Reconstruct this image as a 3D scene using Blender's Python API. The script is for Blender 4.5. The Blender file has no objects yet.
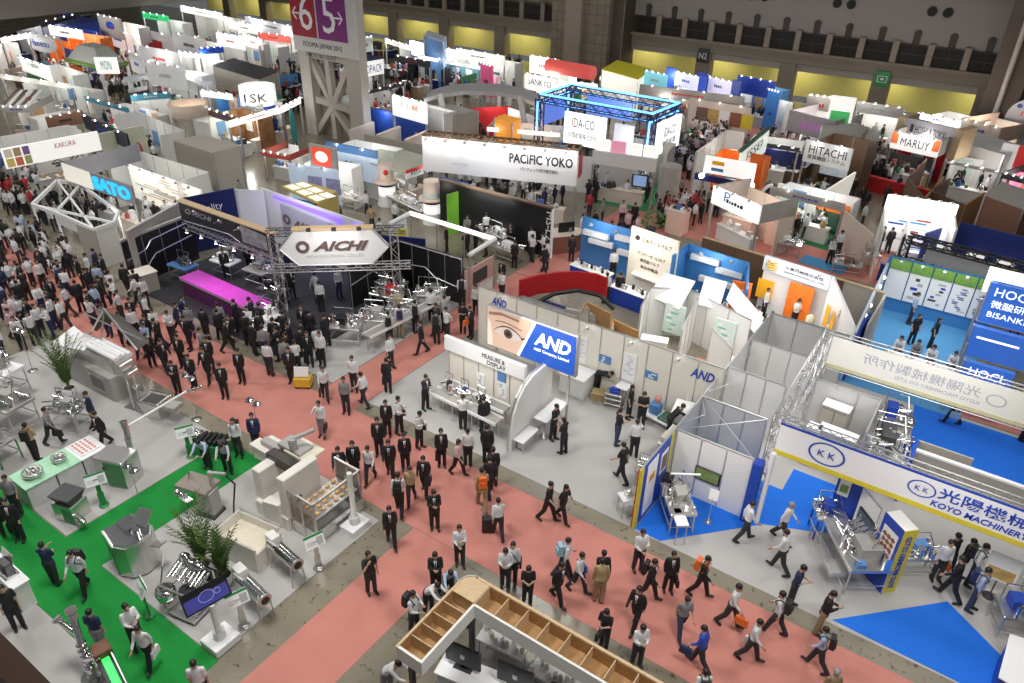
import bpy, math, random
import numpy as np
from mathutils import Vector, Matrix
random.seed(7)
C = bpy.context.scene.collection
# ---------------------------------------------------------------- camera
CAM_H = 18.0
FOC, PITCH, ROLL, YAW = 744.4664, 0.5377520, 0.0254298, -0.5924970
_cy, _sy, _cp, _sp = math.cos(YAW), math.sin(YAW), math.cos(PITCH), math.sin(PITCH)
FWD = Vector((_sy*_cp, _cy*_cp, -_sp)); _R = Vector((_cy, -_sy, 0)); _U = _R.cross(FWD)
RGT = math.cos(ROLL)*_R + math.sin(ROLL)*_U
UPV = -math.sin(ROLL)*_R + math.cos(ROLL)*_U
cam_data = bpy.data.cameras.new('camera'); cam = bpy.data.objects.new('camera', cam_data); C.objects.link(cam)
cam_data.sensor_width = 36.0; cam_data.lens = FOC/1024*36.0; cam_data.clip_end = 400
Mx = Matrix((RGT, UPV, -FWD)).transposed().to_4x4(); Mx.translation = (0, 0, CAM_H)
cam.matrix_world = Mx
bpy.context.scene.camera = cam
def W(px, py, z=0.0):
    "point of the place at height z seen at photograph pixel px, py"
    d = FWD + RGT*((px-512)/FOC) + UPV*((341.5-py)/FOC)
    t = (z-CAM_H)/d.z
    return Vector((t*d.x, t*d.y, z))
# ---------------------------------------------------------------- view, world, hall lamps
vs = bpy.context.scene.view_settings
vs.view_transform = 'Standard'; vs.look = 'None'; vs.gamma = 1.0; vs.exposure = 0.0; vs.use_curve_mapping = False
wd = bpy.data.worlds.new('hall_air'); bpy.context.scene.world = wd; wd.use_nodes = True
wd.node_tree.nodes['Background'].inputs[0].default_value = (0.93, 0.95, 1.0, 1)
wd.node_tree.nodes['Background'].inputs[1].default_value = 0.13
def area(loc, size, power, col=(1, 0.97, 0.93), aim=None, spread=180, sy=None):
    l = bpy.data.lights.new('lamp', 'AREA'); l.size = size; l.energy = power; l.color = col
    if sy: l.shape = 'RECTANGLE'; l.size_y = sy
    l.spread = math.radians(spread)
    o = bpy.data.objects.new('lamp', l); C.objects.link(o); o.location = loc
    d = Vector(aim)-Vector(loc) if aim else Vector((0, 0, -1))
    o.rotation_euler = d.to_track_quat('-Z', 'Y').to_euler()
    return o
def point(loc, power, col=(1, 0.97, 0.93), r=0.3):
    l = bpy.data.lights.new('lamp', 'POINT'); l.energy = power; l.color = col; l.shadow_soft_size = r
    o = bpy.data.objects.new('lamp', l); C.objects.link(o); o.location = loc
    return o
for _x in (-84, -58, -36, -16, 2):                   # rows of high bay lamps under the hall roof
    for _y in (8, 28, 50, 70):
        area((_x, _y, 20.5), 5, {8: 1750, 28: 760, 50: 300, 70: 240}[_y], spread=150)
# ---------------------------------------------------------------- materials
MATS = {}
def mat(name, rgb, rough=0.6, metal=0.0, emit=0.0, var=0.12, scale=6.0, bump=0.0, ecol=None, alpha=1.0):
    if name in MATS: return MATS[name]
    m = bpy.data.materials.new(name); m.use_nodes = True; MATS[name] = m
    nt = m.node_tree; b = nt.nodes['Principled BSDF']
    b.inputs['Roughness'].default_value = rough; b.inputs['Metallic'].default_value = metal
    tc = nt.nodes.new('ShaderNodeTexCoord'); nz = nt.nodes.new('ShaderNodeTexNoise')
    nz.inputs['Scale'].default_value = scale; nz.inputs['Detail'].default_value = 3
    nt.links.new(tc.outputs['Object'], nz.inputs['Vector'])
    mx = nt.nodes.new('ShaderNodeMix'); mx.data_type = 'RGBA'
    mx.inputs[6].default_value = (*[c*(1-var) for c in rgb], 1); mx.inputs[7].default_value = (*[min(1, c*(1+var)) for c in rgb], 1)
    nt.links.new(nz.outputs['Fac'], mx.inputs[0]); nt.links.new(mx.outputs[2], b.inputs['Base Color'])
    if emit:
        b.inputs['Emission Color'].default_value = (*(ecol or rgb), 1); b.inputs['Emission Strength'].default_value = emit
    if bump:
        bp = nt.nodes.new('ShaderNodeBump'); bp.inputs['Strength'].default_value = bump
        nt.links.new(nz.outputs['Fac'], bp.inputs['Height']); nt.links.new(bp.outputs['Normal'], b.inputs['Normal'])
    if alpha < 1: b.inputs['Alpha'].default_value = alpha
    return m
WHITE = mat('white_panel', (.78, .78, .76), .5, var=.03)
CREAM = mat('cream_panel', (.80, .77, .68), .5, var=.03)
GREYP = mat('grey_panel', (.55, .55, .54), .5, var=.04)
BEIGE = mat('beige_panel', (.42, .39, .34), .6, var=.05)
BLACK = mat('black_panel', (.012, .012, .014), .35, var=.1)
DARK = mat('dark_grey', (.05, .05, .055), .5)
ALU = mat('aluminium', (.62, .62, .62), .35, .85, var=.05)
STEEL = mat('brushed_steel', (.66, .65, .63), .28, .9, var=.15, scale=14)
CHROME = mat('chrome', (.8, .8, .8), .12, 1.0, var=.05)
IRON = mat('grey_machine_paint', (.42, .41, .39), .45, .2)
CREAMP = mat('cream_machine_paint', (.74, .72, .66), .4, 0, var=.04)
WOOD = mat('plywood', (.42, .24, .10), .6, var=.35, scale=9)
WOODL = mat('pale_timber', (.60, .44, .26), .6, var=.2, scale=9)
WOODD = mat('dark_brown_board', (.14, .08, .045), .6, var=.2)
BLUE = mat('royal_blue', (.012, .06, .42), .5)
CYAN = mat('light_blue', (.10, .32, .62), .5)
YELL = mat('yellow', (.72, .60, .04), .5)
ORANGE = mat('orange', (.86, .19, .02), .5)
RED = mat('red', (.50, .015, .02), .45)
GREEN = mat('green', (.03, .27, .07), .5)
PGREEN = mat('pale_green', (.42, .74, .50), .4)
NAVY = mat('navy_blue', (.012, .02, .12), .5)
SIGNW = mat('sign_white', (.86, .87, .88), .5, var=.02)
LIT = mat('lit_white', (.9, .9, .9), .5, emit=1.1, ecol=(1, .98, .95))
LITB = mat('lamp_lens', (1, 1, 1), .5, emit=6.0)
SCREEN = mat('lit_screen', (.2, .3, .5), .3, emit=.7, var=.5, scale=3)
LEAF = mat('leaf', (.07, .16, .025), .5, var=.5, scale=20)
SOIL = mat('soil', (.05, .03, .02), .9)
TXT = mat('dark_lettering', (.03, .03, .035), .5)
TXTB = mat('blue_lettering', (.015, .06, .45), .5)
TXTR = mat('red_lettering', (.6, .03, .03), .5)
PAPER = mat('paper', (.85, .85, .83), .7, var=.02)
# ---------------------------------------------------------------- mesh builder
class M:
    def __init__(s): s.v = []; s.f = []; s.sm = []; s.mi = []; s.k = 0
    def mat(s, k): s.k = k; return s
    def add(s, vs, fs, smooth=False):
        n = len(s.v); s.v += [tuple(v) for v in vs]
        s.f += [tuple(n+i for i in f) for f in fs]; s.sm += [smooth]*len(fs); s.mi += [s.k]*len(fs); return s
    def hexa(s, p):
        return s.add(p, [(3, 2, 1, 0), (4, 5, 6, 7), (0, 1, 5, 4), (1, 2, 6, 5), (2, 3, 7, 6), (3, 0, 4, 7)])
    def b(s, x0, y0, z0, x1, y1, z1):
        return s.hexa([(x0, y0, z0), (x1, y0, z0), (x1, y1, z0), (x0, y1, z0), (x0, y0, z1), (x1, y0, z1), (x1, y1, z1), (x0, y1, z1)])
    def bb(s, x0, y0, z0, x1, y1, z1, e=.02):
        "box with chamfered vertical and top edges"
        e = min(e, abs(x1-x0)*.3, abs(y1-y0)*.3, abs(z1-z0)*.3)
        o = lambda i: [(x0+e+i, y0+i), (x1-e-i, y0+i), (x1-i, y0+e+i), (x1-i, y1-e-i), (x1-e-i, y1-i), (x0+e+i, y1-i), (x0+i, y1-e-i), (x0+i, y0+e+i)]
        r = [[(x, y, z) for x, y in o(i)] for i, z in ((0, z0), (0, z1-e), (e, z1))]
        vs = sum(r, []); fs = [tuple(range(7, -1, -1)), tuple(range(16, 24))]
        for k in (0, 8):
            for i in range(8): j = (i+1) % 8; fs.append((k+i, k+j, k+8+j, k+8+i))
        return s.add(vs, fs)
    def o(s, cx, cy, z0, sx, sy, sz, a=0.0):
        c, n = math.cos(a), math.sin(a)
        q = [(cx+c*x-n*y, cy+n*x+c*y) for x, y in ((-sx/2, -sy/2), (sx/2, -sy/2), (sx/2, sy/2), (-sx/2, sy/2))]
        return s.hexa([(x, y, z0) for x, y in q]+[(x, y, z0+sz) for x, y in q])
    def c(s, p, q, r, r2=None, n=10):
        p = Vector(p); q = Vector(q); r2 = r if r2 is None else r2
        d = (q-p); d = d.normalized() if d.length > 1e-9 else Vector((0, 0, 1))
        a = d.orthogonal().normalized(); b = d.cross(a); vs = []
        for c0, rr in ((p, r), (q, r2)):
            vs += [c0+(a*math.cos(2*math.pi*i/n)+b*math.sin(2*math.pi*i/n))*max(rr, 1e-4) for i in range(n)]
        s.add(vs, [(i, (i+1) % n, n+(i+1) % n, n+i) for i in range(n)], n > 6)
        return s.add(vs, [tuple(range(n-1, -1, -1)), tuple(range(n, 2*n))])
    def path(s, pts, r, n=6):
        for a, b in zip(pts, pts[1:]): s.c(a, b, r, n=n)
        return s
    def e(s, c, r, n=10, h=6):
        if not hasattr(r, '__len__'): r = (r, r, r)
        vs = [(c[0], c[1], c[2]-r[2])]
        for j in range(1, h):
            t = -math.pi/2+math.pi*j/h
            vs += [(c[0]+r[0]*math.cos(t)*math.cos(2*math.pi*i/n), c[1]+r[1]*math.cos(t)*math.sin(2*math.pi*i/n), c[2]+r[2]*math.sin(t)) for i in range(n)]
        vs.append((c[0], c[1], c[2]+r[2])); k = len(vs)-1
        fs = [(0, 1+(i+1) % n, 1+i) for i in range(n)]
        for j in range(h-2):
            for i in range(n):
                a = 1+j*n; i2 = (i+1) % n; fs.append((a+i, a+i2, a+n+i2, a+n+i))
        a = 1+(h-2)*n
        fs += [(a+i, a+(i+1) % n, k) for i in range(n)]
        return s.add(vs, fs, True)
    def pr(s, poly, z0, z1):
        n = len(poly); ar = sum(poly[i][0]*poly[(i+1) % n][1]-poly[(i+1) % n][0]*poly[i][1] for i in range(n))
        if ar < 0: poly = list(poly)[::-1]
        vs = [(p[0], p[1], z0) for p in poly]+[(p[0], p[1], z1) for p in poly]
        return s.add(vs, [tuple(range(n-1, -1, -1)), tuple(range(n, 2*n))]+[(i, (i+1) % n, n+(i+1) % n, n+i) for i in range(n)])
    def w(s, p, q, z0, z1, t=.05):
        d = Vector((q[0]-p[0], q[1]-p[1])); l = d.length; a = math.atan2(d.y, d.x)
        return s.o((p[0]+q[0])/2, (p[1]+q[1])/2, z0, l, t, z1-z0, a)
    def q(s, pts, t=.02):
        "slab: planar polygon given a thickness behind its face"
        P = [Vector(p) for p in pts]; n = (P[1]-P[0]).cross(P[2]-P[0]).normalized()*t; k = len(P)
        vs = P+[p-n for p in P]
        return s.add(vs, [tuple(range(k)), tuple(range(2*k-1, k-1, -1))]+[((i+1) % k, i, k+i, k+(i+1) % k) for i in range(k)])
    def l(s, c, prof, n=14):
        vs = []; k = len(prof)
        for r, z in prof: vs += [(c[0]+max(r, 1e-4)*math.cos(2*math.pi*i/n), c[1]+max(r, 1e-4)*math.sin(2*math.pi*i/n), c[2]+z) for i in range(n)]
        s.add(vs, [(j*n+i, j*n+(i+1) % n, (j+1)*n+(i+1) % n, (j+1)*n+i) for j in range(k-1) for i in range(n)], True)
        return s.add(vs, [tuple(range(n-1, -1, -1)), tuple(range((k-1)*n, k*n))])
    def truss(s, p, q, w=.3, r=.022, n=5):
        "square box truss: four chords and zigzag lacing"
        p = Vector(p); q = Vector(q); d = (q-p); L = d.length; d.normalize()
        a = (Vector((0, 0, 1)) if abs(d.z) < .9 else Vector((1, 0, 0))); a = (a-d*a.dot(d)).normalized(); b = d.cross(a)
        cs = [(a*i+b*j)*w/2 for i, j in ((1, 1), (1, -1), (-1, -1), (-1, 1))]
        for c in cs: s.c(p+c, q+c, r, n=n)
        k = max(2, int(L/(w*1.15)))
        for f in range(4):
            c0, c1 = cs[f], cs[(f+1) % 4]
            for i in range(k):
                u, v = (c0, c1) if i % 2 else (c1, c0)
                s.c(p+d*(L*i/k)+u, p+d*(L*(i+1)/k)+v, r*.6, n=4)
        return s
    def obj(s, name, mats, parent=None, off=None):
        me = bpy.data.meshes.new(name)
        vs = s.v if off is None else [(x-off[0], y-off[1], z-off[2]) for x, y, z in s.v]
        me.from_pydata(vs, [], s.f); me.polygons.foreach_set('use_smooth', s.sm)
        mats = mats if isinstance(mats, (list, tuple)) else [mats]
        for m in mats: me.materials.append(m)
        if len(mats) > 1: me.polygons.foreach_set('material_index', s.mi)
        me.update()
        o = bpy.data.objects.new(name, me); C.objects.link(o)
        if parent: o.parent = parent
        return o
def props(o, label=None, cat=None, group=None, kind=None):
    for k, v in (('label', label), ('category', cat), ('group', group), ('kind', kind)):
        if v: o[k] = v
    return o
class T:
    "a thing: an Empty at its base; parts drawn in the thing's own axes, or in the hall's when hall=True"
    def __init__(s, name, label, cat, loc=(0, 0, 0), rz=0.0, group=None, hall=False):
        s.e = bpy.data.objects.new(name, None); C.objects.link(s.e); s.e.empty_display_size = .2
        s.e.location = loc; s.e.rotation_euler = (0, 0, rz); s.off = tuple(loc) if hall else None
        props(s.e, label, cat, group)
    def p(s, name, m, mats, parent=None, label=None):
        return props(m.obj(name, mats, parent or s.e, s.off), label)
def one(name, label, cat, m, mats, group=None, loc=None):
    "a thing that is one mesh"
    o = m.obj(name, mats, None, loc)
    if loc: o.location = loc
    return props(o, label, cat, group)
def struct(name, m, mats): return props(m.obj(name, mats), kind='structure')
def solid(name, label, cat, m, mats): return one(name, label, cat, m, mats)
def text(s, at, width, height, mats, right=(1, 0, 0), up=(0, 0, 1), parent=None, off=None, shear=0.0, name='lettering', depth=.012, bold=0.0):
    "raised lettering filling width x height, its lower left corner at the point given"
    cu = bpy.data.curves.new('t', 'FONT'); cu.body = s; cu.extrude = .03; cu.shear = shear; cu.offset = bold; cu.resolution_u = 2
    ob = bpy.data.objects.new('t', cu); C.objects.link(ob)
    dg = bpy.context.evaluated_depsgraph_get()
    me = bpy.data.meshes.new_from_object(ob.evaluated_get(dg)); bpy.data.objects.remove(ob); bpy.data.curves.remove(cu)
    n = len(me.vertices); co = np.empty(n*3); me.vertices.foreach_get('co', co); co = co.reshape(-1, 3)
    if n == 0: return None
    lo, hi = co.min(0), co.max(0); sp = np.maximum(hi-lo, 1e-6)
    u = (co-lo)/sp
    r = np.array(Vector(right).normalized()); uu = np.array(Vector(up).normalized()); nn = np.cross(r, uu)
    P = np.array(at, float)+np.outer(u[:, 0]*width, r)+np.outer(u[:, 1]*height, uu)+np.outer(u[:, 2]*depth, nn)
    if off is not None: P -= np.array(off)
    me.vertices.foreach_set('co', P.ravel()); me.materials.clear(); me.materials.append(mats); me.name = name; me.update()
    o = bpy.data.objects.new(name, me); C.objects.link(o)
    if parent: o.parent = parent
    return o
def ring(m, c, r0, r1, ax, ay, nrm, t=.01, n=24, sx=1.0):
    "flat annulus in the plane of ax, ay"
    c = Vector(c); ax = Vector(ax); ay = Vector(ay); nrm = Vector(nrm)*t; vs = []
    for k in (0, 1):
        for rr in (r0, r1): vs += [c+(ax*math.cos(2*math.pi*i/n)*sx+ay*math.sin(2*math.pi*i/n))*rr+nrm*k for i in range(n)]
    fs = []
    for i in range(n):
        j = (i+1) % n
        fs += [(2*n+i, 3*n+i, 3*n+j, 2*n+j), (i, j, n+j, n+i), (n+i, n+j, 3*n+j, 3*n+i), (j, i, 2*n+i, 2*n+j)]
    return m.add(vs, fs)
# ================================================================ the hall
def floor_mat():
    m = mat('concrete_floor', (.24, .215, .16), .22, var=.35, scale=.35)
    nt = m.node_tree; b = nt.nodes['Principled BSDF']; tc = nt.nodes['Texture Coordinate']
    src = b.inputs['Base Color'].links[0].from_socket
    n2 = nt.nodes.new('ShaderNodeTexNoise'); n2.inputs['Scale'].default_value = 5; n2.inputs['Detail'].default_value = 4
    nt.links.new(tc.outputs['Object'], n2.inputs['Vector'])
    r = nt.nodes.new('ShaderNodeValToRGB'); r.color_ramp.elements[0].position = .30; r.color_ramp.elements[0].color = (.35, .33, .3, 1)
    r.color_ramp.elements[1].position = .40; r.color_ramp.elements[1].color = (1, 1, 1, 1)
    nt.links.new(n2.outputs['Fac'], r.inputs[0])
    x = nt.nodes.new('ShaderNodeMix'); x.data_type = 'RGBA'; x.blend_type = 'MULTIPLY'; x.inputs[0].default_value = 1
    nt.links.new(src, x.inputs[6]); nt.links.new(r.outputs[0], x.inputs[7]); nt.links.new(x.outputs[2], b.inputs['Base Color'])
    return m
struct('floor', M().b(-150, -6, -.3, 40, 84, 0), floor_mat())
PINK = mat('pink_carpet', (.55, .22, .18), .95, var=.10, scale=1.2)
LGREY = mat('light_grey_carpet', (.44, .43, .42), .9, var=.06, scale=1.0)
DGREY = mat('dark_grey_carpet', (.028, .028, .033), .9, var=.1, scale=1.0)
GCARP = mat('green_carpet', (.005, .24, .035), .95, var=.12, scale=1.0)
BCARP = mat('blue_carpet', (.008, .155, .72), .9, var=.08, scale=1.0)
SKYC = mat('sky_blue_carpet', (.06, .28, .55), .9, var=.08)
def carpet(label, poly, z, m, group=None): one('carpet', label, 'carpet', M().pr([(p[0], p[1]) for p in poly], 0.001, z), m, group)
R4 = lambda x0, y0, x1, y1: [(x0, y0), (x1, y0), (x1, y1), (x0, y1)]
carpet('long pink carpet of the main aisle running past the counters', R4(-80, 13.2, 4.9, 16.75), .006, PINK)
carpet('pink carpet of the lower side aisle ending at the main aisle', R4(-12.6, -3, -10.55, 13.18), .006, PINK)
carpet('pink carpet of the upper side aisle beside the eye billboard booth', R4(-21.0, 16.77, -18.9, 31.3), .006, PINK)
carpet('pink carpet of the far side aisle beyond the red arch', R4(-21.0, 31.4, -16.6, 78), .006, PINK)
carpet('pink carpet of the second aisle behind the blue display booth', R4(-16.5, 42.0, 4.9, 49.0), .006, PINK)
carpet('pink carpet strip behind the banner with reversed lettering', R4(-3, 31.2, 14, 33.6), .007, PINK)
carpet('pink carpet of the third aisle beside the red and white booth', R4(-16.5, 64, 4.9, 70), .006, PINK)
carpet('pale grey platform carpet under the hopper machines', R4(-34, 6.35, -21.38, 12.45), .02, LGREY)
carpet('pale grey platform carpet under the large cream forming machine', R4(-19.3, 6.33, -13.75, 12.75), .02, LGREY)
carpet('pale grey carpet under the chrome pipe at the green walkway', R4(-27, .8, -14.2, 4.42), .02, LGREY)
carpet('bright green walkway carpet between the machine platforms', [(-34, 4.44), (-13.6, 4.44), (-13.6, 6.31), (-19.32, 6.31), (-19.32, 12.5), (-21.36, 12.5), (-21.36, 6.31), (-34, 6.31)], .012, GCARP)
carpet('light grey carpet of the eye billboard booth', R4(-18.85, 17.45, -6.75, 24.0), .014, LGREY)
carpet('light grey carpet of the booth under the blue lettered banner', R4(-6.6, 17.4, 14, 31.1), .010, LGREY)
carpet('blue carpet wedge beside the steel machine on a table', [(-6.62, 17.45), (-5.7, 17.45), (-3.2, 20.2), (-3.2, 22.3), (-6.62, 22.3)], .016, BCARP)
carpet('blue carpet under the open truss gate', [(-3.2, 20.2), (-1.5, 20.95), (-.6, 21.6), (-.6, 23.7), (-3.2, 23.7)], .016, BCARP)
carpet('blue carpet triangle in front of the blue poster pylon', [(-.25, 17.55), (2.44, 20.3), (4.1, 19.0), (4.6, 17.42)], .016, BCARP)
carpet('blue carpet in front of the second pink aisle', [(.25, 26.4), (12, 26.8), (12, 30.9), (-.3, 30.9)], .016, BCARP)
carpet('black carpet of the dark equipment booth', R4(-36, 17.6, -23.7, 27.5), .014, DGREY)
carpet('light grey carpet beside the filling line of the dark booth', R4(-23.65, 17.6, -21.05, 27.5), .014, LGREY)
# gallery slab in front of the camera, brown fascia
struct('trim_1', M().b(-26, -5, 14.6, 20, .56, 15), mat('brown_fascia', (.075, .042, .028), .5))
struct('trim_2', M().b(-26, -5, 15.0, 20, .44, 15.06), mat('fascia_strip', (.03, .018, .012), .5))
# ---- far wall
CONC = mat('hall_wall', (.26, .22, .17), .8, var=.12, scale=.8)
CONC2 = mat('hall_wall_panels', (.30, .25, .195), .8, var=.15, scale=.5)
def brickmat():
    m = mat('stone_blocks', (.30, .26, .205), .8); nt = m.node_tree; b = nt.nodes['Principled BSDF']
    br = nt.nodes.new('ShaderNodeTexBrick'); br.inputs['Scale'].default_value = 1.0; br.offset = 0; br.inputs['Brick Width'].default_value = 1.0; br.inputs['Row Height'].default_value = 1.0
    br.inputs['Color1'].default_value = (.24, .20, .15, 1); br.inputs['Color2'].default_value = (.20, .17, .125, 1); br.inputs['Mortar'].default_value = (.12, .10, .08, 1); br.inputs['Mortar Size'].default_value = .035
    tc = nt.nodes['Texture Coordinate']; mp = nt.nodes.new('ShaderNodeMapping'); mp.inputs['Rotation'].default_value = (math.pi/2, 0, 0)
    nt.links.new(tc.outputs['Object'], mp.inputs[0]); nt.links.new(mp.outputs[0], br.inputs[0]); nt.links.new(br.outputs[0], b.inputs['Base Color'])
    return m
YW = 82.0
RECESS = mat('recess_wall', (.52, .47, .18), .8, var=.15, scale=.4)
m = M()
m.b(-125, YW, 5.0, 16, YW+.8, 5.25)                     # sill course
m.b(-125, YW+.4, 4.0, 16, YW+.9, 5.0); m.b(-125, YW+1.0, 3.75, 16, YW+1.4, 4.0)
m.b(-125, YW+1.0, 7.0, 16, YW+1.6, 24); m.b(-125, YW+6, 0, 16, YW+6.5, 8)
struct('wall_back', m, [CONC])
struct('wall_recess', M().b(-125, YW+5, 0, 16, YW+5.3, 3.8), RECESS)
for i in range(16): area((-120+i*8.9, YW+3, 3.7), 4, 210, (1, .93, .55), spread=170, sy=2)
struct('trim_3', M().b(-125, YW+.6, 3.3, 16, YW+1.1, 3.95), mat('pale_lintel', (.34, .31, .27), .7))
for i in range(15):                                    # piers dividing the openings
    x = -13+(i-11)*9.1
    if -50 < x < -40: continue
    struct('wall_pier', M().b(x-.8, YW+.2, 0, x+.8, YW+1.5, 4.0), CONC)
DK = mat('dark_window_glass', (.012, .009, .007), .7)
FR = mat('window_frame_brown', (.05, .032, .022), .6)
for i in range(40):
    x = -122+i*3.05
    if -51.2 < x < -41.3: continue
    if x > -6: break
    w = props(M().b(x, YW+.5, 5.25, x+2.45, YW+.6, 7.0).obj('window_%d' % (i+1), DK), kind='structure')
    fr = M(); fr.b(x, YW+.44, 6.05, x+2.45, YW+.5, 6.15); fr.b(x+1.2, YW+.44, 5.25, x+1.26, YW+.5, 7.0); fr.b(x, YW+.42, 6.9, x+2.45, YW+.5, 7.0)
    fr.obj('window_frame', FR, w)
    pm = M(); pm.b(x+2.47, YW+.2, 5.25, x+3.03, YW+1.0, 7.2); struct('wall_post', pm, CONC2)
    if x > -42:
        d = M(); d.b(x+.95, YW+.55, 7.0, x+1.55, YW+1.0, 7.9); d.c((x+1.25, YW+.5, 7.95), (x+1.25, YW+1.0, 7.95), .33, n=14)
        struct('trim_%d' % (10+i), d, mat('vent_cowl_brown', (.045, .035, .028), .6))
for i in range(4):
    for dx in (0, 1.3):
        x = -43.6+(i+1)*8.4+dx-.3
        struct('trim_%d' % (60+i*2+(dx > 0)), M().c((x, YW+.5, 9.9), (x, YW+.66, 9.9), .42, n=16), DK)
struct('wall_upper', M().b(-41.3, YW+.62, 7.0, 16, YW+1.0, 12.2), mat('upper_cladding', (.30, .27, .25), .8, var=.06, scale=.3))
struct('beam_upper', M().b(-41.3, YW-1.2, 12.2, 16, YW+1.0, 14), mat('beam_brown', (.06, .045, .04), .6))
# stone clad tower with a smooth pilaster
tw = M(); tw.b(-48.8, YW-3.0, 0, -41.4, YW+1.4, 24); struct('wall_tower', tw, brickmat())
struct('trim_4', M().b(-46.7, YW-3.6, 0, -44.6, YW-2.9, 24), CONC2)
struct('trim_5', M().b(-41.4, YW-2.2, 0, -40.1, YW+1.2, 24), mat('dark_recess', (.08, .065, .05), .7))
struct('trim_6', M().c((-40.2, YW-2.0, 0), (-40.2, YW-2.0, 24), .16, n=8), CONC)
# right end pier and service pipe
RP = mat('right_pier_brown', (.11, .085, .07), .7)
struct('wall_right', M().b(-3.9, YW-4, 0, -1.2, YW+1.5, 22).b(-1.2, YW-3, 0, 8, YW+1.5, 20).b(8, YW-45, 0, 9, YW-3, 20), RP)
struct('trim_7', M().c((-2.6, YW-4.3, 0), (-2.6, YW-4.3, 16), .22, n=10), mat('pale_pipe', (.5, .46, .42), .5))
# hanging smoke barrier across the left of the hall
struct('beam_left', M().b(-95.6, -5, 5.4, -95, 83, 24), mat('barrier_grey', (.10, .088, .08), .7))
struct('wall_left', M().b(-152, -5, 0, -151, 90, 20), CONC)
# green and dark exit signs on the piers
for x, mm, tx, lb in ((-31.2, BLACK, 'N2', 'small black square sign on the far wall'), (-12.9, GREEN, '▣', 'small green exit sign on the far wall pier')):
    t = T('wall_sign', lb, 'sign', (x, YW+.1, 3.2), hall=True)
    t.p('board', M().b(x-.65, YW+.0, 3.0, x+.65, YW+.2, 4.4), mm)
    text(tx, (x-.45, YW-.01, 3.4), .9, .6, PAPER, parent=t.e, off=t.off)
# ================================================================ near left: machine platforms
def sign_stand(x, y, rz, label, col, tilt=.5, h=1.15, w=.62, hh=.42):
    t = T('information_stand', label, 'sign', (x, y, .02), rz, 'white reading boards beside the machines')
    m = M(); m.l((0, 0, 0), [(.17, 0), (.17, .02), (.03, .03)], 14); m.pr([(-.10, -.02), (.10, -.02), (.06, .03), (-.06, .03)], .02, h*.5)
    m.pr([(-.07, -.02), (.07, -.02), (.05, .03), (-.05, .03)], h*.5, h)
    t.p('post', m, col)
    c, s = math.cos(tilt), math.sin(tilt)
    P = lambda u, v, d=0: (u, v*s-d*c, h+v*c+d*s)
    m = M(); m.q([P(-w/2, -hh/2), P(w/2, -hh/2), P(w/2, hh/2), P(-w/2, hh/2)], .03)
    b = t.p('board', m, SIGNW)
    m = M(); m.q([P(-w/2, hh*.32, .004), P(w/2, hh*.32, .004), P(w/2, hh/2, .004), P(-w/2, hh/2, .004)], .004); t.p('header_strip', m, GREEN, b)
    m = M()
    for k in range(3): m.q([P(-w*.42, -.02-.05*k, .004), P(w*(.0+.1*(k % 2)), -.02-.05*k, .004), P(w*(.0+.1*(k % 2)), 0-.05*k, .004), P(-w*.42, -.05*k, .004)], .003)
    m.q([P(w*.1, -hh*.4, .004), P(w*.42, -hh*.4, .004), P(w*.42, hh*.2, .004), P(w*.1, hh*.2, .004)], .003)
    t.p('print', m, mat('grey_print', (.45, .47, .46), .6), b)
    return t
sign_stand(-16.44, 6.10, -.25, 'green-posted reading board with white panel beside the round steel cabinet', GREEN)
sign_stand(-13.95, 7.43, 1.25, 'reading board on a steel cone post near the white plinth corner', STEEL)
sign_stand(-13.85, 10.16, 1.25, 'reading board on a steel cone post in front of the large cream machine', STEEL)
sign_stand(-21.62, 11.1, 1.1, 'green-posted reading board beside the low green floor machine', GREEN)
sign_stand(-21.75, 7.83, 1.2, 'green-posted reading board beside the green steel cabinet machine', GREEN)

def palm(x, y, h, seed, label, pot=True):
    r = random.Random(seed); t = T('potted_palm', label, 'plant', (x, y, .02), 0, None)
    if pot:
        t.p('pot', M().l((0, 0, 0), [(.17, 0), (.24, .25), (.25, .40), (.22, .40), (.21, .36)], 16), SIGNW)
        t.p('soil', M().l((0, 0, .34), [(.205, 0), (.205, .03), (.02, .05)], 14), SOIL)
    m = M(); m2 = M()
    for k in range(26):
        a = k*2.4+r.random()*.4; lean = .10+r.random()*.42; L = h*(.5+.4*r.random()); z0 = .38
        pts = [Vector((math.cos(a)*.04, math.sin(a)*.04, z0))]
        for i in range(1, 8):
            u = i/7; pts.append(Vector((math.cos(a)*L*lean*u*(.4+.6*u), math.sin(a)*L*lean*u*(.4+.6*u), z0+L*(1.25*u-.45*lean*u*u))))
        m2.path(pts, .009, 4)
        for i in range(2, 8):
            p, q = pts[i-1], pts[i]; d = (q-p); side = Vector((-math.sin(a), math.cos(a), 0))
            for s in (-1, 1):
                for f in (0, .5):
                    b0 = p+d*f; tip = b0+side*s*(.24-.018*i)+d*.9+Vector((0, 0, -.07))
                    w = d.normalized()*.035
                    m.add([b0-w, b0+w, tip+w*.2, tip-w*.2], [(0, 1, 2, 3)])
    t.p('fronds', m, LEAF); t.p('stems', m2, mat('palm_stem', (.16, .19, .06), .6))
palm(-15.66, 8.12, 1.9, 1, 'lower green palm in a white pot beside the chrome drum machine')
palm(-16.5, 8.0, 2.3, 2, 'taller green palm behind the palm in the white pot')
palm(-28.9, 10.6, 2.6, 3, 'green palm standing against the hopper press machine')

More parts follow.
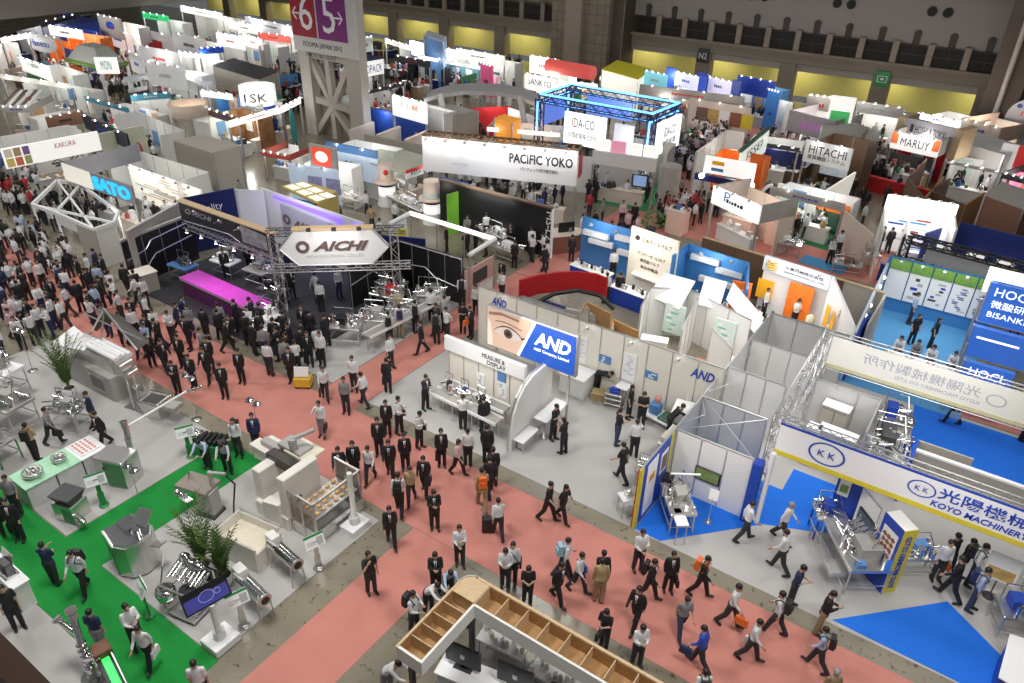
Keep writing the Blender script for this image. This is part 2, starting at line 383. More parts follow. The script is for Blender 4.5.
# screen on a pale column with a low white plinth
def pole_plinth(c, sz, ang, H, label, screen=None, top=False):
    t = T('display_column', label, 'column', (c[0], c[1], .02), ang)
    t.p('plinth', M().bb(-sz[0]/2, -sz[1]/2, 0, sz[0]/2, sz[1]/2, .24, .015), SIGNW)
    t.p('post', M().l((0, 0, .24), [(.17, 0), (.17, .02), (.09, .06), (.085, H)], 14), mat('pale_green_white', (.70, .74, .68), .4))
    t.p('collar', M().l((0, 0, .24), [(.17, .0), (.165, .30), (.155, .30)], 16), mat('clear_sleeve', (.75, .77, .75), .1, alpha=.45))
    return t
pl = pole_plinth((-14.02, 6.73), (.72, .80), 0, 1.3, 'pale column on a white plinth carrying the blue screen')
s = T('monitor', 'flat blue screen tilted on the pale column at the platform corner', 'screen', (-14.1, 6.7, 1.58), 1.35)
m = M().q([(-.62, -.1, 0), (.62, -.1, 0), (.62, .14, .56), (-.62, .14, .56)], .05); s.p('case', m, BLACK)
m = M().q([(-.58, -.091, .045), (.58, -.091, .045), (.58, .127, .52), (-.58, .127, .52)], .01); scr = s.p('display', m, mat('indigo_screen', (.03, .03, .16), .3, emit=.35, ecol=(.10, .10, .42), var=.4, scale=3))
g = M(); ring(g, (0, .01, .285), .15, .165, (1, 0, 0), (0, .36, .93), (0, -.93, .36), .006, 20, 1.3); ring(g, (.3, .01, .285), .07, .085, (1, 0, 0), (0, .36, .93), (0, -.93, .36), .006, 16)
s.p('picture', g, mat('pale_blue_lines', (.25, .28, .6), .4, emit=.4), scr)
p2 = pole_plinth((-14.15, 12.05), (.62, .80), 0, 2.1, 'tall pale post on a white plinth beside the forming machine')
p2.p('lamp_head', M().c((-.18, 0, 2.1), (.02, 0, 2.2), .07, .09), CHROME)

# faceted stainless cabinet with a green door
t = T('stainless_cabinet', 'round-fronted stainless cabinet with a green door at the walkway edge', 'machine', (-18.5, 7.05, .02), 0)
body = [(-.75, -.45), (-.45, -.5), (.1, -.62), (.5, -.45), (.68, -.1), (.62, .35), (.3, .6), (-.6, .55)]
t.p('housing', M().pr(body, .06, 1.25), STEEL)
t.p('plinth_ring', M().pr([(x*.94, y*.94) for x, y in body], 0, .06), DARK)
d = t.p('door', M().q([(-.44, -.515, .12), (.08, -.63, .12), (.08, -.63, 1.15), (-.44, -.515, 1.15)], .03), GREEN)
M().c((.03, -.66, .6), (.03, -.66, .9), .012).obj('handle', CHROME, d)
t.p('top_tray', M().pr([(x*.9, y*.9) for x, y in body], 1.25, 1.33).bb(-.5, -.1, 1.33, .1, .4, 1.5).c((.3, .1, 1.33), (.3, .1, 1.55), .12), CHROME)
t.p('lid_flap', M().q([(-.1, .2, 1.5), (.5, .3, 1.55), (.45, .65, 1.95), (-.1, .55, 1.85)], .03), STEEL)
t.p('side_spout', M().q([(.62, .2, .95), (.95, .3, 1.0), (.9, .6, 1.0), (.6, .5, .95)], .04), STEEL)

# chrome pipe fitting standing on a disc
t = T('chrome_pipe_fitting', 'tall branching chrome pipe on a round foot at the lower walkway', 'machine', (-15.85, 4.1, .02), 0)
t.p('foot', M().l((0, 0, 0), [(.30, 0), (.30, .03), (.08, .05)], 18), STEEL)
m = M().c((0, 0, .05), (0, 0, .35), .11, n=14); m.e((0, 0, .4), (.15, .15, .1)); m.c((0, 0, .4), (-.35, .12, 1.05), .10, n=14)
for k in range(5): m.e((-.07*k-.03, .024*k+.01, .46+.13*k), (.14, .14, .05))
m.c((-.35, .12, 1.05), (-.75, .3, 1.75), .09, n=14); m.c((-.45, .17, 1.2), (-.9, .0, 1.6), .075, n=12); m.c((-.1, 0, .62), (.3, .15, .9), .08, n=12); m.e((.33, .16, .92), (.12, .12, .1))
t.p('pipe', m, CHROME)
m = M().c((-.75, .3, 1.72), (-.78, .31, 1.82), .15, n=14).c((-.9, 0, 1.58), (-.95, -.02, 1.66), .13, n=14).c((-.66, .26, 1.55), (-.7, .28, 1.64), .13, n=14)
t.p('flange', m, STEEL)
# glowing belt
t = T('belt_conveyor', 'narrow conveyor with a glowing green belt and brown end box', 'machine', (-14.9, 4.25, .02), math.atan2(-.33, 1.35))
t.p('frame', M().bb(-.9, -.2, .62, 1.9, .2, .82).c((-.7, 0, 0), (-.7, 0, .62), .04).c((1.5, 0, 0), (1.5, 0, .62), .04), DARK)
t.p('belt', M().bb(-.5, -.1, .82, 1.9, .1, .88), mat('glowing_belt', (.05, .8, .15), .4, emit=.55, var=.4))
t.p('end_box', M().bb(-.95, -.22, .82, -.5, .22, 1.06), mat('rust_brown', (.15, .06, .03), .5))
t.p('side_rail', M().b(-.9, .16, .84, 1.9, .19, .98), ALU)
# white counter with a machine on top (left edge)
t = T('display_counter', 'white counter at the left edge with a small black and steel unit', 'counter', (-20.9, 4.3, .02), 0)
t.p('body', M().bb(-1.9, -.24, 0, 1.45, .18, .96), WHITE); t.p('top', M().bb(-1.95, -.28, .96, 1.5, .22, 1.0), SIGNW)
t = T('tabletop_machine', 'small black and steel tray unit on the left edge counter', 'machine', (-20.15, 4.3, 1.022), 0)
t.p('tray', M().bb(-.5, -.22, 0, .35, .16, .07), CHROME); t.p('motor_box', M().bb(-.35, -.1, .07, .1, .14, .32), BLACK); t.p('lid', M().q([(-.42, .1, .3), (.2, .1, .3), (.2, .18, .6), (-.42, .18, .6)], .03), STEEL)

# pedestal machine with a black hose
t = T('pedestal_machine', 'brown grey pedestal machine with swing table and black hose', 'machine', (-18.55, 9.75, .02), .25)
t.p('base', M().bb(-.4, -.3, 0, .35, .3, .12), DARK); t.p('column', M().bb(-.3, -.22, .12, .3, .22, 1.05), IRON)
t.p('table', M().bb(-1.0, -.35, 1.05, .25, .45, 1.15), mat('worn_table', (.30, .26, .23), .5, .3)); t.p('arm', M().c((.2, .1, 1.15), (.2, .1, 1.75), .07).c((.2, .1, 1.7), (.75, .2, 1.75), .06), IRON)
t.p('hose', M().path([(.7, .2, 1.72), (.95, .3, 1.3), (.85, .2, .6), (1.0, -.1, .2), (1.4, -.2, .06), (1.9, .2, .06), (2.1, .6, .3)], .03, 6), BLACK)
t.p('nozzle', M().c((-.7, .1, 1.15), (-.7, .1, 1.4), .09, .05), CHROME); t.p('drip_bowl', M().e((-.75, -.45, .9), (.25, .12, .16)).c((-.5, -.4, .7), (-.5, -.4, 1.05), .05), CHROME)
t.p('chute', M().q([(-.95, -.5, .95), (-.4, -.55, .75), (-.3, -.35, .75), (-.9, -.3, 1.0)], .03), STEEL)

# large cream forming machine
t = T('forming_machine', 'large cream and grey dough forming machine with a bread tray window', 'machine', (-16.3, 11.6, .02), 0)
t.p('base', M().bb(-1.05, -.95, 0, .55, .75, .55, .03), CREAMP)
t.p('side_cabinet', M().pr([(-.35, -1.15), (.25, -1.0), (.25, -.7), (-.35, -.8)], 0, 1.0), CREAMP)
m = M().bb(-1.15, -.8, .55, -.75, .7, 1.75, .03).bb(.25, -.9, .55, .6, .55, 2.15, .03); t.p('upright', m, CREAMP)
t.p('cross_beam', M().bb(-1.2, -.15, 1.6, .45, .25, 1.95, .03), mat('dark_casting', (.09, .08, .075), .4, .5))
t.p('hood', M().bb(-2.2, .05, 1.15, -1.1, .9, 1.62, .05).b(-2.25, .0, 1.62, -1.1, .45, 1.72), CREAMP)
m = M().bb(-1.1, .3, 2.0, .0, .9, 2.12).c((-.4, .4, 2.12), (-.4, .4, 2.55), .14).c((-.45, .4, 2.5), (.05, 1.0, 2.75), .08).bb(-1.9, .2, 1.72, -1.0, .5, 1.92)
t.p('drive_head', m, IRON)
t.p('top_plate', M().bb(-.75, .25, 1.95, .35, 1.1, 2.02), mat('cream_plate', (.7, .66, .52), .4))
t.p('panel_switch', M().b(.6, -.5, 1.0, .62, -.3, 1.2), DARK)
m = M()
for k, (a, b) in enumerate((((.75, -.9), (.75, 1.2)), ((1.9, -.9), (1.9, 1.2)))):
    pass
fr = M()
for x, y in ((.65, -.8), (1.75, -.8), (1.75, 1.2), (.65, 1.2), (1.2, 1.2), (1.2, -.8)): fr.b(x-.035, y-.035, 0, x+.035, y+.035, 1.75)
for z in (.5, 1.70): fr.b(.65, -.835, z-.04, 1.75, -.765, z+.04).b(.65, 1.165, z-.04, 1.75, 1.235, z+.04).b(1.715, -.8, z-.04, 1.785, 1.2, z+.04)
t.p('guard_frame', fr, STEEL)
g = M(); g.b(.68, -.79, .54, 1.17, -.78, 1.66).b(1.23, -.79, .54, 1.72, -.78, 1.66)
t.p('guard_window', g, mat('amber_glass', (.45, .33, .24), .1, alpha=.35))
g = M(); g.b(.68, 1.19, .54, 1.17, 1.21, 1.66).b(1.23, 1.19, .54, 1.72, 1.21, 1.66); t.p('rear_panel', g, mat('grey_brown_panel', (.30, .26, .23), .3, .4))
g = M(); g.b(.66, -.81, .04, 1.74, -.79, .46).b(1.74, -.8, .04, 1.76, 1.2, .46); t.p('skirt_panel', g, STEEL)
t.p('tray', M().bb(.7, -.7, .95, 1.7, 1.1, 1.0), ALU)
m = M()
for i in range(4):
    for j in range(6): m.e((.84+.23*i, -.5+.27*j, 1.03), (.08, .10, .045), 8, 5)
t.p('bread_dough', m, mat('bread', (.62, .40, .18), .7, var=.5)); props(t.e.children[-1], kind='stuff')

# open white crate like enclosure and steel table edge
t = T('white_enclosure', 'open white box enclosure with a shelf beside the palms', 'machine', (-16.0, 9.35, .02), .15)
m = M().bb(-.9, -.55, 0, .8, -.48, 1.0).bb(-.9, -.48, 0, -.83, .6, 1.0).bb(.73, -.48, 0, .8, .6, .75).bb(-.83, .53, 0, .73, .6, .95); t.p('walls', m, CREAMP)
t.p('shelf', M().bb(-.83, -.48, .6, .73, .53, .64), mat('cream_shelf', (.68, .62, .5), .5)); t.p('rim', M().b(-.92, .6, .95, .82, .64, 1.0), STEEL)
# chrome rollers on legs
def roller(x, y, rz, label):
    t = T('roller_drum', label, 'machine', (x, y, .02), rz, 'horizontal chrome drums on legs')
    t.p('drum', M().c((-.75, 0, .85), (.55, 0, .85), .20, n=18), CHROME)
    t.p('end_cap', M().c((.55, 0, .85), (.60, 0, .85), .21, n=18), STEEL); t.p('end_cap', M().c((-.80, 0, .85), (-.75, 0, .85), .21, n=18), STEEL)
    t.p('bore', M().c((.6, 0, .85), (.612, 0, .85), .13, n=14), BLACK)
    for sx in (-.6, .45):
        for sy in (-.18, .18): t.p('leg', M().c((sx, sy, .75), (sx*1.1, sy*1.3, 0), .022), STEEL)
    t.p('inlet', M().bb(-.85, -.15, 1.0, -.45, .15, 1.25).path([(-.6, -.2, 1.2), (-.3, -.25, 1.35), (-.1, -.2, 1.3)], .02), mat('white_cap', (.75, .75, .73), .4))
roller(-14.35, 9.45, -.12, 'chrome roller drum nearer the large cream machine')
roller(-14.1, 8.05, -.12, 'chrome roller drum beside the white potted palm')
# chrome tumbling mixer
t = T('drum_mixer', 'chrome tumbling mixer with tilted frame behind the blue screen', 'machine', (-15.85, 7.05, .02), .2)
m = M().path([(-.6, -.4, 0), (-.6, -.4, .9), (.6, -.4, .9), (.6, -.4, 0)], .035).path([(-.6, .5, 0), (-.6, .5, 1.1), (.6, .5, 1.1), (.6, .5, 0)], .035).path([(-.6, -.4, .5), (-.6, .5, .5)], .03).path([(.6, -.4, .5), (.6, .5, .5)], .03)
t.p('frame', m, STEEL)
t.p('drum', M().l((-.45, -.35, .35), [(.05, 0), (.26, .06), (.3, .3), (.26, .42), (.2, .44)], 16), CHROME)
m = M()
for k in range(9): m.c((-.55+.14*k, -.1+.04*(k % 3), .95+.05*(k % 2)), (-.55+.14*k, .4, 1.15), .05)
m.e((.1, .4, 1.25), (.35, .2, .14)); m.e((-.4, .5, 1.2), (.2, .16, .2)); t.p('pipework', m, CHROME)
t.p('tilt_panel', M().q([(-.85, -.1, .7), (-.6, -.45, .65), (-.5, -.2, 1.5), (-.78, .1, 1.5)], .04), STEEL)
t.p('motor', M().c((-.2, .0, .45), (.4, .0, .45), .2, n=14), DARK); t.p('tray', M().bb(-.3, -.6, .1, .7, .3, .14), ALU)
t.p('motor_block', M().bb(-.1, .4, .7, .6, .7, .95).bb(.1, .25, .95, .5, .45, 1.1), BLACK)

# hopper press with white canopy top
t = T('hopper_press', 'grey hopper press with a white open funnel and rolled canopy', 'machine', (-28.6, 12.0, .02), .05)
t.p('body', M().bb(-1.6, -.7, 0, 1.6, .55, 1.15, .03), IRON); t.p('window_frame', M().b(.15, -.74, .3, 1.2, -.7, 1.0), STEEL); t.p('window', M().b(.25, -.76, .38, 1.1, -.735, .92), mat('dim_glass', (.15, .15, .15), .1))
t.p('upper_body', M().bb(-1.5, -.4, 1.15, 1.5, .45, 1.75), STEEL)
m = M().q([(-1.6, -.9, 1.9), (-.6, -.9, 2.0), (-.5, -.1, 2.25), (-1.6, .1, 2.2)], .04).q([(-.6, -.9, 2.0), (-.1, -.5, 1.8), (-.3, .2, 2.0), (-.5, -.1, 2.25)], .04).q([(-1.6, -.9, 1.9), (-1.6, .1, 2.2), (-1.4, .1, 1.5), (-1.4, -.5, 1.5)], .04)
t.p('funnel', m, SIGNW)
m = M()
for k in range(4): m.c((-.2, -.25+.2*k, 1.95-.05*abs(k-1)), (1.7, -.25+.2*k, 1.9-.05*abs(k-1)), .11, n=10)
t.p('roller_canopy', m, SIGNW)
m = M().path([(-1.3, .5, 1.7), (.2, .6, 3.3), (1.8, .6, 1.9)], .045).path([(-1.3, .5, 2.7), (2.2, .7, 2.5)], .03).path([(.2, .6, 3.3), (.0, .2, 1.9)], .035); t.p('gantry', m, ALU)
m = M().q([(-1.3, .55, 1.8), (.15, .6, 3.2), (.1, 1.3, 2.6), (-1.2, 1.2, 1.9)], .03).q([(.15, .6, 3.2), (1.8, .6, 1.9), (1.6, 1.3, 1.9), (.1, 1.3, 2.6)], .03); t.p('canopy_sheet', m, mat('dark_sheet', (.12, .11, .10), .5))
t = T('column_mixer', 'tall twin column mixer with chrome head and floor tray', 'machine', (-25.9, 11.75, .02), .2)
t.p('foot', M().bb(-.55, -.3, 0, .35, .3, .06), CHROME)
for y in (-.16, .16): t.p('column', M().c((-.1, y, .06), (-.1, y, 1.75), .05), STEEL)
t.p('head', M().c((-.25, -.3, 1.95), (-.25, .3, 1.95), .24, n=16).bb(-.4, -.25, 1.6, .2, .25, 1.8), STEEL)
t.p('spindle', M().c((.15, 0, 1.6), (.15, 0, 1.1), .05).c((.15, 0, 1.1), (.15, 0, 1.0), .15, .12), CHROME); t.p('side_strut', M().c((.25, .2, 1.7), (.45, .3, .06), .02), STEEL)
t = T('hopper_bin', 'square steel feed bin with an open dark mouth and boom', 'machine', (-24.75, 11.85, .02), .3)
t.p('bin', M().hexa([(-.3, -.25, 0), (.3, -.25, 0), (.3, .25, 0), (-.3, .25, 0), (-.5, -.4, .85), (.45, -.4, .85), (.45, .4, .85), (-.5, .4, .85)]), STEEL)
t.p('mouth', M().b(-.36, -.3, .852, .32, .3, .86), mat('bin_mouth', (.06, .055, .05), .6)); t.p('rim', M().path([(-.5, -.4, .87), (.45, -.4, .87), (.45, .4, .87), (-.5, .4, .87), (-.5, -.4, .87)], .03), CHROME)
t.p('outfeed', M().bb(.45, -.25, .62, 1.1, .25, .8), IRON)
t = T('boom_arm', 'long white boom reaching from the green cabinet to the feed bin', 'machine', (-22.6, 9.6, .02), 0)
t.p('stem', M().c((-.1, 0, 1.25), (-.3, .1, 1.9), .12, .14, n=12), CHROME); t.p('boom', M().c((-.25, .1, 1.65), (-.9, 2.9, 1.35), .045), SIGNW); t.p('tip', M().c((-.9, 2.9, 1.35), (-.8, 3.4, 1.3), .05).e((-.78, 3.5, 1.3), .08), CHROME)
t.p('support', M().c((-.1, 0, 0), (-.1, 0, 1.3), .1), STEEL)
t = T('cabinet_machine', 'waist-high steel cabinet machine with a green front panel', 'machine', (-22.45, 8.95, .02), .35)
t.p('body', M().bb(-.62, -.42, 0, .55, .42, 1.15, .02), STEEL); t.p('front_panel', M().b(-.2, -.45, .08, .53, -.42, 1.05), mat('metal_green', (.06, .26, .09), .3, .4)); t.p('side_door', M().b(-.6, -.44, .08, -.22, -.42, 1.05), STEEL)
t.p('latch', M().b(-.26, -.46, .7, -.18, -.44, .85), DARK); t.p('nozzle', M().c((-.45, -.5, .6), (-.45, -.42, .6), .06), CHROME)
# green topped counter with pots
t = T('display_counter', 'pale grey counter with a mint green top carrying chrome bowls', 'counter', (-23.95, 7.3, .02), math.atan2(1.95, .02)-math.pi/2+math.pi/2)
t.p('body', M().bb(-.95, -.55, 0, 1.8, .55, .86), mat('counter_grey', (.62, .62, .62), .5)); t.p('top', M().b(-.98, -.58, .86, .9, .58, .9), PGREEN); t.p('white_top', M().b(.9, -.58, .86, 1.83, .58, .9), SIGNW)
t.p('joint_strip', M().b(0, -.575, 0, .04, -.55, .86), DARK); t.p('joint_strip', M().b(.9, -.575, 0, .94, -.55, .86), DARK)
def chrome_bowl(x, y, r, label):
    t = T('chrome_mixing_head', label, 'machine part', (x, y, .922), 0, 'chrome pieces on the mint green counter')
    t.p('bowl', M().l((0, 0, 0), [(r*.7, 0), (r, .10), (r, .2), (r*.8, .2), (r*.5, .12)], 16), STEEL)
    m = M()
    for k in range(6): m.e((math.cos(k)*r*.4, math.sin(k)*r*.4, .24), (.07, .07, .07), 8, 5)
    t.p('knobs', m, STEEL); t.p('lever', M().c((r*.6, 0, .15), (r*1.5, .1, .3), .025), STEEL)
chrome_bowl(-23.9, 6.85, .32, 'larger round chrome bowl on the mint green counter')
chrome_bowl(-23.95, 7.75, .24, 'smaller chrome fitting on the mint green counter')
t = T('sample_tray', 'white tray of small red printed samples on the counter end', 'tray', (-24.0, 8.65, .922), 0)
t.p('tray', M().bb(-.45, -.35, 0, .45, .35, .03), SIGNW); m = M()
for i in range(5):
    for j in range(4): m.b(-.38+.16*i, -.28+.15*j, .03, -.28+.16*i, -.2+.15*j, .045)
props(t.p('samples', m, mat('pink_red_sample', (.7, .25, .22), .6)), kind='stuff')
t = T('compact_feeder', 'small black and green feeder box beside a reading board', 'machine', (-22.1, 7.0, .02), .3)
t.p('body', M().bb(-.4, -.35, 0, .4, .35, .7), STEEL); t.p('front', M().b(.0, -.37, .05, .39, -.35, .6), GREEN); t.p('hopper', M().hexa([(-.3, -.25, .7), (.3, -.25, .7), (.3, .25, .7), (-.3, .25, .7), (-.42, -.36, 1.0), (.42, -.36, 1.0), (.42, .36, 1.0), (-.42, .36, 1.0)]), DARK)
t.p('outfeed', M().c((.3, -.2, .25), (.75, -.35, .3), .12).e((.8, -.4, .3), (.16, .12, .12)), CHROME)
for cx in (-.3, .3):
    for cy in (-.3, .3): t.p('caster', M().e((cx, cy, .05), .05), BLACK)
def fiddly(name, label, x, y, rz, sx, sy, h, seed, n=14, legmat=None, topmat=None, group=None, cat='machine', accent=None):
    "a stainless food machine: leg frame, deck, drive box and a crowd of chrome fittings"
    r = random.Random(seed); t = T(name, label, cat, (x, y, .02), rz, group)
    for ax in (-1, 1):
        for ay in (-1, 1): t.p('leg', M().c((ax*(sx/2-.06), ay*(sy/2-.06), 0), (ax*(sx/2-.08), ay*(sy/2-.08), h*.7), .03), legmat or STEEL)
    t.p('deck', M().bb(-sx/2, -sy/2, h*.66, sx/2, sy/2, h*.74), topmat or STEEL)
    t.p('rail', M().path([(-sx/2+.06, -sy/2+.06, h*.25), (sx/2-.06, -sy/2+.06, h*.25), (sx/2-.06, sy/2-.06, h*.25), (-sx/2+.06, sy/2-.06, h*.25), (-sx/2+.06, -sy/2+.06, h*.25)], .022), STEEL)
    bx = (r.random()-.5)*sx*.4
    t.p('drive_box', M().bb(bx-sx*.16, -sy*.15, h*.74, bx+sx*.16, sy*.35, h*1.02), accent or IRON)
    m = M(); near = math.hypot(x, y) < 27
    for k in range(n):
        if near: m = M()
        px, py = (r.random()-.5)*sx*.9, (r.random()-.5)*sy*.9; q = r.random(); s = .05+.09*r.random()
        if q < .4: m.c((px, py, h*.74), (px, py, h*(.8+.3*r.random())), s, s*(.6+.5*r.random()), n=10)
        elif q < .7: m.e((px, py, h*.8), (s*1.4, s*1.2, s), 10, 6)
        else: m.c((px-.2, py, h*(.82+.2*r.random())), (px+.25, py+.1*r.random(), h*(.82+.2*r.random())), s*.5, n=8)
        if near: t.p('fitting', m, CHROME)
    if not near: t.p('fittings', m, CHROME)
    m = M(); m.path([(-sx*.4, sy*.3, h*.74), (-sx*.4, sy*.3, h*1.25), (sx*.2, sy*.3, h*1.25), (sx*.3, 0, h*.95)], .02); t.p('pipe_run', m, CHROME)
    return t
fiddly('chrome_depositor', 'low chrome depositor on thin legs beside the walking man with a bag', -26.9, 9.55, .4, 1.3, .9, 1.2, 5, 22)
fiddly('chrome_depositor', 'cluttered chrome machine at the left edge under a round lamp', -28.9, 8.3, .2, 1.8, 1.2, 1.5, 6, 26)
fiddly('chrome_depositor', 'green based chrome machine at the left edge behind the tan shirt visitor', -27.0, 7.0, .2, 1.3, .9, 1.3, 8, 18, legmat=GREEN)
fiddly('chrome_depositor', 'grey machine with a white hood at the far left platform edge', -31.2, 9.2, .3, 1.5, 1.1, 1.6, 9, 18, topmat=SIGNW)
t = T('ribbed_blower', 'low green floor machine with black ribbed top near the pink aisle', 'machine', (-21.2, 11.75, .02), .4)
t.p('base', M().bb(-.6, -.35, 0, .65, .35, .5), GREEN); m = M()
for k in range(6): m.bb(-.55+.2*k, -.3, .5, -.42+.2*k, .3, .72)
t.p('ribs', m, BLACK); t.p('cover', M().e((-.55, 0, .7), (.25, .25, .22)), CHROME); t.p('pipe', M().path([(.6, 0, .6), (.9, .1, .7), (1.0, .2, .5)], .05), IRON)
def reading_lamp(x, y, h, lean, label):
    t = T('lamp_stand', label, 'lamp', (x, y, .02), 0, 'chrome lamps on thin stands')
    t.p('base', M().l((0, 0, 0), [(.2, 0), (.2, .02), (.02, .03)], 12), STEEL); t.p('pole', M().c((0, 0, .02), (lean, 0, h), .014), STEEL)
    m = M()
    for k in (-.2, 0.2): m.l((lean+k, 0, h-.06), [(.05, .14), (.16, .02), (.17, 0), (.13, .015)], 12)
    m.c((lean-.2, 0, h+.06), (lean+.2, 0, h+.06), .015); t.p('shade', m, CHROME)
    t.p('bulb', M().e((lean-.2, 0, h-.04), .06).e((lean+.2, 0, h-.04), .06), LITB)
for x, y, lb in ((-24.9, 9.0, 'chrome double lamp on a thin stand beside the green cabinet machine'), (-20.3, 8.35, 'chrome double lamp on a thin stand at the green walkway'), (-20.1, 13.0, 'chrome lamp on a thin stand behind the man with an orange bag'), (-30.6, 9.3, 'chrome lamp on a thin stand at the far left platform'), (-32.0, 10.6, 'chrome lamp on a thin stand behind the far left platform'), (-23.4, 12.6, 'chrome lamp on a thin stand at the platform edge by the pink aisle')):
    reading_lamp(x, y, 2.1, .1, lb)
# ================================================================ booth kit
def seams(m, p, q, z0, z1, n, nrm, r=.018):
    for i in range(n+1):
        u = i/n; x, y = p[0]+(q[0]-p[0])*u+nrm[0]*.03, p[1]+(q[1]-p[1])*u+nrm[1]*.03
        m.o(x, y, z0, r*2, r*2, z1-z0, math.atan2(q[1]-p[1], q[0]-p[0]))
    return m
def wall_run(t, p, q, h, n, mt, nrm=(0, -1), seam=ALU, z0=0.0, name='wall', th=.045, rail=True):
    "panel wall from p to q with aluminium posts and a top rail"
    o = t.p(name, M().w(p, q, z0, h, th), mt)
    m = seams(M(), p, q, z0, h+.02, n, nrm)
    if rail: m.w(p, q, h, h+.05, .06)
    t.p('wall_posts', m, seam)
    return o
def spots(t, pts, aim=(0, -.3, -.25), r=.07, arm=.35):
    for p in pts:
        p = Vector(p); d = Vector(aim).normalized(); e = p+Vector((-aim[0], -aim[1], 0)).normalized()*arm if (aim[0] or aim[1]) else p+Vector((0, 0, arm))
        h = t.p('spotlight', M().c(p-d*.09, p+d*.09, r*.7, r, n=8).c(p, e, .012, n=5), ALU)
        t.p('lamp_lens', M().c(p+d*.09, p+d*.1, r*.85, n=8), LITB, h)
def blob_print(t, name, p, right, w, h, cols, seed=1, rows=3, n=8, parent=None, up=(0, 0, 1), d=.012):
    "printed blocks standing for pictures and lines on a poster, laid on its face"
    r = random.Random(seed); R = Vector(right).normalized(); U = Vector(up).normalized(); N = R.cross(U); P = Vector(p)
    ms = [M() for _ in cols]
    for k in range(n):
        a = r.random()*w*.6; b = (k+.15)/n*h; ww = w*(.2+.3*r.random()); hh = h/n*.62
        q = P+R*a+U*b+N*(d*.5); ms[k % len(cols)].q([q, q+R*ww, q+R*ww+U*hh, q+U*hh], d*.5)
    for m, c in zip(ms, cols):
        if m.v: t.p(name, m, c, parent)
# ---------------------------------------------------------------- eye billboard booth
B = T('exhibition_booth', 'white walled booth with the long cream panel wall and small blue letters', 'booth', (-12, 23.9, 0), hall=True)
wall_run(B, (-18.0, 23.95), (-6.45, 23.95), 3.0, 11, CREAM)
wall_run(B, (-18.0, 23.95), (-18.0, 25.0), 3.0, 1, CREAM, (1, 0))
text('AND', (-17.25, 23.91, 2.35), .8, .4, TXTB, parent=B.e, off=B.off, shear=.3, bold=.02)
text('AND', (-7.75, 23.91, 2.25), .95, .42, TXTB, parent=B.e, off=B.off, shear=.3, bold=.02)
for x, z, w, h in ((-9.6, 1.5, .55, .32), (-11.7, 1.45, .55, .35)):
    po = B.p('poster', M().b(x, 23.88, z, x+w, 23.92, z+h), mat('mid_blue_print', (.10, .25, .55), .5)); blob_print(B, 'print', (x+.05, 23.88, z+.03), (1, 0, 0), w*.9, h*.8, [PAPER], int(x*10), n=3, parent=po)
for x in (-10.6, -12.9):
    po = B.p('notice', M().b(x, 23.89, 1.0, x+.6, 23.92, 2.3), SIGNW); blob_print(B, 'print', (x+.05, 23.89, 1.3), (1, 0, 0), .5, .9, [mat('faint_print', (.6, .62, .66), .6)], int(x*10), n=9, parent=po)
wall_run(B, (-16.4, 25.1), (-13.4, 25.1), 2.5, 4, GREYP); wall_run(B, (-16.4, 24.05), (-16.4, 25.1), 2.5, 1, GREYP, (1, 0)); wall_run(B, (-13.45, 24.05), (-13.45, 26.0), 2.5, 2, GREYP, (1, 0))
spots(B, [(x, 23.6, 3.0) for x in (-16.6, -12.2, -10.2, -8.2)], (0, .3, -.3))
# lit billboard
t = T('billboard', 'large lit billboard with a huge eye and white letters on blue', 'billboard', (-13.1, 20.7, 0), hall=True)
t.p('case', M().bb(-15.12, 20.62, 2.62, -11.0, 20.84, 4.40), ALU)
fz = mat('billboard_skin', (.60, .42, .32), .5, emit=.30, var=.12, scale=.8)
t.p('photo_panel', M().q([(-15.06, 20.60, 2.68), (-13.55, 20.60, 2.68), (-12.85, 20.60, 4.34), (-15.06, 20.60, 4.34)], .02), fz)
BLIT = mat('lit_blue', (.015, .09, .45), .4, emit=.45, ecol=(.01, .07, .42))
t.p('blue_panel', M().q([(-13.53, 20.60, 2.68), (-11.06, 20.60, 2.68), (-11.06, 20.60, 4.34), (-12.83, 20.60, 4.34)], .02), BLIT)
m = M(); m.q([(-13.62, 20.596, 2.68), (-13.5, 20.596, 2.68), (-12.80, 20.596, 4.34), (-12.92, 20.596, 4.34)], .006); t.p('white_divider', m, LIT)
text('AND', (-12.85, 20.60, 3.45), 1.6, .58, LIT, parent=t.e, off=t.off, shear=.25, bold=.03); text('A&D Company, Limited', (-12.85, 20.60, 3.16), 1.55, .16, LIT, parent=t.e, off=t.off)
